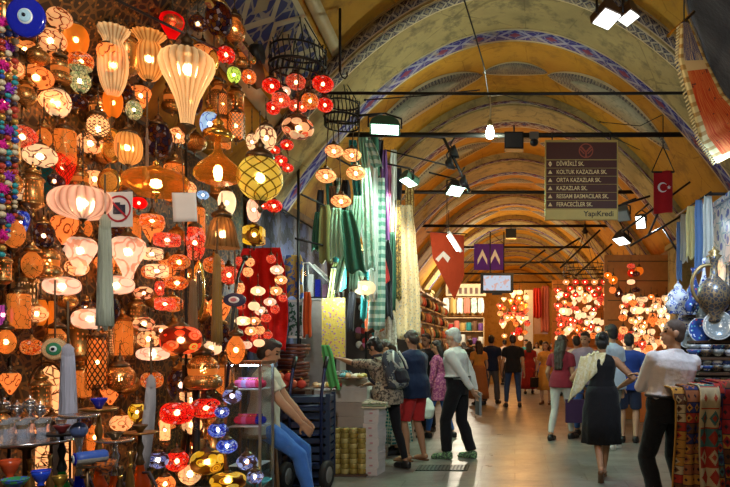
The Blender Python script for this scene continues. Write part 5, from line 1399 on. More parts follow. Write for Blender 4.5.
t = thing('ornament_shelf', 'narrow dark shelf under the felt pomegranates', 'shelf', (P(292, 388, 7.2).x, 7.25, 0))
obj('shelf_board', B().box((0, 0, P(0, 389, 7.2).z - .01), (.42, .16, .02)), M_WOODD, t, False)
for sx in (-.2, .2): obj('bracket', B().box((sx, .06, (P(0, 389, 7.2).z - .02) / 2), (.02, .02, P(0, 389, 7.2).z - .02)), M_WOODD, t, False)
drape(325, 345, 388, 11, 7.85, cloth('bright_green_cloth', (.10, .42, .12)), 'bright green cloth slanting across the goods beside the floral panel', 'cloth', name='hanging_cloth', skew=.9, folds=2)
drape(307, 292, 336, 9, 7.9, cloth('orange_red_cloth', (.62, .10, .02)), 'orange red cloth strip between the mosaic picture and the shop window', 'cloth', name='hanging_cloth', folds=2)
drape(275, 304, 345, 8, 6.9, cloth('salmon_cloth', (.60, .16, .10)), 'salmon pink cloth strip at the border of the red cloth', 'cloth', name='hanging_cloth', folds=1)
drape(293, 255, 298, 20, 8.3, cloth('gold_blue_cloth', (.40, .24, .06), (.05, .10, .30), 14, 'print'), 'brown and blue patterned cloth above the mosaic picture', 'cloth', name='hanging_cloth', folds=2, amp=.1)
def panel(px0, py0, px1, py1, d, mat, label, cat, name, frame=None, th=.02, rz=0):
    a, bb = P(px0, py1, d), P(px1, py0, d); W, H = bb.x - a.x, bb.z - a.z
    t = thing(name, label, cat, ((a.x + bb.x) / 2, d, a.z), rz)
    obj('panel', B().prism([(-W / 2, 0), (W / 2, 0), (W / 2, H), (-W / 2, H)], th), mat, t, False)
    if frame is not None:
        for c_, s_ in (((0, -.01, .012), (W + .03, th + .02, .03)), ((0, -.01, H - .012), (W + .03, th + .02, .03)), ((-W / 2, -.01, H / 2), (.03, th + .02, H + .02)), ((W / 2, -.01, H / 2), (.03, th + .02, H + .02))):
            obj('frame_bar', B().box(c_, s_), frame, t, False)
    return t
panel(322, 298, 345, 357, 8.6, cloth('yellow_floral_cloth', (.68, .52, .10), (.55, .16, .20), 26, 'flower'), 'tall yellow floral panel in front of the shop window', 'panel', 'floral_panel', None, .03)
panel(284, 300, 304, 338, 8.5, cloth('colourful_mosaic_picture', (.45, .50, .52), (.03, .10, .06), 14, 'print', .4), 'white and dark mosaic picture above the leather purses', 'picture', 'mosaic_picture', M_PAPER)
a = P(304, 300, 9.0)
t = thing('display_cabinet', 'small white framed glass cabinet with a slanted top in the textile shop', 'cabinet', (P(323, 0, 9).x, 9.0, P(0, 300, 9).z))
W, H = S(36, 9), S(36, 9)
prof = [(-W / 2, 0), (W / 2, 0), (W / 2, H * .25), (-W * .32, H), (-W / 2, H)]
obj('frame', B().tube([(x, -.12, z) for x, z in prof + prof[:1]], .018, 6).tube([(x, .12, z) for x, z in prof + prof[:1]], .018, 6), plain('white_painted_metal', (.66, .70, .68), .4), t)
obj('pane', B().prism(prof, .22), M_PANE, t, False)
for k in range(4): obj('card_rack', B().box((-W * .34 + k * W * .2, .0, H * (.40 - .07 * k)), (W * .13, .05, H * (.62 - .14 * k))), [plain('white_paper', (.72, .68, .64), .8), EB, plain('mauve_card', (.35, .18, .3), .6), plain('grey_card', (.4, .42, .4), .6)][k], t, False)
t2 = thing('cabinet_stand', 'tall grey cupboard under the small glass cabinet', 'cupboard', (P(323, 0, 9).x, 9.05, 0))
obj('body', B().box((0, 0, P(0, 300, 9).z / 2), (W * 1.05, .34, P(0, 300, 9).z - .01)), plain('grey_stall_board', (.30, .28, .26), .7), t2, False); obj('door', B().box((0, -.175, .9), (W * .9, .012, 1.5)), plain('grey_door_board', (.26, .25, .24), .6), t2, False)
# hanging white lamp shade in the textile shop
L_('oblate', 'whitehot', 365, 288, 22, 14, 'bright white shop lamp hanging low among the scarves', d=8.4, chain=20)
# clutter of small coloured things on the wall of the textile shop
for k, (px, py, wh_) in enumerate(rowwise([(rnd.uniform(352, 398), rnd.uniform(285, 350)) for _ in range(46)], 285, 9)):
    dd_ = 10.6
    q = P(px, py, dd_); cc = ['red', 'coral', 'teal', 'dark green', 'gold', 'white', 'brown', 'pink'][k % 8]
    t = thing('purse_charm', f'{cc} pouch on pegboard above the backpacker, {wh_}', 'pouch', q, 0, 'pouches on the pegboard')
    link('pouch', cached('charm_pouch', lambda: B().ell((0, 0, 0), (.055, .02, .06), 12, 8), scol[cc]), None, t); link('loop', cached('charm_loop', lambda: B().tube([(-.02, 0, .05), (0, 0, .1), (.02, 0, .05)], .004, 5), M_CORD), None, t)
t = thing('pegboard', 'dark pegboard behind the embroidered pouches', 'board', (P(378, 0, 10.6).x, 10.65, 0))
obj('board', B().box((0, 0, 1.3), (1.1, .03, 2.6)), plain('dark_peg_board', (.07, .05, .04), .8), t, False)
for sx in (-.5, .5): obj('upright', B().box((sx, .03, 1.2), (.05, .04, 2.4)), M_WOODD, t, False)

# drain grate
c = P(443, 468, 7.85)
t = thing('floor_grate', 'dark steel grate set in the paving in front of the red shorts man', 'grate', (c.x, c.y, 0.001))
obj('frame', B().box((0, 0, .004), (.62, .36, .006)), plain('dark_grate_steel', (.035, .045, .04), .5, .5), t, False)
for k in range(14): obj('bar', B().box((-.29 + k * .0446, 0, .009), (.02, .34, .006)), plain('worn_grate_steel', (.10, .12, .11), .4, .6), t, False)

# ================================================================ far shops
def shelf_unit(px0, px1, py0, py1, d, label, cols, rows_, n_, name='textile_shelf', groupname='folded textiles', itemlab='folded cloth'):
    a, bb = P(px0, py1, d), P(px1, py0, d); W, H = bb.x - a.x, bb.z - max(0, a.z); z0 = max(0, a.z)
    t = thing(name, label, 'shelf', ((a.x + bb.x) / 2, d, z0))
    wd = plain('pale_shelf_wood', (.52, .36, .18), .6)
    for sx in (-1, 1): obj('side_panel', B().box((sx * W / 2, 0, H / 2), (.03, .4, H)), wd, t, False)
    obj('back_panel', B().box((0, .2, H / 2), (W, .02, H)), wd, t, False)
    for r_ in range(rows_ + 1): obj('shelf', B().box((0, 0, H * r_ / rows_), (W, .4, .03)), wd, t, False)
    for r_ in range(rows_):
        for k in range(n_):
            zz = z0 + H * r_ / rows_ + .018; hh = H / rows_ * rnd.uniform(.5, .8); c_ = cols[(r_ * 3 + k * 5 + rnd.randint(0, 1)) % len(cols)]
            t_ = thing('folded_textile', '%s %s on %s, %s shelf, %s along' % (c_, itemlab, groupname, ORD[r_], ORD[k]), 'cloth', (a.x + W * (k + .5) / n_, d - .06, zz), 0, groupname)
            link('fold', cached('textile_fold', lambda: B().lathe([(.6, 0), (.7, .2), (.66, .5), (.7, .8), (.6, 1)], 4, M=Matrix.Rotation(PI / 4, 4, 'Z')), scol.get(c_, scol['white'])), None, t_, scale=(W / n_ * .85, .22, hh))
shelf_unit(442, 484, 318, 372, 23.6, 'low wide shelf of folded textiles in the far shop below the red banner', ['red', 'white', 'teal', 'gold', 'purple', 'coral', 'brown'], 4, 7, groupname='far low textile shelf')
shelf_unit(446, 482, 298, 316, 24.2, 'upper shelf of pale towels in the far shop', ['white', 'gold', 'white green', 'white', 'coral'], 1, 6, groupname='far upper towel shelf')
t = thing('shop_fascia', 'lit cream fascia board above the far textile shop', 'signboard', (P(466, 0, 24).x, 24.0, P(0, 297, 24).z))
obj('board', B().box((0, 0, S(7, 24)), (S(40, 24), .08, S(12, 24))), plain('cream_signboard', (.75, .66, .42), .6), t, False)
for k in range(7): obj('wall_hook', B().box((S(-16 + k * 5.3, 24), -.08, S(6, 24)), (.10, .06, .22)), plain('dark_brown_charm', (.14, .06, .03), .5), t, False)
for k in range(6):
    px = 446 + k * 7; q = P(px, 312, 23.3)
    drape(px, 298, 313, 6, 23.3, scol[['white', 'gold', 'white', 'coral', 'white green', 'white'][k]], '%s towel hung under the far fascia, %s from the scarves' % (['white', 'gold', 'white', 'coral', 'mint', 'white'][k], ORD[k]), 'towel', 'towels under the far fascia', 'hanging_towel', folds=1)
# side shelves between the scarves and the far shop, seen at a slant
for k in range(4):
    d = 13.2 + k * 1.5
    t = thing('white_display_rack', 'white slatted display rack on the shop side, %s one in beyond the cream cloth' % ORD[k], 'rack', (-2.05, d, 0), R(90), 'white display racks')
    wm = plain('white_rack_paint', (.62, .60, .55), .5)
    for sx in (-.6, .6): obj('upright', B().box((sx, 0, 1.35), (.04, .06, 2.7)), wm, t, False)
    for z in range(8): obj('slat', B().box((0, 0, .35 + z * .32), (1.2, .28, .03)), wm, t, False)
    for z in range(7):
        for q in range(4):
            cc = ['red', 'white', 'gold', 'dark green', 'coral', 'brown', 'black'][(z * 2 + q * 3 + k) % 7]
            t_ = thing('boxed_cloth', '%s cloth bundle on the %s white rack, %s shelf up, %s along' % (cc, ORD[k], ORD[z], ORD[q]), 'cloth', (-1.98, d - .45 + q * .3, .37 + z * .32), 0, 'cloth bundles on the white racks')
            link('bundle', cached('cloth_bundle', lambda: B().lathe([(.11, 0), (.13, .05), (.12, .12), (.09, .19)], 10), scol[cc]), None, t_)
# far centre: lit pale panels, red drape
panel(524, 290, 533, 380, 27, plain('bright_white_panel', (.80, .76, .68), .6), 'tall white panel at the far end of the passage', 'board', 'white_board', None, .05)
drape(537, 288, 318, 9, 27.5, scol['red'], 'red drape right of the tall white panel at the far end', 'cloth', name='hanging_cloth')
drape(545, 286, 332, 9, 27.8, scol['coral'], 'coral orange carpet hanging at the far end', 'cloth', name='hanging_cloth')
panel(534, 318, 548, 334, 28, plain('pale_lilac_sign', (.55, .42, .55), .6), 'pale lilac sign board low at the far end', 'sign', 'far_sign', None, .05)
for k, (px, w, d, c_) in enumerate(((560, 10, 29, (.55, .22, .05)), (510, 12, 30, (.60, .30, .08)))):
    panel(px, 285, px + w, 344 + 975 / d, d, plain('amber_shop_panel_%d' % k, c_, .6), ['amber lit shop panel at the far right end', 'amber lit shop panel behind the far lamps'][k], 'board', 'amber_board', None, .05)
# backing of right lamp displays
for k, (px0, px1, d, y0, y1) in enumerate(((552, 606, 20.2, 280, 352), (604, 672, 13.0, 255, 368))):
    a, bb = P(px0, y1, d), P(px1, y0, d)
    t = thing('display_backing', ['tall amber board behind the bright far lamp display', 'dark orange board behind the lamp display beyond the man in white'][k], 'board', ((a.x + bb.x) / 2, d, 0))
    obj('board', B().box((0, 0, bb.z / 2), (bb.x - a.x, .04, bb.z)), plain('amber_display_board', (.40, .17, .04), .6), t, False)
    for j in range(6): obj('rail', B().tube([(-(bb.x - a.x) / 2, -.5, a.z + (bb.z - a.z) * (j + .5) / 6), ((bb.x - a.x) / 2, -.5, a.z + (bb.z - a.z) * (j + .5) / 6)], .008, 6), M_DARK, t)
panel(640, 336, 662, 422, 12.4, plain('bright_orange_board', (.62, .17, .03), .6), 'bright orange board left of the man in white', 'board', 'orange_board', None, .03)
# dark hanging lantern strings right
for k in range(7):
    d = 11.6
    L_('oblate', ['coral', 'darkglass', 'creamp', 'darkglass', 'pinkw', 'coral', 'darkglass'][k], 631 + (k % 2) * 5, 266 + k * 8, 8, 5, 'small lamp in the dark vertical string right of the crowd, %s from the top' % ORD[k], d=d, chain=6, group='dark vertical lamp string', fin=False, bulb=False)

# ================================================================ ceramics on the right
n = N('blue_white_glaze'); co = n.coord('Object')
v_ = n.voro(co, 26); w_ = n.noise(co, 22, 3)
f_ = n.math('LESS_THAN', n.math('ABSOLUTE', n.math('SUBTRACT', n.math('ADD', v_, n.math('MULTIPLY', w_, .5)), .62)), .09)
M_CER = n.done(n.pbsdf(n.mix(f_, (.62, .68, .76), (.03, .08, .42)), .12, coat=.4))
n = N('cobalt_floral_glaze'); co = n.coord('Object'); v_ = n.voro(co, 30); cc = n.sep(n.voro(co, 30, out='Color'))[0]
M_CERB = n.done(n.pbsdf(n.mix(n.math('LESS_THAN', v_, .30), (.03, .07, .28), n.ramp(cc, [(0, (.6, .66, .75)), (.5, (.10, .40, .50)), (.8, (.55, .10, .08))], 'CONSTANT')), .12, coat=.4))
n = N('dark_bronze_filigree_glaze'); co = n.coord('Object'); v_ = n.voro(co, 28, 'DISTANCE_TO_EDGE')
M_CERD = n.done(n.pbsdf(n.mix(n.math('LESS_THAN', v_, .10), (.045, .05, .065), (.20, .14, .07)), .32, .2))
n = N('grey_floral_plate_glaze'); co = n.coord('Object'); v_ = n.voro(co, 34); x, y, z = n.sep(co)
M_CERG = n.done(n.pbsdf(n.mix(n.math('LESS_THAN', v_, .3), (.20, .24, .25), (.45, .48, .46)), .2, coat=.3))
def vase(px, py0, py1, w, d, mat, label, prof, name='vase', lid=False, mat2=None):
    c = P(px, py1, d); W, H = S(w, d) / 2, S(py1 - py0, d)
    t = thing(name, label, 'vase', c)
    obj('vase_body', B().lathe([(r * W, z * H) for r, z in prof], 32), mat, t)
    if lid: obj('lid', B().lathe([(.36 * W, .80 * H), (.40 * W, .83 * H), (.26 * W, .90 * H), (.08 * W, .94 * H), (.12 * W, .97 * H), (.01 * W, H)], 24), mat2 or mat, t)
    return t
VJ = [(.45, 0), (.52, .03), (.5, .08), (.8, .25), (1, .45), (.95, .6), (.6, .72), (.36, .77), (.38, .82)]
VB = [(.5, 0), (.55, .04), (.9, .2), (1, .36), (.8, .52), (.4, .66), (.24, .78), (.26, .92), (.42, 1)]
vase(678, 281, 314, 22, 6.5, M_CER, 'white and blue lidded urn left of the cobalt vases', VJ, lid=True)
vase(672, 296, 314, 14, 6.35, M_CER, 'small white and blue lidded jar in front of the lidded urn', VJ, lid=True)
vase(694, 268, 312, 17, 6.6, M_CERB, 'tall cobalt blue vase between the lidded urn and the ewer', VB)
vase(704, 258, 314, 12, 6.62, M_CER, 'slim blue and white vase behind the ewer', VB)
vase(690, 292, 314, 12, 6.25, M_CERB, 'small cobalt vase between the lidded urn and the large plate', VB)
vase(701, 300, 340, 12, 6.3, M_CERG, 'grey floral vase behind the cobalt plate', VJ, lid=True)
vase(728, 262, 318, 18, 6.2, M_CERD, 'dark bronze vase at the right edge behind the ewer', VB)
# the ornate ewer with ring handle
c = P(714, 322, 6.0); W, H = S(34, 6.0) / 2, S(74, 6.0)
t = thing('ewer', 'large ornate bronze ewer with a ring shaped handle', 'ewer', c)
obj('ewer_body', B().lathe([(.35 * W, 0), (.45 * W, .03 * H), (.3 * W, .07 * H), (.8 * W, .2 * H), (W, .34 * H), (.92 * W, .46 * H), (.55 * W, .56 * H), (.26 * W, .62 * H), (.2 * W, .74 * H), (.25 * W, .84 * H), (.38 * W, .88 * H)], 32), M_CERD, t)
obj('ring_handle', B().tube([(-W * .35 + W * .95 * math.cos(a), -.0, .50 * H + .27 * H * math.sin(a)) for a in [R(70) + R(250) * k / 22 for k in range(23)]], .017, 8), plain('old_gold_relief', (.26, .18, .07), .4, .6), t)
obj('crest', B().lathe([(.3 * W, .86 * H), (.42 * W, .89 * H), (.2 * W, .92 * H), (.32 * W, .95 * H), (.08 * W, .99 * H), (.01, 1.02 * H)], 12, ribs=6, amp=.3), plain('old_gold_relief', (.26, .18, .07), .4, .6), t)
obj('spout', B().tube([(W * .7, 0, .4 * H), (W * 1.1, 0, .5 * H), (W * 1.15, 0, .66 * H), (W * 1.35, 0, .72 * H)], [.03, .022, .016, .02], 10), M_CERD, t)
# shelves of plates
def plate(px, py, r, d, mat, label, tilt=75, yaw=0, group=None):
    c = P(px, py + r * .96, d); r_ = S(r, d)
    t = thing('plate', label, 'plate', c, yaw, group)
    Mx = Matrix.Translation((0, 0, r_ * math.sin(R(tilt)))) @ Matrix.Rotation(R(tilt), 4, 'X')
    obj('dish', B().lathe([(.55 * r_, -.012), (.6 * r_, -.010), (r_, .022), (.97 * r_, .027), (.60 * r_, .0), (.001, -.004)], 36, M=Mx), mat, t)
    obj('rim_band', B().lathe([(.94 * r_, .0262), (r_, .0275), (1.01 * r_, .023)], 36, M=Mx, cap=False), plain('pale_rim_glaze', (.5, .55, .58), .2), t)
    return t
plate(718, 326, 15, 5.95, M_CERG, 'large round grey green plate standing below the ewer', 78, -.2)
plate(700, 331, 13, 6.1, M_CERB, 'cobalt plate standing left of the large grey green plate', 76, .1)
plate(735, 322, 13, 6.05, M_CERB, 'cobalt plate at the right edge beside the large grey green plate', 76, -.3)
plate(688, 322, 12, 6.4, M_CER, 'blue and white plate standing below the cobalt vase', 76, .2)
plate(722, 300, 10, 6.35, M_CER, 'blue and white plate behind the ewer foot', 78, 0)
plate(686, 340, 9, 6.2, M_CERG, 'small grey plate standing low beside the head of the man in white', 76, .1)
k = 0
bl_ = [('M_CERB', M_CERB, 'cobalt'), ('M_CER', M_CER, 'blue and white'), ('M_CERG', M_CERG, 'grey floral'), ('M_CERD', M_CERD, 'dark filigree')]
for row_, (py, d, x0, n_, w) in enumerate(((356, 6.0, 694, 4, 15), (371, 5.9, 697, 5, 13), (382, 5.85, 699, 6, 10))):
    for i in range(n_):
        for s_ in range(2 if row_ < 2 else 1):
            nm2, mm, tx = bl_[(i * 3 + row_ + s_ * 2) % 4]
            px = x0 + i * (w - 3 if row_ < 2 else 8); q = P(px, py - s_ * 5, d)
            t = thing('ceramic_bowl', '%s ceramic bowl, %s bowl shelf, %s from the man in white, %s' % (tx, ['upper', 'middle', 'lower'][row_], ORD[i], ['below', 'on top'][s_]), 'bowl', (q.x, d + (.01 * s_), q.z), 0, 'ceramic bowls on the right shelves')
            W, H = S(w, d) / 2, S(w * .42, d)
            obj('bowl', B().lathe([(.4 * W, 0), (.45 * W, .05 * H), (.42 * W, .1 * H), (.75 * W, .4 * H), (W, H), (.95 * W, H), (.7 * W, .45 * H), (.001, .2 * H)], 26), mm, t)
            obj('rim_band', B().tube([(W * .97 * math.cos(2 * PI * j / 24), W * .97 * math.sin(2 * PI * j / 24), H) for j in range(25)], W * .035, 5), plain('pale_rim_glaze', (.5, .55, .58), .2), t)
t = thing('ceramics_shelf', 'dark shelving that holds the ceramics', 'shelf', (2.0, 6.35, 0))
for py, d in ((315, 6.45), (340.5, 6.2), (357, 6.0), (372, 5.95), (383.5, 5.9)):
    zz = P(0, py, d).z
    obj('shelf_board', B().box((.22, (d - 6.3) + .02, zz - .012), (1.16, .46, .02)), plain('dark_stall_wood', (.09, .05, .03), .5), t, False)
for sx in (-.34, .78): obj('upright', B().box((sx, .22, .95), (.04, .05, 1.9)), plain('dark_stall_wood', (.09, .05, .03), .5), t, False)
obj('back_board', B().box((.22, .28, 1.2), (1.16, .02, 1.5)), plain('dark_shelf_back', (.035, .035, .05), .8), t, False)

# ================================================================ overhead fittings
M_FACEG = glow('green_white_flood_face', (.62, 1, .78), 7); M_FACEW = glow('white_flood_face', (.95, 1, .95), 6)
def flood(px, py, w, h, d, label, face, rz=0, tilt=35, body=None, arm=None):
    c = P(px, py, d); W, H = S(w, d), S(h, d)
    t = thing('flood_light', label, 'floodlight', c, rz)
    Mx = Matrix.Rotation(R(tilt), 4, 'X')
    obj('housing', B().prism([(-W / 2, -.02), (W / 2, -.02), (W * .42, .06), (W * .2, .11), (-W * .2, .11), (-W * .42, .06)], H, Mx), body or plain('green_tinted_housing', (.05, .09, .07), .4, .4), t, False)
    obj('lit_face', B().box((0, 0, -.026), (W * .88, H * .85, .008), M=Mx), face, t, False)
    obj('yoke', B().tube([(-W * .54, 0, .0), (-W * .54, .0, .12), (0, .02, .18), (W * .54, 0, .12), (W * .54, 0, 0)], .012, 6), M_DARK, t)
    if arm is not None:
        obj('bracket_arm', B().tube([(0, .02, .18), arm - c], .014, 8), M_DARK, t)
    return t
flood(385, 128, 30, 15, 7.7, 'green lit floodlight above the scarves', M_FACEG, R(10), -24, plain('green_tinted_housing', (.05, .12, .08), .4, .4), P(352, 118, 7.6))
flood(409, 181, 16, 15, 9.2, 'grey green floodlight angled towards the scarves', M_FACEG, R(-50), -25, None, P(372, 150, 8.8))
flood(455, 190, 18, 14, 10.2, 'small floodlight with a white face beside the round spot lamps', M_FACEG, R(40), -35, M_DARK, P(420, 178, 10.1))
flood(606, 17, 24, 22, 5.5, 'left one of two brown floodlights hanging at the top of the vault', M_FACEW, R(38), -22, plain('brown_flood_housing', (.07, .04, .025), .5, .3), P(622, -8, 5.6))
flood(628, 16, 18, 18, 5.8, 'right one of two brown floodlights hanging at the top of the vault', glow('dim_flood_face', (.9, .95, .9), 2.5), R(48), -20, plain('brown_flood_housing', (.07, .04, .025), .5, .3), P(645, 0, 5.9))
flood(641, 222, 10, 14, 9.5, 'floodlight with a bright upright face on the right side frame', M_FACEW, R(-30), -70, M_DARK, P(652, 205, 9.4))
flood(623, 215, 14, 14, 9.7, 'grey floodlight left of the dark red flag', plain('grey_flood_glass', (.3, .33, .33), .15), R(-30), -40, plain('grey_housing', (.14, .14, .13), .4, .4), P(640, 200, 9.6))
flood(622, 240, 18, 12, 10.2, 'lowest floodlight on the right side frame', M_FACEW, R(-60), -30, M_DARK, P(636, 222, 10))
# round spot lamps
for k, (px, py) in enumerate(((456, 152), (466, 182), (452, 163))):
    c = P(px, py, 9.6)
    t = thing('spot_lamp', ['upper round black spot lamp on the left arm', 'lower round black spot lamp on the left arm', 'middle black spot lamp on the left arm'][k], 'lamp', c, 0)
    r_ = S(7, 9.6); Mx = Matrix.Rotation(R(70), 4, 'Y')
    obj('reflector', B().lathe([(.3 * r_, -.10), (.6 * r_, -.08), (r_, 0), (1.02 * r_, .02), (.9 * r_, .01), (.4 * r_, -.05)], 24, M=Mx), M_DARK, t)
    obj('bracket', B().tube([(-.05, 0, 0), (-.08, 0, .12), (-.02, 0, .22)], .012, 6), M_DARK, t)
a, bb = P(443, 138, 9.6), P(470, 192, 9.6)
t = thing('lamp_bracket', 'black slanted arm carrying the round spot lamps', 'bracket', a)
obj('arm', B().tube([(0, 0, .02), bb - a], .022, 8), M_DARK, t); obj('wall_arm', B().tube([(0, 0, 0), P(378, 132, 9.4) - a], .016, 8), M_DARK, t); obj('lower_arm', B().tube([(P(458, 168, 9.6) - a), P(385, 150, 9.4) - a], .012, 8), M_DARK, t)
# fluorescent lamp by the red banner
c = P(453, 243, 11.8); 
t = thing('fluorescent_lamp', 'slanted fluorescent lamp glowing above the red banner', 'lamp', c, 0)
obj('tube', B().tube([(-.09, 0, .14), (.09, 0, -.14)], .03, 10), glow('fluorescent_tube', (1, .95, .80), 9), t); obj('fixture', B().box((.03, .05, .03), (.06, .05, .44), ry=R(-32)), plain('white_painted_metal', (.66, .70, .68), .4), t, False); obj('hanger', B().tube([(-.08, .03, .15), (-.08, .03, .6)], .008, 6), M_DARK, t)
# bare bulb with its bracket
c = P(490, 131, 8.6)
t = thing('bare_bulb', 'bare glowing bulb hanging on a short cord from the tie rod bracket', 'lamp', c)
obj('bulb', B().lathe([(.001, -.11), (.04, -.095), (.062, -.05), (.058, -.01), (.035, .05), (.03, .07)], 20), glow('green_white_bulb', (.85, 1, .82), 16), t)
obj('socket', B().lathe([(.032, .065), (.036, .075), (.034, .13), (.012, .15)], 16), plain('brass_socket', (.4, .3, .12), .4, .7), t)
obj('cord', B().tube([(0, 0, .15), (.008, 0, .3), (0, .02, .48)], .009, 6), plain('pale_cable', (.5, .42, .25), .6), t)
obj('bracket', B().tube([(-.02, .04, .48), (.30, .06, .52)], .012, 6), plain('pale_cable', (.5, .42, .25), .6), t)
# speaker and camera on the tie rod
c = P(514, 142, 8.65)
t = thing('loudspeaker', 'black box loudspeaker under the tie rod left of the street sign', 'speaker', c)
obj('cabinet', B().box((0, 0, 0), (S(19, 8.65), .16, S(17, 8.65))), M_DARK, t, False); obj('grille', B().box((0, -.085, 0), (S(16, 8.65), .01, S(14, 8.65))), plain('speaker_grille', (.03, .03, .032), .7), t, False); obj('hanger', B().tube([(0, 0, .1), (0, 0, .22)], .012, 6), M_DARK, t)
c = P(534, 141, 8.6)
t = thing('security_camera', 'small grey security camera between the loudspeaker and the street sign', 'camera', c)
obj('mount', B().box((0, 0, .06), (.12, .1, .10)), plain('grey_housing', (.14, .14, .13), .4, .4), t, False); obj('dome', B().ell((0, -.01, -.02), .055, 16, 12), M_DARK, t); obj('lens', B().lathe([(.022, 0), (.02, .02), (.001, .022)], 14, M=Matrix.Translation((0, -.055, -.03)) @ Matrix.Rotation(R(90), 4, 'X')), EK, t)
c = P(511, 234, 15.5)
t = thing('loudspeaker', 'distant dark loudspeaker hanging under the second tie rod', 'speaker', c)
obj('cabinet', B().box((0, 0, 0), (.25, .2, .22)), M_DARK, t, False); obj('hanger', B().tube([(0, 0, .1), (0, 0, .25)], .012, 6), M_DARK, t)
# cables
def cable(pts, r, label, name='cable'):
    pts = [Vector(p) for p in pts]; t = thing(name, label, 'cable', pts[0])
    obj('wire', B().tube([p - pts[0] for p in pts], r, 5), M_DARK, t); obj('clip', B().ell((0, 0, 0), r * 2.2, 8, 6), M_IRON, t)
cable([P(463, -4, 6.4), P(475, 35, 6.9), P(484, 66, 7.3), P(488, 92, 8.0)], .008, 'thin black cable slanting down the vault towards the bare bulb')
cable([P(497, 93, 8.6), P(560, 112, 8.7), P(640, 150, 9.0)], .005, 'thin cable running right from the bare bulb bracket')
cable([P(600, 122, 8.8), P(640, 126, 8.8), P(668, 112, 8.6)], .006, 'thin cable sagging across the right of the vault')
cable([P(245, 258, 5.4), P(238, 275, 5.3), P(234, 300, 5.2), P(226, 395, 5.0)], .012, 'grey hanging cable beside the gold tassel')
cable([P(365, 100, 7.2), P(420, 96, 7.2), P(480, 90, 7.2)], .007, 'thin cable along the near tie rod')
# hanging screen
d = 14.2; c = P(497, 283, d); W, H = S(33, d), S(20, d)
t = thing('hanging_screen', 'flat screen showing a pale picture hanging over the middle of the passage', 'screen', c)
obj('bezel', B().box((0, .03, 0), (W, .07, H)), M_DARK, t, False)
n = N('screen_picture'); co = n.coord('Object'); x, y, z = n.sep(co)
pc = n.mix(n.math('GREATER_THAN', n.noise(co, 9, 2), .56), (.62, .68, .80), (.75, .45, .40))
obj('lit_panel', B().box((0, -.008, 0), (W * .82, .006, H * .74)), n.done(n.emis(pc, .85)), t, False)
obj('ceiling_bracket', B().tube([(-.15, .03, H / 2), (-.15, .03, H / 2 + .9)], .014, 6).tube([(.15, .03, H / 2), (.15, .03, H / 2 + .9)], .014, 6), M_DARK, t)
obj('stand_foot', B().box((0, .03, -H / 2 - .02), (W * .3, .06, .04)), M_DARK, t, False)
# right side black pipe frame
a = P(652, 210, 9.3)
t = thing('pipe_frame', 'black pipe frame carrying the floodlights on the right side', 'frame', a)
for (p, q) in (((622, 232), (690, 182)), ((630, 246), (700, 205)), ((648, 236), (668, 190)), ((662, 226), (684, 262)), ((605, 210), (650, 196))):
    obj('pipe', B().tube([P(*p, 9.3) - a, P(*q, 9.3) - a], .016, 8), M_DARK, t)
obj('wall_tie', B().tube([P(700, 205, 9.3) - a, Vector((2.95, 9.3, P(700, 205, 9.3).z)) - a], .016, 8), M_DARK, t)
a = P(560, 270, 13.5)
t = thing('pipe_frame', 'thin black pipe struts crossing below the far vault', 'frame', a)
for (p, q) in (((540, 262), (580, 238)), ((560, 268), (600, 230)), ((520, 268), (545, 250)), ((575, 276), (612, 244))):
    obj('pipe', B().tube([P(*p, 13.5) - a, P(*q, 13.5) - a], .02, 8), M_DARK, t)
# dark wooden beams at the upper left above the stall
a = P(240, 20, 5.7)
t = thing('roof_beam', 'dark timber beam leaning beside the blue ogee border', 'beam', a)
obj('beam', B().tube([P(232, -30, 5.5) - a, P(258, 85, 6.3) - a], .085, 4), plain('old_dark_timber', (.12, .08, .035), .8), t, False); obj('strap', B().tube([P(252, 54, 6.0) - a, P(262, 54, 6.0) - a], .09, 8), M_IRON, t)

# ================================================================ the street sign
d = 8.5; xa, xb = P(545, 0, d).x, P(618, 0, d).x; zb, zt = P(0, 220, d).z, P(0, 140, d).z
W, H = xb - xa, zt - zb
t = thing('street_sign', 'dark red hanging street sign with arrows and six street names', 'sign', ((xa + xb) / 2, d, zb))
M_SGB = plain('sign_gold_frame', (.40, .31, .09), .45, .3, .1); M_SGR = plain('sign_dark_maroon', (.065, .016, .014), .45, 0, .1); M_SGT = plain('sign_pale_gold_letters', (.85, .72, .36), .5, 0, .05); M_SGY = plain('sign_yellow_panel', (.62, .52, .16), .45, 0, .1)
obj('board', B().box((0, .02, H / 2), (W, .05, H)), M_SGB, t, False)
def sz(py): return P(0, py, d).z - zb
rowsy = [(142.5, 159.5)] + [(160.5 + k * 8.1, 168.0 + k * 8.1) for k in range(6)]
for y0, y1 in rowsy:
    obj('name_plate' if y0 > 150 else 'header_plate', B().box((0, -.009, (sz(y0) + sz(y1)) / 2), (W * .965, .008, sz(y0) - sz(y1))), M_SGR, t, False)
obj('footer_plate', B().box((0, -.009, (sz(209.8) + sz(219)) / 2), (W * .965, .008, sz(209.8) - sz(219))), M_SGY, t, False)
def text(s, size, x, z, mat, parent, align='LEFT', y=-.0145, name='lettering', bold=0.0, sx=1.0):
    cu = bpy.data.curves.new(name, 'FONT'); cu.body = s; cu.size = size; cu.align_x = align; cu.align_y = 'CENTER'; cu.extrude = .001; cu.offset = bold
    o = bpy.data.objects.new(name, cu); COL.objects.link(o)
    bpy.context.view_layer.update()
    me = bpy.data.meshes.new_from_object(o.evaluated_get(bpy.context.evaluated_depsgraph_get()))
    bpy.data.objects.remove(o)
    me.materials.clear()
    q = link(name, me, mat, parent, (x, y, z), (R(90), 0, 0), (sx, 1, 1)); return q
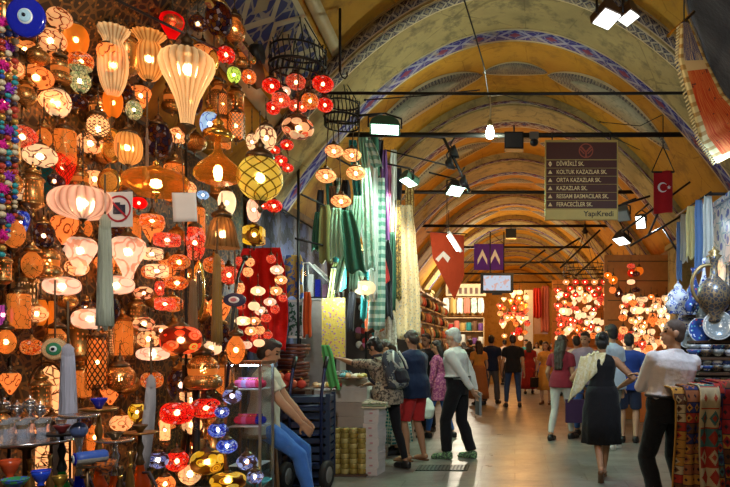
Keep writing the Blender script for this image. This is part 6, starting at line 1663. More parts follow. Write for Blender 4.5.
names = ['D\u0130VR\u0130KL\u0130 SK.', 'KOLTUK KAZAZLAR SK.', 'ORTA KAZAZLAR SK.', 'KAZAZLAR SK.', 'RESSAM BASMACILAR SK.', 'FERACEC\u0130LER SK.']
for k, s_ in enumerate(names):
    z = (sz(rowsy[k + 1][0]) + sz(rowsy[k + 1][1])) / 2
    text(s_, .076, -W * .345, z, M_SGT, t, bold=.0008, sx=.80)
    b = B(); x0 = -W * .43
    if k == 0:
        b.prism([(x0 - .025, .004), (x0 + .025, .004), (x0, .036)], .002, Matrix.Translation((0, -.0145, z))); b.prism([(x0 - .025, -.004), (x0, -.036), (x0 + .025, -.004)], .002, Matrix.Translation((0, -.0145, z)))
    else:
        b.prism([(x0 - .028, -.022), (x0 + .028, -.022), (x0, .028)], .002, Matrix.Translation((0, -.0145, z)))
    obj('arrow', b, M_SGT, t, False)
text('YapıKredi', .098, W * .44, (sz(209.8) + sz(219)) / 2 + .004, plain('sign_black_letters', (.02, .018, .015), .5), t, 'RIGHT', bold=.0015)
# round red emblem in the header: a ring with a forked mark
z = (sz(142.5) + sz(159.5)) / 2; r_ = .095; b = B(); nn = 30; x0 = W * .06
vs = [(x0 + r * r_ * math.cos(2 * PI * k / nn), -.015, z + r * r_ * math.sin(2 * PI * k / nn)) for r in (1, .86) for k in range(nn)]
b.add(vs, [(k, (k + 1) % nn, nn + (k + 1) % nn, nn + k) for k in range(nn)])
for q in (-1, 1):
    b.box((x0 + q * .034, -.015, z + .018), (.022, .002, .10), ry=R(q * 42)); b.box((x0 + q * .05, -.015, z - .01), (.016, .002, .08), ry=R(q * 42))
b.box((x0, -.015, z - .045), (.024, .002, .07))
obj('emblem', b, plain('emblem_red', (.32, .07, .04), .5), t, False)
for sx in (-.4, .4): obj('hanger', B().tube([(W * sx, .02, H), (W * sx, .05, H + .12)], .010, 6), M_DARK, t)

# dark cloths added to darken the vault over the lamp stall and the textile shop
t = thing('stall_blackout', 'added dark brown canopy cloth stretched under the vault above the lamp stall', 'blackout', (-2.4, 3.7, 3.6))
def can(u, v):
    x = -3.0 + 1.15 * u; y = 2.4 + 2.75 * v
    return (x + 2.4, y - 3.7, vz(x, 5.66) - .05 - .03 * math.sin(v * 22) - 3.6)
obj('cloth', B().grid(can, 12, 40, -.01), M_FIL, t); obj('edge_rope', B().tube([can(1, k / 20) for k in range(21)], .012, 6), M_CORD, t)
t = thing('added_dark_wall_cloth', 'black and navy cloth added to darken the textile shop wall behind the scarves', 'cloth', (-2.99, 10.2, 0))  # added black sheet standing in for the dark shop interior
obj('cloth', B().grid(lambda u, v: (.03 + .02 * math.sin(u * 60), (u - .5) * 6.0, 3.18 * v), 120, 4, .01), cloth('black_navy_hanging', (.02, .02, .03), (.05, .06, .12), 5, 'print'), t)
obj('rail', B().tube([(.03, -3, 3.2), (.03, 3, 3.2)], .014, 6), M_DARK, t)
t = thing('cloth_rail', 'black rail holding the cloth lengths above the ceramics', 'rail', (2.28, 8.4, 3.25))
obj('bar', B().tube([(-.02, .75, .05), (.04, -.7, .05)], .012, 6), M_DARK, t); obj('bracket', B().tube([(.04, -.6, .05), (.70, -.6, .05)], .02, 6), M_DARK, t)

t = thing('darkener', 'added dark cloth awning under the vault behind the hanging carpet', 'darkener', (2.2, 6.0, 4.4))  # added sheet that blackens the vault behind the carpet
def darkener_pt(u, v):
    y = 5.0 + 2.35 * v; xl = 1.62 + max(0, y - 6.2) * .65; x = xl + u * (3.0 - xl)
    return (x - 2.2, y - 6.0, vz(x, 5.46) - .03 - .02 * math.sin(v * 25) - 4.4)
obj('cloth', B().grid(darkener_pt, 14, 24, -.01), cloth('black_brown_darkener', (.018, .014, .012)), t); obj('edge_rope', B().tube([darkener_pt(0, k / 16) for k in range(17)], .014, 6), M_CORD, t)
# ================================================================ people
SKIN = {}
def skin(name, c):
    if name not in SKIN:
        n = N(name); co = n.coord('Object')
        col = n.mix(n.noise(co, 18), [x * .86 for x in c], [min(1, x * 1.08) for x in c])
        SKIN[name] = n.done(n.pbsdf(col, .55, spec=.35))
    return SKIN[name]
SK_TAN = skin('tanned_skin', (.42, .22, .12)); SK_FAIR = skin('fair_skin', (.55, .32, .20)); SK_BRN = skin('brown_skin', (.30, .15, .08))
M_LIP = plain('lip_tone', (.30, .10, .08), .5); M_EYE = plain('dark_eye', (.02, .015, .012), .2)
H_BLK = plain('black_hair', (.012, .010, .009), .42, 0, .5, 60, .4); H_BRN = plain('dark_brown_hair', (.035, .020, .012), .42, 0, .5, 60, .4)
H_WHT = plain('white_hair', (.55, .56, .52), .5, 0, .3, 60, .4); H_SHORT = plain('cropped_dark_hair', (.06, .035, .022), .7, 0, .5, 120, .3)

def remesh(name, b, vox, smooth=3, wrinkle=0, wscale=7, seed=0):
    me = b.mesh(name)
    o = bpy.data.objects.new('tmp_shape', me); COL.objects.link(o)
    m = o.modifiers.new('r', 'REMESH'); m.mode = 'VOXEL'; m.voxel_size = vox; m.use_smooth_shade = True
    if smooth:
        s = o.modifiers.new('s', 'SMOOTH'); s.iterations = smooth; s.factor = .5
    dg = bpy.context.evaluated_depsgraph_get()
    out = bpy.data.meshes.new_from_object(o.evaluated_get(dg))
    out.name = name
    bpy.data.objects.remove(o); bpy.data.meshes.remove(me)
    if wrinkle:
        out.update()
        off = Vector((seed * 3.1, seed * 1.7, 0))
        nr = [v.normal.copy() for v in out.vertices]
        for v, nn in zip(out.vertices, nr):
            p = v.co * wscale + off
            q = Vector((p.x, p.y, p.z * .55))
            v.co = v.co + nn * (wrinkle * (noise.noise(q) + .5 * noise.noise(q * 2.3)))
    out.polygons.foreach_set('use_smooth', [True] * len(out.polygons))
    out.materials.clear()
    return out

def ik(a, t, l1, l2, hint):
    """middle joint of a two bone limb from a to t, bending towards hint"""
    a, t, hint = Vector(a), Vector(t), Vector(hint)
    d = t - a; L = d.length
    if L > (l1 + l2) * .995:
        t = a + d.normalized() * (l1 + l2) * .995; d = t - a; L = d.length
    x = (L * L + l1 * l1 - l2 * l2) / (2 * L)
    h = math.sqrt(max(0, l1 * l1 - x * x))
    u = d / L
    hp = (hint - u * hint.dot(u)).normalized()
    return a + u * x + hp * h, t

def loft(b, rings, n=20):
    """rings: (center, right-vector*rx, forward-vector*ry)"""
    vs = []; fs = []
    for c, rx, ry in rings:
        for k in range(n):
            a = 2 * PI * k / n
            vs.append(Vector(c) + rx * math.cos(a) + ry * math.sin(a))
    for i in range(len(rings) - 1):
        for k in range(n):
            k2 = (k + 1) % n
            fs.append((i * n + k, i * n + k2, (i + 1) * n + k2, (i + 1) * n + k))
    fs.append(tuple(range(n - 1, -1, -1))); fs.append(tuple((len(rings) - 1) * n + k for k in range(n)))
    b.add(vs, fs)

def frustum(b, a, c, ra, rc, n=14):
    b.tube([a, Vector(a) * .5 + Vector(c) * .5, c], [ra, (ra + rc) / 2, rc], n)

def hand(b, wrist, d, palm_n, curl=.5, side=1, k=1.0):
    """palm and five unequal bent fingers; d points along the hand, palm_n out of the palm"""
    d = Vector(d).normalized(); pn = Vector(palm_n); pn = (pn - d * pn.dot(d)).normalized(); s = d.cross(pn).normalized() * side
    w = Vector(wrist)
    for q in (-.024, 0, .024):
        b.capsule(w + d * .01 * k + s * q * k * .7, w + d * .085 * k + s * q * k, .015 * k, .014 * k, 8)
    for j, (q, L) in enumerate(((-.032, .062), (-.011, .078), (.011, .084), (.031, .074))):
        base = w + d * .085 * k + s * q * k
        ang = curl * (.75 + .12 * (3 - j)); L *= k
        d1 = (d * math.cos(ang * .5) + pn * math.sin(ang * .5)); d2 = (d * math.cos(ang * 1.25) + pn * math.sin(ang * 1.25)); d3 = (d * math.cos(ang * 1.9) + pn * math.sin(ang * 1.9))
        p1 = base + d1 * L * .45; p2 = p1 + d2 * L * .32; p3 = p2 + d3 * L * .24
        b.capsule(base, p1, .0095 * k, .009 * k, 7); b.capsule(p1, p2, .009 * k, .0085 * k, 7); b.capsule(p2, p3, .0085 * k, .0075 * k, 7)
    t0 = w + d * .025 * k + s * .026 * k; t1 = t0 + (d * .55 + s * .75 + pn * .35).normalized() * .042 * k
    t2 = t1 + (d * .9 + s * .25 + pn * .45).normalized() * .034 * k
    b.capsule(t0, t1, .013 * k, .011 * k, 7); b.capsule(t1, t2, .011 * k, .009 * k, 7)

def person(label, px, d, foot_y=None, face=0, H=1.72, sex='m', sk=SK_TAN, hair='short', hmat=None, lean=4, slean=0, twist=0, head_yaw=0, head_pitch=0,
           pelvis=None, feet=None, hands=None, elbows=None, top='tee', topmat=None, bottom='trousers', botmat=None, shoemat=None, shoe='shoe',
           vox=.012, fat=1.0, untuck=.0, hemz=None, belt=None, name='person', toes=None, curl=.6, knees=None, z0=0.0, group=None, sl=None, curlhair=0):
    s = H / 1.75
    fx = (px - CX) * d / F
    root = thing(name, label, 'person', (fx, d, z0), R(face), group)
    X, Y, Z = Vector((1, 0, 0)), Vector((0, 1, 0)), Vector((0, 0, 1))
    pel = Vector(pelvis) if pelvis else Vector((0, 0, .955 * s))
    u = Vector((math.sin(R(slean)), math.sin(R(lean)), math.cos(R(lean)) * math.cos(R(slean)))).normalized()
    tw = R(twist); rx = (X * math.cos(tw) + Y * math.sin(tw)); rx = (rx - u * rx.dot(u)).normalized(); fy = u.cross(rx).normalized()
    rx0 = X.copy(); fy0 = Y.copy()
    fem = sex == 'f'
    W = (.93 if fem else 1.0) * s
    # spine levels: distance up from pelvis, half width, half depth
    if fem: lev = [(-.10, .10, .09), (-.05, .165, .115), (.03, .172, .118), (.10, .150, .105), (.18, .125, .092), (.27, .138, .10), (.35, .15, .118), (.42, .152, .10), (.465, .12, .075), (.495, .06, .055)]
    else: lev = [(-.10, .10, .09), (-.05, .155, .112), (.03, .162, .115), (.10, .155, .110), (.18, .150, .105), (.27, .162, .110), (.35, .175, .118), (.42, .172, .108), (.465, .13, .08), (.495, .065, .06)]
    def ring(h, w, dp, infl=0, fr=1.0):
        t = min(1, max(0, (h + .02) / .3))
        r_ = rx0.lerp(rx, t).normalized(); f_ = fy0.lerp(fy, t).normalized()
        uu = Z.lerp(u, min(1, max(0, (h + .1) / .15))).normalized()
        c = pel + uu * h * s
        ft = fat if .0 < h < .36 else 1 + (fat - 1) * .5
        return (c, r_ * (w * s * ft + infl), f_ * (dp * s * (ft ** 1.6) + infl))
    chest = pel + u * .412 * s
    neck0 = pel + u * .48 * s
    sh = {1: chest + rx * (.165 if fem else .185) * s, -1: chest - rx * (.165 if fem else .185) * s}   # 1 = own right
    hp = R(head_pitch); hy = R(head_yaw)
    hu = (u * .75 + Z * .5).normalized()
    hf = (fy * math.cos(hy) + rx * math.sin(hy)).normalized()
    hf = (hf * math.cos(hp) - Z * math.sin(hp)).normalized()
    hr = hf.cross(Z).normalized(); hz = hr.cross(hf).normalized()
    neck1 = neck0 + hu * .075 * s
    hc = neck1 + hu * .085 * s + hf * .022 * s          # head centre
    HM = Matrix(((hr.x, hf.x, hz.x, hc.x), (hr.y, hf.y, hz.y, hc.y), (hr.z, hf.z, hz.z, hc.z), (0, 0, 0, 1)))
    # limbs
    arms = {}
    for sd in (1, -1):
        hd = Vector((hands or {}).get(sd, (sd * .27 * s, .03, .80 * s)))
        eh = Vector((elbows or {}).get(sd, (sd * .25, -1, -.1)))
        el, wr = ik(sh[sd], hd, .285 * s, .255 * s, eh)
        arms[sd] = (sh[sd], el, wr)
    legs = {}
    for sd in (1, -1):
        hip = pel + X * sd * .088 * s - Z * .035 * s
        an = Vector((feet or {}).get(sd, (sd * .10 * s, 0, .085 * s)))
        kn, an = ik(hip, an, .435 * s, .425 * s, Vector((knees or {}).get(sd, (sd * .12, 1, 0))))
        legs[sd] = (hip, kn, an)
    toe_p = toes or {}
    def toe(sd, an):
        yaw, drop = toe_p.get(sd, (sd * 8, 0))
        a = R(yaw)
        return Vector((math.sin(a), math.cos(a), 0)) * math.cos(R(drop)) - Z * math.sin(R(drop))
    # ---- body, one continuous surface
    b = B()
    loft(b, [ring(*l) for l in lev])
    if fem:
        for sd in (1, -1): b.ell(pel + u * .345 * s + rx * sd * .068 * s + fy * .085 * s, (.062 * s, .055 * s, .06 * s), 12, 8)
    b.capsule(neck0 - u * .03, neck1 + hu * .05 * s, .056 * W, .05 * W, 12)
    for sd in (1, -1):
        a, e, w = arms[sd]
        b.capsule(neck0 - u * .02 * s, a, .05 * s, .058 * W, 10)
        b.capsule(a, e, .055 * W * fat ** .5, .040 * W * fat ** .5, 12); b.capsule(e, e + (w - e) * .35, .040 * W, .041 * W, 12); b.capsule(e + (w - e) * .35, w, .041 * W, .026 * W, 12)
        hd = (w - e).normalized()
        pn = (-X * sd * .8 - Y * .3) if abs(hd.z) > .5 else (-Z)
        hand(b, w, hd, pn, curl, sd if abs(hd.z) <= .5 else -sd, s * (.92 if fem else 1.0))
        h, k, an = legs[sd]
        b.capsule(h, k, .083 * s * (1.03 if fem else 1), .052 * W, 14)
        cm = k + (an - k) * .32 - Y * .012
        b.capsule(k, cm, .052 * W, .054 * W, 12); b.capsule(cm, an, .054 * W, .034 * W, 12)
        td = toe(sd, an)
        b.capsule(an - Z * .03 * s - td * .035 * s, an - Z * .048 * s + td * .12 * s, .034 * s, .030 * s, 10)
        b.capsule(an - Z * .05 * s + td * .10 * s, an - Z * .058 * s + td * .165 * s, .034 * s, .022 * s, 10)
    b.ell((0, -.008, .022), (.074 * s, .094 * s, .094 * s), 18, 14, HM)
    b.ell((0, .022, -.045), (.058 * s, .066 * s, .072 * s), 14, 10, HM)
    b.ell((0, .052, -.088), (.026 * s, .026 * s, .024 * s), 10, 8, HM)          # chin
    b.add([(HM @ Vector(p)) for p in ((-.008 * s, .078 * s, .018 * s), (.008 * s, .078 * s, .018 * s), (.019 * s, .082 * s, -.040 * s), (-.019 * s, .082 * s, -.040 * s), (0, .116 * s, -.034 * s), (0, .06 * s, -.01 * s))],
          [(0, 4, 1), (1, 4, 2), (2, 4, 3), (3, 4, 0), (0, 1, 5), (1, 2, 5), (2, 3, 5), (3, 0, 5)])
    b.ell((0, .084 * s, -.062 * s), (.024 * s, .012 * s, .011 * s), 10, 6, HM)
    for sd in (1, -1):
        b.ell((sd * .077 * s, -.006, -.010), (.011 * s, .022 * s, .034 * s), 10, 8, HM)
        b.ell((sd * .030 * s, .074 * s, .022 * s), (.024 * s, .012 * s, .010 * s), 8, 6, HM)   # brow
    me = remesh('body', b, vox * .8, 2)
    me.materials.append(sk); me.materials.append(M_EYE); me.materials.append(M_LIP)
    eyes = [HM @ Vector((sd * .031 * s, .080 * s, .002 * s)) for sd in (1, -1)]; mouth = HM @ Vector((0, .094 * s, -.062 * s))
    Hi = HM.inverted()
    for p in me.polygons:
        if (p.center - hc).length > .2: continue
        q = Hi @ p.center
        for sd in (1, -1):
            if abs(q.x - sd * .031 * s) < .014 and abs(q.z - .002) < .008 and q.y > .05: p.material_index = 1
            if abs(q.x - sd * .031 * s) < .021 and abs(q.z - .027) < .0055 and q.y > .05: p.material_index = 1
        if abs(q.x) < .022 and abs(q.z + .062 * s) < .007 and q.y > .06: p.material_index = 2
    link('body', me, None, root)
    # ---- top
    seed = rnd.random() * 50
    if top:
        b = B()
        lo = hemz if hemz is not None else (-.07 - untuck)
        infl = .016 if top in ('tee', 'blouse', 'vest') else .020
        tucked = not untuck and bottom in ('trousers', 'jeans', 'shorts', 'leggings') and hemz is None
        if tucked: lo = .075
        if lo > .0: rings = [ring(lo, lev[3][1], lev[3][2], .012)]
        else:
            ex = .020 if untuck else 0
            rings = [ring(lo, lev[2][1] * 1.03, lev[2][2] * 1.04, infl + ex), ring((lo + .03) / 2, lev[2][1] * 1.01, lev[2][2] * 1.02, infl + ex)]
        for l in lev[2:]:
            if l[0] > lo + .02: rings.append(ring(*l, (infl + (.016 if untuck and l[0] < .15 else 0)) if l[0] < .45 else .010))
        if tucked: rings.insert(1, ring(.135, lev[3][1], lev[3][2], infl + .014))
        loft(b, rings)
        if fem:
            for sd in (1, -1): b.ell(pel + u * .345 * s + rx * sd * .068 * s + fy * .085 * s, (.074 * s, .066 * s, .07 * s), 12, 8)
        for sd in (1, -1):
            a, e, w = arms[sd]
            if top == 'vest':
                b.capsule(neck0 - u * .03 * s + rx * sd * .06, a - rx * sd * .05, .04 * s, .05 * W, 10); continue
            b.capsule(neck0 - u * .025 * s + rx * sd * .03 * s, a - u * .012 * s, .056 * s, .070 * W, 10)
            if (sl or top) == 'tee' or (sl == 'short'):
                frustum(b, a, a + (e - a) * .62, .074 * W * fat ** .5, .070 * W * fat ** .5)
            elif sl == 'rolled':
                b.capsule(a, e, .070 * W, .056 * W, 12); frustum(b, e, e + (w - e) * .35, .056 * W, .052 * W)
            elif sl == 'half':
                frustum(b, a, e, .072 * W, .062 * W)
            else:
                b.capsule(a, e, .070 * W * fat ** .5, .056 * W, 12); frustum(b, e, e + (w - e) * .96, .056 * W, .040 * W)
        if top == 'shirt':   # collar
            b.tube([neck0 - u * .005 + (rx * math.cos(t) + fy * math.sin(t)) * .068 * s + u * (.012 - .012 * math.sin(t)) for t in [2 * PI * k / 16 for k in range(17)]], .016, 8)
        link('shirt' if top == 'shirt' else 'dress_top' if bottom == 'dress' else 'top', remesh('top', b, vox, 3, .007, 8, seed), topmat, root)
    # ---- bottom
    b = B()
    if bottom in ('trousers', 'shorts', 'leggings', 'jeans'):
        inf = {'trousers': .024, 'jeans': .014, 'leggings': .009, 'shorts': .026}[bottom]
        loft(b, [ring(-.11, .10, .09, inf)] + [ring(*l, inf * .6 + .004) for l in lev[1:4]] + [ring(.125, lev[3][1], lev[3][2], .030 if not untuck else .006)])
        for sd in (1, -1):
            h, k, an = legs[sd]
            if bottom == 'shorts':
                frustum(b, h + Z * .02, h + (k - h) * .92, .098 * s, .094 * s)
            else:
                b.capsule(h, k, .083 * s + inf, .052 * W + inf, 14)
                end = an + (k - an) * (.04 if bottom == 'trousers' else .10)
                cm = k + (an - k) * .32 - Y * .008
                b.capsule(k, cm, .052 * W + inf, .053 * W + inf, 12)
                frustum(b, cm, end, .053 * W + inf, (.058 if bottom == 'trousers' else .040) * W + inf * .5)
        link({'leggings': 'leggings', 'shorts': 'shorts', 'jeans': 'jeans'}.get(bottom, 'trousers'), remesh('trousers', b, vox, 3, .008 if bottom != 'leggings' else .004, 9, seed + 9), botmat, root)
    elif bottom in ('skirt', 'dress'):
        b = B(); n = 36; L = hemz if False else None
        zs = [(.115, .02), (.03, .025), (-.06, .03), (-.16, .05), (-.30, .05), (-.56, .055)] if bottom == 'dress' else [(.10, .015), (.0, .022), (-.12, .03), (-.35, .06), (-.6, .08), (-.78, .09)]
        vs = []; fs = []
        for i, (h, inf) in enumerate(zs):
            w, dp = (lev[3][1], lev[3][2]) if h > .08 else (lev[2][1], lev[2][2])
            for k in range(n):
                a = 2 * PI * k / n
                rip = 1 + (.07 * max(0, -h) / .44) * math.sin(a * 7 + seed)
                c = pel + u * h * s if h > 0 else pel + Z * h * s
                vs.append(c + X * (w * s + inf) * rip * math.cos(a) + Y * (dp * s + inf * 1.2) * rip * math.sin(a))
        for i in range(len(zs) - 1):
            for k in range(n):
                k2 = (k + 1) % n
                fs.append((i * n + k2, i * n + k, (i + 1) * n + k, (i + 1) * n + k2))
        fs.append(tuple(range(n))); fs.append(tuple((len(zs) - 1) * n + k for k in range(n - 1, -1, -1)))
        b.add(vs, fs)
        link('skirt', b.mesh('skirt'), botmat, root)
    if belt:
        c, r_, f_ = ring(.112, lev[3][1], lev[3][2], .030)
        link('belt', B().tube([c + r_ * math.cos(2 * PI * k / 28) + f_ * math.sin(2 * PI * k / 28) for k in range(29)], .014, 6).mesh('belt'), belt, root)
    # ---- shoes
    if shoe:
        for sd in (1, -1):
            h, k, an = legs[sd]; td = toe(sd, an); dn = (Z + td * 0).normalized()
            b = B()
            A = an - Z * .045 * s
            if shoe == 'sandal':
                b.capsule(A - Z * .03 * s - td * .05 * s, A - Z * .03 * s + td * .17 * s, .038 * s, .040 * s, 10)
                lim = 10
            else:
                b.capsule(A + Z * .015 - td * .035 * s, A - Z * .004 * s + td * .04 * s, .047 * s, .050 * s, 12)
                b.capsule(A - td * .03 * s, A - Z * .008 * s + td * .165 * s, .047 * s, .040 * s, 12)
                b.capsule(A - Z * .015 - td * .05 * s, A - Z * .02 * s + td * .18 * s, .034 * s, .036 * s, 12)
                frustum(b, A, an + Z * .02 * s, .048 * s, .046 * s)
            me = remesh('shoe', b, vox * .7, 2)
            sole = an.z - .083 * s
            for v in me.vertices:
                if toe_p.get(sd, (0, 0))[1] == 0 and v.co.z < sole: v.co.z = sole
                if shoe == 'sandal' and toe_p.get(sd, (0, 0))[1] == 0 and v.co.z > sole + .018: v.co.z = sole + .018
            link('sandal' if shoe == 'sandal' else 'shoe', me, shoemat, root)
    # ---- hair
    hm = hmat or H_BLK
    b = B()
    if hair in ('short', 'bun', 'long', 'curly', 'bob', 'white'):
        b.ell((0, -.024 * s, .038 * s), (.083 * s, .094 * s, .090 * s), 18, 14, HM)
        b.ell((0, -.052 * s, -.012 * s), (.076 * s, .062 * s, .085 * s), 16, 12, HM)
        b.ell((0, .025 * s, .085 * s), (.062 * s, .062 * s, .034 * s), 14, 10, HM)
    if hair == 'bald':
        b.ell((0, -.013 * s, .034 * s), (.0785 * s, .093 * s, .088 * s), 18, 14, HM)
        b.ell((0, -.040 * s, -.014 * s), (.074 * s, .062 * s, .074 * s), 16, 12, HM)
    if hair == 'bun':
        b.ell((0, -.11 * s, .055 * s), (.045 * s, .04 * s, .045 * s), 12, 10, HM)
    if hair == 'curly':
        for k in range(34):
            a = rnd.uniform(0, 2 * PI); e = rnd.uniform(-.5, 1.3)
            q = Vector((math.cos(a) * math.cos(e) * .085, math.sin(a) * math.cos(e) * .085 - .03, math.sin(e) * .09 + .03)) * s
            if q.y > .035 and q.z < .07: continue
            b.ell(q, .024 * s, 8, 6, HM)
    if hair in ('long', 'bob'):
        Lh = .30 if hair == 'long' else .10
        pts = [hc + hz * .02 * s - hf * .055 * s, hc - hz * .08 * s - hf * .075 * s, neck0 - fy * .085 * s, neck0 - u * Lh * s - fy * .115 * s]
        for sd in (-.05, 0, .05):
            b.tube([p + hr * sd * s for p in pts], [.055 * s, .055 * s, .05 * s, .022 * s], 10)
    if hair != 'none':
        link('hair', remesh('hair', b, .0085, 2, .006 if hair in ('curly', 'long', 'bun') else .0025, 40, seed), hm, root)
    root['sk'] = 0; del root['sk']
    return root, dict(pel=pel, u=u, rx=rx, fy=fy, sh=sh, arms=arms, legs=legs, neck=neck0, hc=hc, HM=HM, s=s, chest=chest)

def held(root, J, p):      # a point in the figure's own frame, in the world
    return Matrix.Translation(root.location) @ Matrix.Rotation(root.rotation_euler.z, 4, 'Z') @ Vector(p)
C_NAVY = cloth('navy_cotton', (.012, .022, .06)); C_BLACK = cloth('black_cloth', (.010, .010, .012)); C_RED = cloth('red_cotton', (.50, .03, .03))
C_WHITE = cloth('white_shirt_cotton', (.66, .70, .66)); C_BEIGE = cloth('pale_beige_shirt_cotton', (.66, .60, .58)); C_JEAN = cloth('blue_denim', (.045, .12, .36)); C_JEANB = cloth('bright_blue_denim', (.05, .16, .50))
C_MAROON = cloth('maroon_cotton', (.20, .018, .03)); C_OFFW = cloth('off_white_denim', (.52, .50, .44)); C_LILAC = cloth('lilac_gray_cotton', (.30, .25, .33))
C_ANIM = cloth('grey_tan_animal_print', (.32, .27, .20), (.07, .06, .05), 34, 'print'); C_CAMO = cloth('grey_camouflage', (.30, .30, .26), (.10, .11, .09), 12, 'print')
C_ORNG = cloth('mustard_orange_cotton', (.60, .27, .05)); C_GREY = cloth('grey_trouser_cloth', (.10, .10, .11)); C_ROYAL = cloth('royal_blue_cotton', (.02, .05, .24))
C_GRNP = cloth('green_tan_print', (.22, .26, .12), (.55, .48, .25), 22, 'print'); C_TEALL = cloth('teal_lattice_print', (.55, .60, .50), (.03, .22, .22), 70, 'lattice')
C_MAG = cloth('magenta_floral', (.22, .04, .13), (.42, .15, .22), 30, 'print'); C_PALEB = cloth('pale_blue_cotton', (.45, .55, .62)); C_DKRED = cloth('dark_red_cotton', (.25, .02, .02))
S_BLK = plain('black_leather', (.015, .014, .014), .35); S_WHT = plain('white_leather', (.75, .73, .68), .45); S_GRN = cloth('green_black_sneaker_mesh', (.05, .07, .06), (.22, .42, .18), 60, 'print')

# 1 woman reaching over the stall (own heading: towards the stall on the left)
d1 = 7.75
r1, J1 = person('woman in patterned top and black leggings wearing a backpack, reaching over the stall', 388, d1, face=62, H=1.63, sex='f', sk=SK_TAN, hair='curly', hmat=H_BLK, lean=20,
    head_yaw=-10, head_pitch=12, pelvis=(0, 0, .90), feet={1: (.14, -.16, .08), -1: (-.10, .12, .08)}, hands={-1: (-.10, .86, 1.34), 1: (.16, .45, 1.0)}, elbows={1: (.4, -.4, -1), -1: (-.3, -.2, -1)},
    top='tee', topmat=C_ANIM, sl='half', bottom='leggings', botmat=C_BLACK, shoemat=S_BLK, untuck=.05, vox=.010, curl=.5, fat=1.12)
# her backpack: worn, so it sits on her back as a thing of its own
def backpack(root, J, label, m1, m2, m3):
    c = held(root, J, J['chest'] - J['u'] * .14 * J['s'] - J['fy'] * .20 * J['s'])
    t = thing('backpack', label, 'backpack', c, root.rotation_euler.z)
    ang = -math.atan2(J['u'].y, J['u'].z)
    Mx = Matrix.Rotation(ang, 4, 'X')
    b = B(); loft(b, [(Mx @ Vector((0, 0, z)), Vector((w, 0, 0)), Mx @ Vector((0, dp, 0))) for z, w, dp in ((-.24, .10, .06), (-.22, .15, .09), (-.05, .165, .105), (.10, .15, .095), (.2, .11, .07), (.235, .05, .04))])
    link('bag_body', remesh('bag_body', b, .012, 2, .006, 9, 3), m1, t)
    b = B(); loft(b, [(Mx @ Vector((0, -.085, z)), Vector((w, 0, 0)), Mx @ Vector((0, dp, 0))) for z, w, dp in ((-.20, .09, .03), (-.17, .12, .045), (-.06, .115, .045), (-.02, .08, .02))])
    link('front_pocket', remesh('front_pocket', b, .010, 2), m2, t)
    for sd in (1, -1):
        pts = [Mx @ Vector((sd * .08, .05, .20)), Mx @ Vector((sd * .12, .14, .215)), Mx @ Vector((sd * .13, .27, .13)), Mx @ Vector((sd * .14, .28, -.02)), Mx @ Vector((sd * .15, .16, -.18)), Mx @ Vector((sd * .13, .05, -.2))]
        link('shoulder_strap', B().tube(pts, .018, 8).mesh('shoulder_strap'), m3, t)
        link('reflective_trim', B().tube([Mx @ Vector((sd * .05, -.10, .19)), Mx @ Vector((sd * .11, -.105, .06)), Mx @ Vector((sd * .07, -.14, -.04))], .013, 6).mesh('reflective_trim'), m3 if sd > 2 else plain('pale_grey_trim', (.5, .5, .45), .6), t)
    link('zip_seam', B().tube([Mx @ Vector((.14, -.04, -.15)), Mx @ Vector((.13, -.05, .08)), Mx @ Vector((0, -.06, .21)), Mx @ Vector((-.13, -.05, .08)), Mx @ Vector((-.14, -.04, -.15))], .006, 6).mesh('zip_seam'), M_DARK, t)
backpack(r1, J1, 'grey, black and green backpack on the woman reaching over the stall', cloth('grey_green_nylon', (.05, .06, .08), (.28, .30, .26), 9, 'print'), cloth('black_nylon', (.02, .02, .03)), cloth('dark_strap_nylon', (.03, .03, .04)))

# 2 man in navy tee and red shorts
person('man in navy t-shirt and red shorts looking down at the stall', 416, 8.35, face=60, H=1.72, sk=SK_TAN, hair='short', hmat=H_BRN, lean=6, head_pitch=24, head_yaw=8,
    feet={1: (.10, -.05, .08), -1: (-.10, .06, .08)}, hands={1: (.16, .30, .98), -1: (-.16, .33, .98)}, top='tee', topmat=C_NAVY, bottom='shorts', botmat=C_RED, shoemat=S_BRN, shoe='sandal', untuck=.06, vox=.011, fat=1.12)
# 3 woman in green print between them
person('woman in green print top and teal lattice skirt between the backpacker and red shorts man', 395, 8.9, face=120, H=1.62, sex='f', sk=SK_FAIR, hair='bob', hmat=H_BRN, lean=14, head_pitch=35,
    hands={1: (.10, .38, 1.0), -1: (-.12, .36, 1.0)}, top='tee', topmat=C_GRNP, bottom='skirt', botmat=C_TEALL, shoemat=S_BLK, vox=.013)
# 4 woman in magenta floral with white plastic bag
r4, J4 = person('woman in magenta floral tunic and jeans carrying a white plastic bag', 440, 10.4, face=75, H=1.60, sex='f', sk=SK_TAN, hair='bob', hmat=H_BLK, lean=3, head_pitch=8,
    feet={1: (.09, -.18, .08), -1: (-.09, .17, .08)}, hands={1: (.22, .16, .74), -1: (-.24, .12, .72)}, top='shirt', topmat=C_MAG, bottom='jeans', botmat=C_JEAN, shoemat=S_BLK, untuck=.22, vox=.013)
# 5 white haired man
r5, J5 = person('white haired man in white shirt and black trousers, hands behind, walking past the stall', 458, 8.5, face=70, H=1.75, sk=SK_FAIR, hair='white', hmat=H_WHT, lean=5, head_pitch=14, head_yaw=-4,
    feet={1: (.10, -.15, .085), -1: (-.07, .13, .085)}, hands={1: (.17, -.20, .84), -1: (-.02, -.24, .86)}, elbows={1: (1, -.6, 0), -1: (-1, -.6, 0)}, top='shirt', topmat=C_WHITE, bottom='trousers', botmat=C_BLACK, shoemat=S_GRN, vox=.011, fat=1.10, belt=S_BLK)
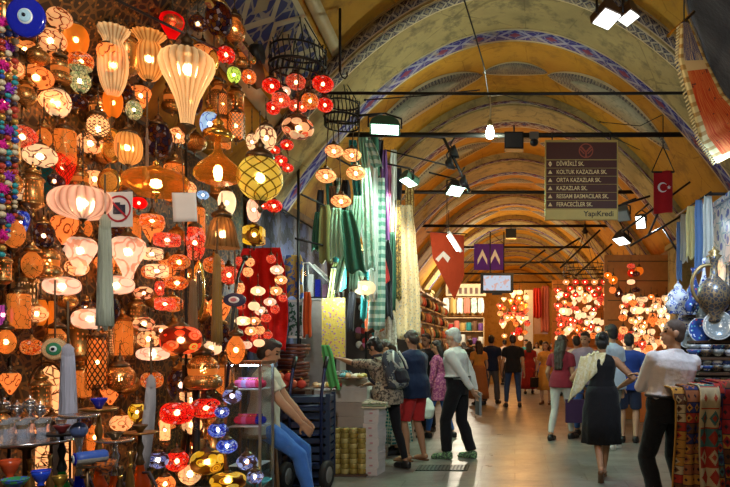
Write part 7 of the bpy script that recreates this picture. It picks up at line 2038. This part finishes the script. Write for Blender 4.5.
# 6 dark man behind
person('man with dark hair and dark jacket half hidden behind the man in navy', 428, 11.2, face=150, H=1.72, sk=SK_BRN, hair='short', top='shirt', topmat=C_BLACK, bottom='trousers', botmat=C_BLACK, shoemat=S_BLK, vox=.015)
# 7 to 9 walkers in the middle distance
person('woman in mustard top with a dark shoulder bag at the far left of the walkers', 479, 16.0, face=20, H=1.62, sex='f', sk=SK_FAIR, hair='bob', hmat=H_BRN, top='tee', topmat=C_ORNG, bottom='skirt', botmat=cloth('rust_skirt_cloth', (.35, .13, .04)), shoemat=S_BLK, vox=.016)
person('man in navy t-shirt and grey trousers walking away', 491, 16.2, face=-12, H=1.76, sk=SK_TAN, hair='short', feet={1: (.12, .18, .085), -1: (-.12, -.18, .085)}, top='tee', topmat=C_NAVY, bottom='trousers', botmat=C_GREY, shoemat=S_BLK, vox=.016, untuck=.05)
person('man in black t-shirt and blue jeans walking away beside the man in grey trousers', 513, 15.4, face=5, H=1.76, sk=SK_TAN, hair='short', hmat=H_BRN, feet={1: (.16, .02, .085), -1: (-.16, .05, .085)}, top='tee', topmat=C_BLACK, bottom='jeans', botmat=cloth('dark_blue_denim', (.03, .06, .14)), shoemat=S_BLK, vox=.016, untuck=.06)
r10, J10 = person('woman in mustard orange dress with red and black bags', 546, 16.2, face=165, H=1.60, sex='f', sk=SK_FAIR, hair='bob', hmat=H_BRN, top='tee', topmat=C_ORNG, bottom='dress', botmat=C_ORNG, shoemat=S_BRN, vox=.016)
# 11 woman in maroon top
r11, J11 = person('woman with long dark hair in maroon top and off-white jeans', 561, 10.2, face=-30, H=1.68, sex='f', sk=SK_TAN, hair='long', hmat=H_BRN, lean=3, feet={1: (.10, .17, .08), -1: (-.10, -.16, .08)},
    hands={1: (.22, .06, .78), -1: (-.25, .14, .86)}, top='tee', topmat=C_MAROON, bottom='jeans', botmat=C_OFFW, shoemat=S_BLK, vox=.0125, untuck=.03)
# 12 man in lilac gray shirt
r12, J12 = person('bearded man in lilac gray shirt and blue jeans facing the camera', 586, 10.7, face=150, H=1.74, sk=SK_TAN, hair='short', hmat=H_BLK, lean=2, head_pitch=6, feet={1: (.10, .12, .085), -1: (-.10, -.12, .085)},
    hands={1: (.28, .14, .82), -1: (-.27, .10, .82)}, top='shirt', topmat=C_LILAC, sl='half', bottom='jeans', botmat=C_JEAN, shoemat=S_BLK, vox=.0115, untuck=.05)
# 13 woman in black dress
r13, J13 = person('woman in sleeveless black dress with her dark hair pinned up, walking away barefoot in sandals', 602, 7.15, face=-8, H=1.62, sex='f', sk=SK_TAN, hair='bun', hmat=H_BLK, lean=3, head_pitch=8,
    pelvis=(0, 0, .93), feet={1: (.02, .10, .10), -1: (-.01, -.20, .16)}, toes={1: (0, 0), -1: (0, 48)}, hands={1: (.20, .16, 1.02), -1: (-.20, .20, 1.00)}, elbows={1: (1, -.5, -.3), -1: (-1, -.5, -.3)},
    top='vest', topmat=C_BLACK, bottom='dress', botmat=C_BLACK, shoemat=S_BRN, shoe='sandal', vox=.0105, hemz=.02)
# 14 man in camouflage shorts
person('man in pale shirt, camouflage shorts and white sneakers facing away', 614, 9.3, face=50, H=1.82, sk=SK_TAN, hair='short', head_yaw=12, feet={1: (.11, .03, .085), -1: (-.11, 0, .085)}, top='tee', topmat=C_PALEB, bottom='shorts', botmat=C_CAMO, shoemat=S_WHT, vox=.012, untuck=.06)
# 15 man in blue
person('man in royal blue t-shirt and dark shorts beyond the man in white', 629, 9.9, face=-10, H=1.70, sk=SK_FAIR, hair='short', head_pitch=8, hands={1: (.26, .16, .85), -1: (-.22, .2, .95)}, top='tee', topmat=C_ROYAL, bottom='shorts', botmat=cloth('dark_navy_shorts', (.03, .04, .08)), shoemat=S_BLK, vox=.012, untuck=.06)
# 16 big man leaning in white shirt
r16, J16 = person('balding man in pale beige shirt and black trousers with his arms folded', 674, 5.7, face=14, H=1.82, sk=SK_TAN, hair='bald', hmat=H_SHORT, lean=-2, slean=6, head_yaw=-78, head_pitch=-2,
    pelvis=(-.06, 0, .93), feet={1: (.12, .02, .085), -1: (-.14, .03, .085)}, hands={1: (-.12, .30, 1.20), -1: (-.08, .30, 1.22)}, elbows={1: (.5, .2, -1), -1: (-.45, .2, -1)},
    top='shirt', topmat=C_BEIGE, sl='rolled', bottom='trousers', botmat=C_BLACK, shoemat=S_BLK, vox=.0095, fat=1.12, belt=S_BLK)
# 17 seated man
r17, J17 = person('seated young man in light shirt and blue jeans beside the glass showcase', 263, 5.95, face=-78, H=1.74, sk=SK_TAN, hair='short', hmat=H_BLK, lean=4, head_pitch=16,
    pelvis=(0, 0, .80), feet={1: (.16, .44, .085), -1: (-.14, .38, .085)}, hands={1: (.15, .40, .72), -1: (-.13, .38, .74)}, elbows={1: (1, -.5, -.5), -1: (-1, -.5, -.5)},
    top='tee', topmat=cloth('pale_cream_tee', (.60, .56, .42)), bottom='jeans', botmat=C_JEANB, shoemat=S_BLK, vox=.0105, untuck=.04)
t = thing('stool', 'low wooden stool under the seated young man', 'stool', (r17.location.x, r17.location.y, 0), R(10))
obj('seat', B().lathe([(.17, .65), (.19, .66), (.19, .685), (.17, .70)], 24), plain('worn_stool_wood', (.22, .12, .05), .5), t)
for k in range(4):
    a = PI / 4 + k * PI / 2
    obj('leg', B().tube([(.12 * math.cos(a), .12 * math.sin(a), .65), (.17 * math.cos(a), .17 * math.sin(a), 0)], .017, 8), plain('worn_stool_wood', (.22, .12, .05), .5), t)

# distant walkers
def walker(label, px, d, face, top, bot, sex='m', H=1.7, hair='short', bottom='trousers', sk=SK_TAN, hmat=None):
    st = rnd.uniform(.06, .2)
    return person(label, px, d, face=face, H=H, sex=sex, sk=sk, hair=hair, hmat=hmat, feet={1: (.11, st, .085), -1: (-.11, -st, .085)}, top='tee', topmat=top, bottom=bottom, botmat=bot, shoemat=S_BLK, vox=.019, untuck=.05)
walker('distant man in white shirt behind the gray shirted man', 577, 12.6, 10, C_WHITE, C_GREY)
walker('distant woman in dark red dress between the man in black and the woman in orange', 529, 19.5, 0, C_DKRED, C_DKRED, 'f', 1.62, 'bob', 'skirt')
walker('distant man in teal shirt right of the man in black', 526, 22, 175, cloth('teal_cotton', (.05, .25, .25)), C_GREY)
walker('distant woman in pale top far down the passage', 537, 25, 170, C_OFFW, C_JEAN, 'f', 1.6, 'bob')
walker('distant man in white walking in the far centre of the passage', 541, 28, 0, C_WHITE, C_GREY)
walker('distant man in dark blue at the end of the passage', 531, 31, 180, C_NAVY, C_BLACK)
walker('distant man in tan shirt left of the far centre', 505, 24, 20, C_BEIGE, C_BLACK)
walker('distant woman in red by the far lamps', 553, 21, 180, C_DKRED, C_BLACK, 'f', 1.6, 'bob')
walker('distant man in grey at the far right of the crowd', 566, 19, 165, C_LILAC, C_GREY)
walker('distant person in black beyond the woman in mustard top', 471, 21, 60, C_BLACK, C_BLACK)
walker('distant woman in orange standing at the far textile shop', 464, 22.5, 20, C_ORNG, C_GREY, 'f', 1.6, 'bob')

# ---- carried things
def bag_box(name, label, cat, c, size, mat, rz, hl=.16, hmat=None):
    t = thing(name, label, cat, c, rz)
    w, dp, h = size
    b = B(); loft(b, [(Vector((0, 0, z)), Vector((a * w / 2, 0, 0)), Vector((0, e * dp / 2, 0))) for z, a, e in ((0, .96, 1.1), (h * .5, 1.02, 1.2), (h, 1, .7))], 4)
    bb = B().box((0, 0, h / 2), (w, dp, h)); bb.box((0, 0, h - .012), (w * 1.01, dp * 1.05, .02))
    obj('bag_body', bb, mat, t, False)
    for sd in (1, -1):
        obj('handle', B().tube([(-w * .22, sd * dp * .4, h), (-w * .2, sd * dp * .2, h + hl * .8), (0, 0, h + hl), (w * .2, sd * dp * .2, h + hl * .8), (w * .22, sd * dp * .4, h)], .007, 6), hmat or M_DARK, t)
    return t
hp = held(r11, J11, J11['arms'][1][2] + Vector((.02, .05, -.12)))
bag_box('shopping_bag', 'large dark purple paper shopping bag held by the woman in maroon', 'bag', hp + Vector((.0, -.08, -.40)), (.40, .12, .36), plain('dark_purple_card', (.035, .012, .05), .35), R(2), .10)
hp = held(r4, J4, J4['arms'][-1][2])
t = thing('plastic_bag', 'white plastic bag hanging beside the woman in magenta', 'bag', hp + Vector((-.02, -.04, -.44)))
b = B(); loft(b, [(Vector((0, 0, z)), Vector((w, 0, 0)), Vector((0, w * .6, 0))) for z, w in ((0, .06), (.03, .11), (.14, .135), (.26, .10), (.33, .035), (.37, .02))])
link('bag_body', remesh('bag_body', b, .012, 1, .012, 12, 4), plain('white_thin_plastic', (.72, .76, .70), .3), t)
obj('handle', B().tube([(-.03, 0, .34), (-.02, .01, .42), (0, .02, .45), (.02, .01, .42), (.03, 0, .34)], .008, 6), plain('white_thin_plastic', (.72, .76, .70), .3), t)
hp = held(r5, J5, J5['arms'][1][2])
t = thing('document_folder', 'grey folder held behind the back of the white haired man', 'folder', hp + Vector((.03, 0, -.32)), R(20))
obj('cover', B().box((0, 0, .16), (.03, .20, .30)), plain('grey_plastic_cover', (.22, .24, .24), .4), t, False)
obj('clasp', B().box((.018, 0, .24), (.006, .04, .03)), M_STEEL, t, False)
hp = held(r10, J10, J10['arms'][1][2])
bag_box('handbag', 'black handbag at the side of the woman in the orange dress', 'bag', hp + Vector((0, -.05, -.34)), (.28, .12, .24), S_BLK, R(30))
hp = held(r10, J10, J10['arms'][-1][2])
bag_box('handbag', 'small red handbag of the woman in the orange dress', 'bag', hp + Vector((0, -.05, -.16)), (.2, .09, .16), plain('red_leather', (.35, .02, .03), .4), R(-10))
# shawl over the shoulders of the woman in the black dress
s_ = J13['s']; ck = J13['chest']
t = thing('shawl', 'pale yellow shawl over the left shoulder of the woman in black', 'shawl', r13.location, r13.rotation_euler.z)
nk = J13['neck']; shl = J13['sh'][-1]; shr = J13['sh'][1]
def shawl(u, v):
    # u: from the right of the neck across the back to past the left shoulder; v: down the back
    p = nk.lerp(shl, min(1, u * 1.2)) + (shr - nk) * max(0, .35 - u) * .9
    out = Vector((-(max(0, u - .6)) * .18, 0, 0))
    q = p + out + Vector((-.10 * v * u - .05 * v, -.08 - .045 * math.sin(v * 2.2) - .012 * math.sin(u * 20 + v * 3), .055 - v * (.15 + .36 * u ** .8)))
    return q
obj('cloth', B().grid(shawl, 24, 16, .012), cloth('pale_yellow_shawl', (.62, .55, .30), (.70, .66, .45), 26, 'print'), t)
def shawl2(u, v):
    p = nk.lerp(shl, .25 + .8 * u)
    return p + Vector((-.04 * v, -.09 + .22 * v, .062 + .02 * math.sin(v * PI) - .10 * v * v - .012 * math.sin(u * 14)))
obj('shoulder_fold', B().grid(shawl2, 14, 10, -.012), cloth('pale_yellow_shawl', (.62, .55, .30)), t)
# ================================================================ camera, light, view
cam = bpy.data.cameras.new('camera'); co_ = bpy.data.objects.new('camera', cam); COL.objects.link(co_)
co_.location = (0, 0, EYE); co_.rotation_euler = (R(90), 0, 0)
cam.sensor_width = 36; cam.lens = F / 730 * 36
cam.shift_x = -(CX - 365) / 730; cam.shift_y = (CY - 243.5) / 730
cam.clip_start = .05; cam.clip_end = 200
SC.camera = co_
w = bpy.data.worlds.new('dim_bazaar_air'); SC.world = w; w.use_nodes = True
w.node_tree.nodes['Background'].inputs[0].default_value = (1, .75, .45, 1)
w.node_tree.nodes['Background'].inputs[1].default_value = .05

def lamp_light(name, loc, watts, col, r=.12, typ='POINT', target=None, size=.3, spot=None):
    l = bpy.data.lights.new(name, typ); l.energy = watts; l.color = col
    o = bpy.data.objects.new(name, l); COL.objects.link(o); o.location = loc
    if typ == 'POINT': l.shadow_soft_size = r
    if typ == 'AREA': l.size = size
    if typ == 'SPOT': l.spot_size = R(spot or 90); l.spot_blend = .6; l.shadow_soft_size = r
    if target is not None:
        o.rotation_euler = (Vector(target) - Vector(loc)).to_track_quat('-Z', 'Y').to_euler()
    return o
WARM = (1, .62, .25); AMB = (1, .46, .11); GRN = (.52, 1, .66); COOL = (.75, .88, 1)
# unseen fill lights added along the passage, with no fixtures
for d, wt in ((13.3, 60), (16.5, 75), (19.8, 90), (23.4, 90), (27, 100), (31, 120), (35, 90)):
    lamp_light('passage_fill_light', (.1, d, 3.5), wt, AMB if d > 12 else WARM, .5)
lamp_light('passage_fill_light', (-.3, 3.2, 3.9), 32, (1, .72, .38), .3)  # added fill over the near bay, no lamp hangs here
lamp_light('passage_fill_light', (.3, -2.2, 3.4), 38, (1, .80, .55), .3)  # unseen fill behind the camera, added to light the fronts
lamp_light('bare_bulb_light', (P(490, 130, 8.6) + Vector((0, 0, -.16))), 70, (.85, 1, .8), .06)
# halogen and fluorescent floods
lamp_light('flood_light', P(386, 131, 7.7) + Vector((.02, 0, -.1)), 120, (.70, 1, .80), typ='SPOT', target=(-1.6, 7.6, 0.4), spot=140, r=.1)
lamp_light('flood_light', P(409, 180, 9.2) + Vector((-.06, 0, -.16)), 110, (1, .95, .80), typ='SPOT', target=(-2.6, 9.5, 1.0), spot=120, r=.1)
lamp_light('flood_light', P(455, 192, 10.2) + Vector((.05, -.05, -.2)), 200, (.40, 1, .68), typ='SPOT', target=(0, 6.6, 0), spot=120, r=.1)
lamp_light('flood_light', P(607, 20, 5.5) + Vector((.08, .1, -.12)), 140, COOL, typ='SPOT', target=(2.2, 6.4, 1.6), spot=110, r=.1)
lamp_light('flood_light', P(640, 215, 9.5) + Vector((.1, 0, -.15)), 140, COOL, typ='SPOT', target=(2.6, 9, 2.0), spot=110, r=.1)
lamp_light('shop_light', (-2.3, 8.5, 2.3), 45, (.85, 1, .95), .12)
lamp_light('shop_light', (-2.6, 11.5, 2.9), 90, (1, .93, .75), .12)
lamp_light('shop_light', (-1.7, 21.5, 3.2), 260, (1, .9, .7), .12)
lamp_light('counter_fill_spot', (-1.4, 2.0, 3.0), 40, (.80, .88, 1), typ='SPOT', target=(-2.35, 3.5, .8), spot=55, r=.08)  # unseen spot added out of frame to brighten the counter goods
lamp_light('stall_fill_spot', (-.5, 1.0, 3.9), 330, (1, .95, .86), typ='SPOT', target=(-2.5, 4.2, 1.3), spot=95, r=.1)  # unseen front fill, added near the camera to brighten the stall
lamp_light('carpet_fill_spot', (.9, 2.2, 3.6), 120, (1, .86, .66), typ='SPOT', target=(1.75, 4.9, 3.3), spot=60, r=.1)  # unseen spot added to brighten the hanging carpet
lamp_light('rug_fill_spot', (.6, 1.8, 3.4), 50, (1, .84, .62), typ='SPOT', target=(1.8, 5.2, .9), spot=50, r=.1)  # unseen spot added to brighten the draped rugs
lamp_light('shop_light', (1.75, 5.2, 2.75), 75, (.5, .72, 1), .08)
SC.view_settings.view_transform = 'Standard'; SC.view_settings.look = 'None'
SC.view_settings.exposure = 0.12; SC.view_settings.gamma = 1.0
SC.view_settings.use_curve_mapping = False
SC.cycles.use_denoising = True
SC.cycles.max_bounces = 8; SC.cycles.transparent_max_bounces = 16
SC.cycles.sample_clamp_indirect = 6
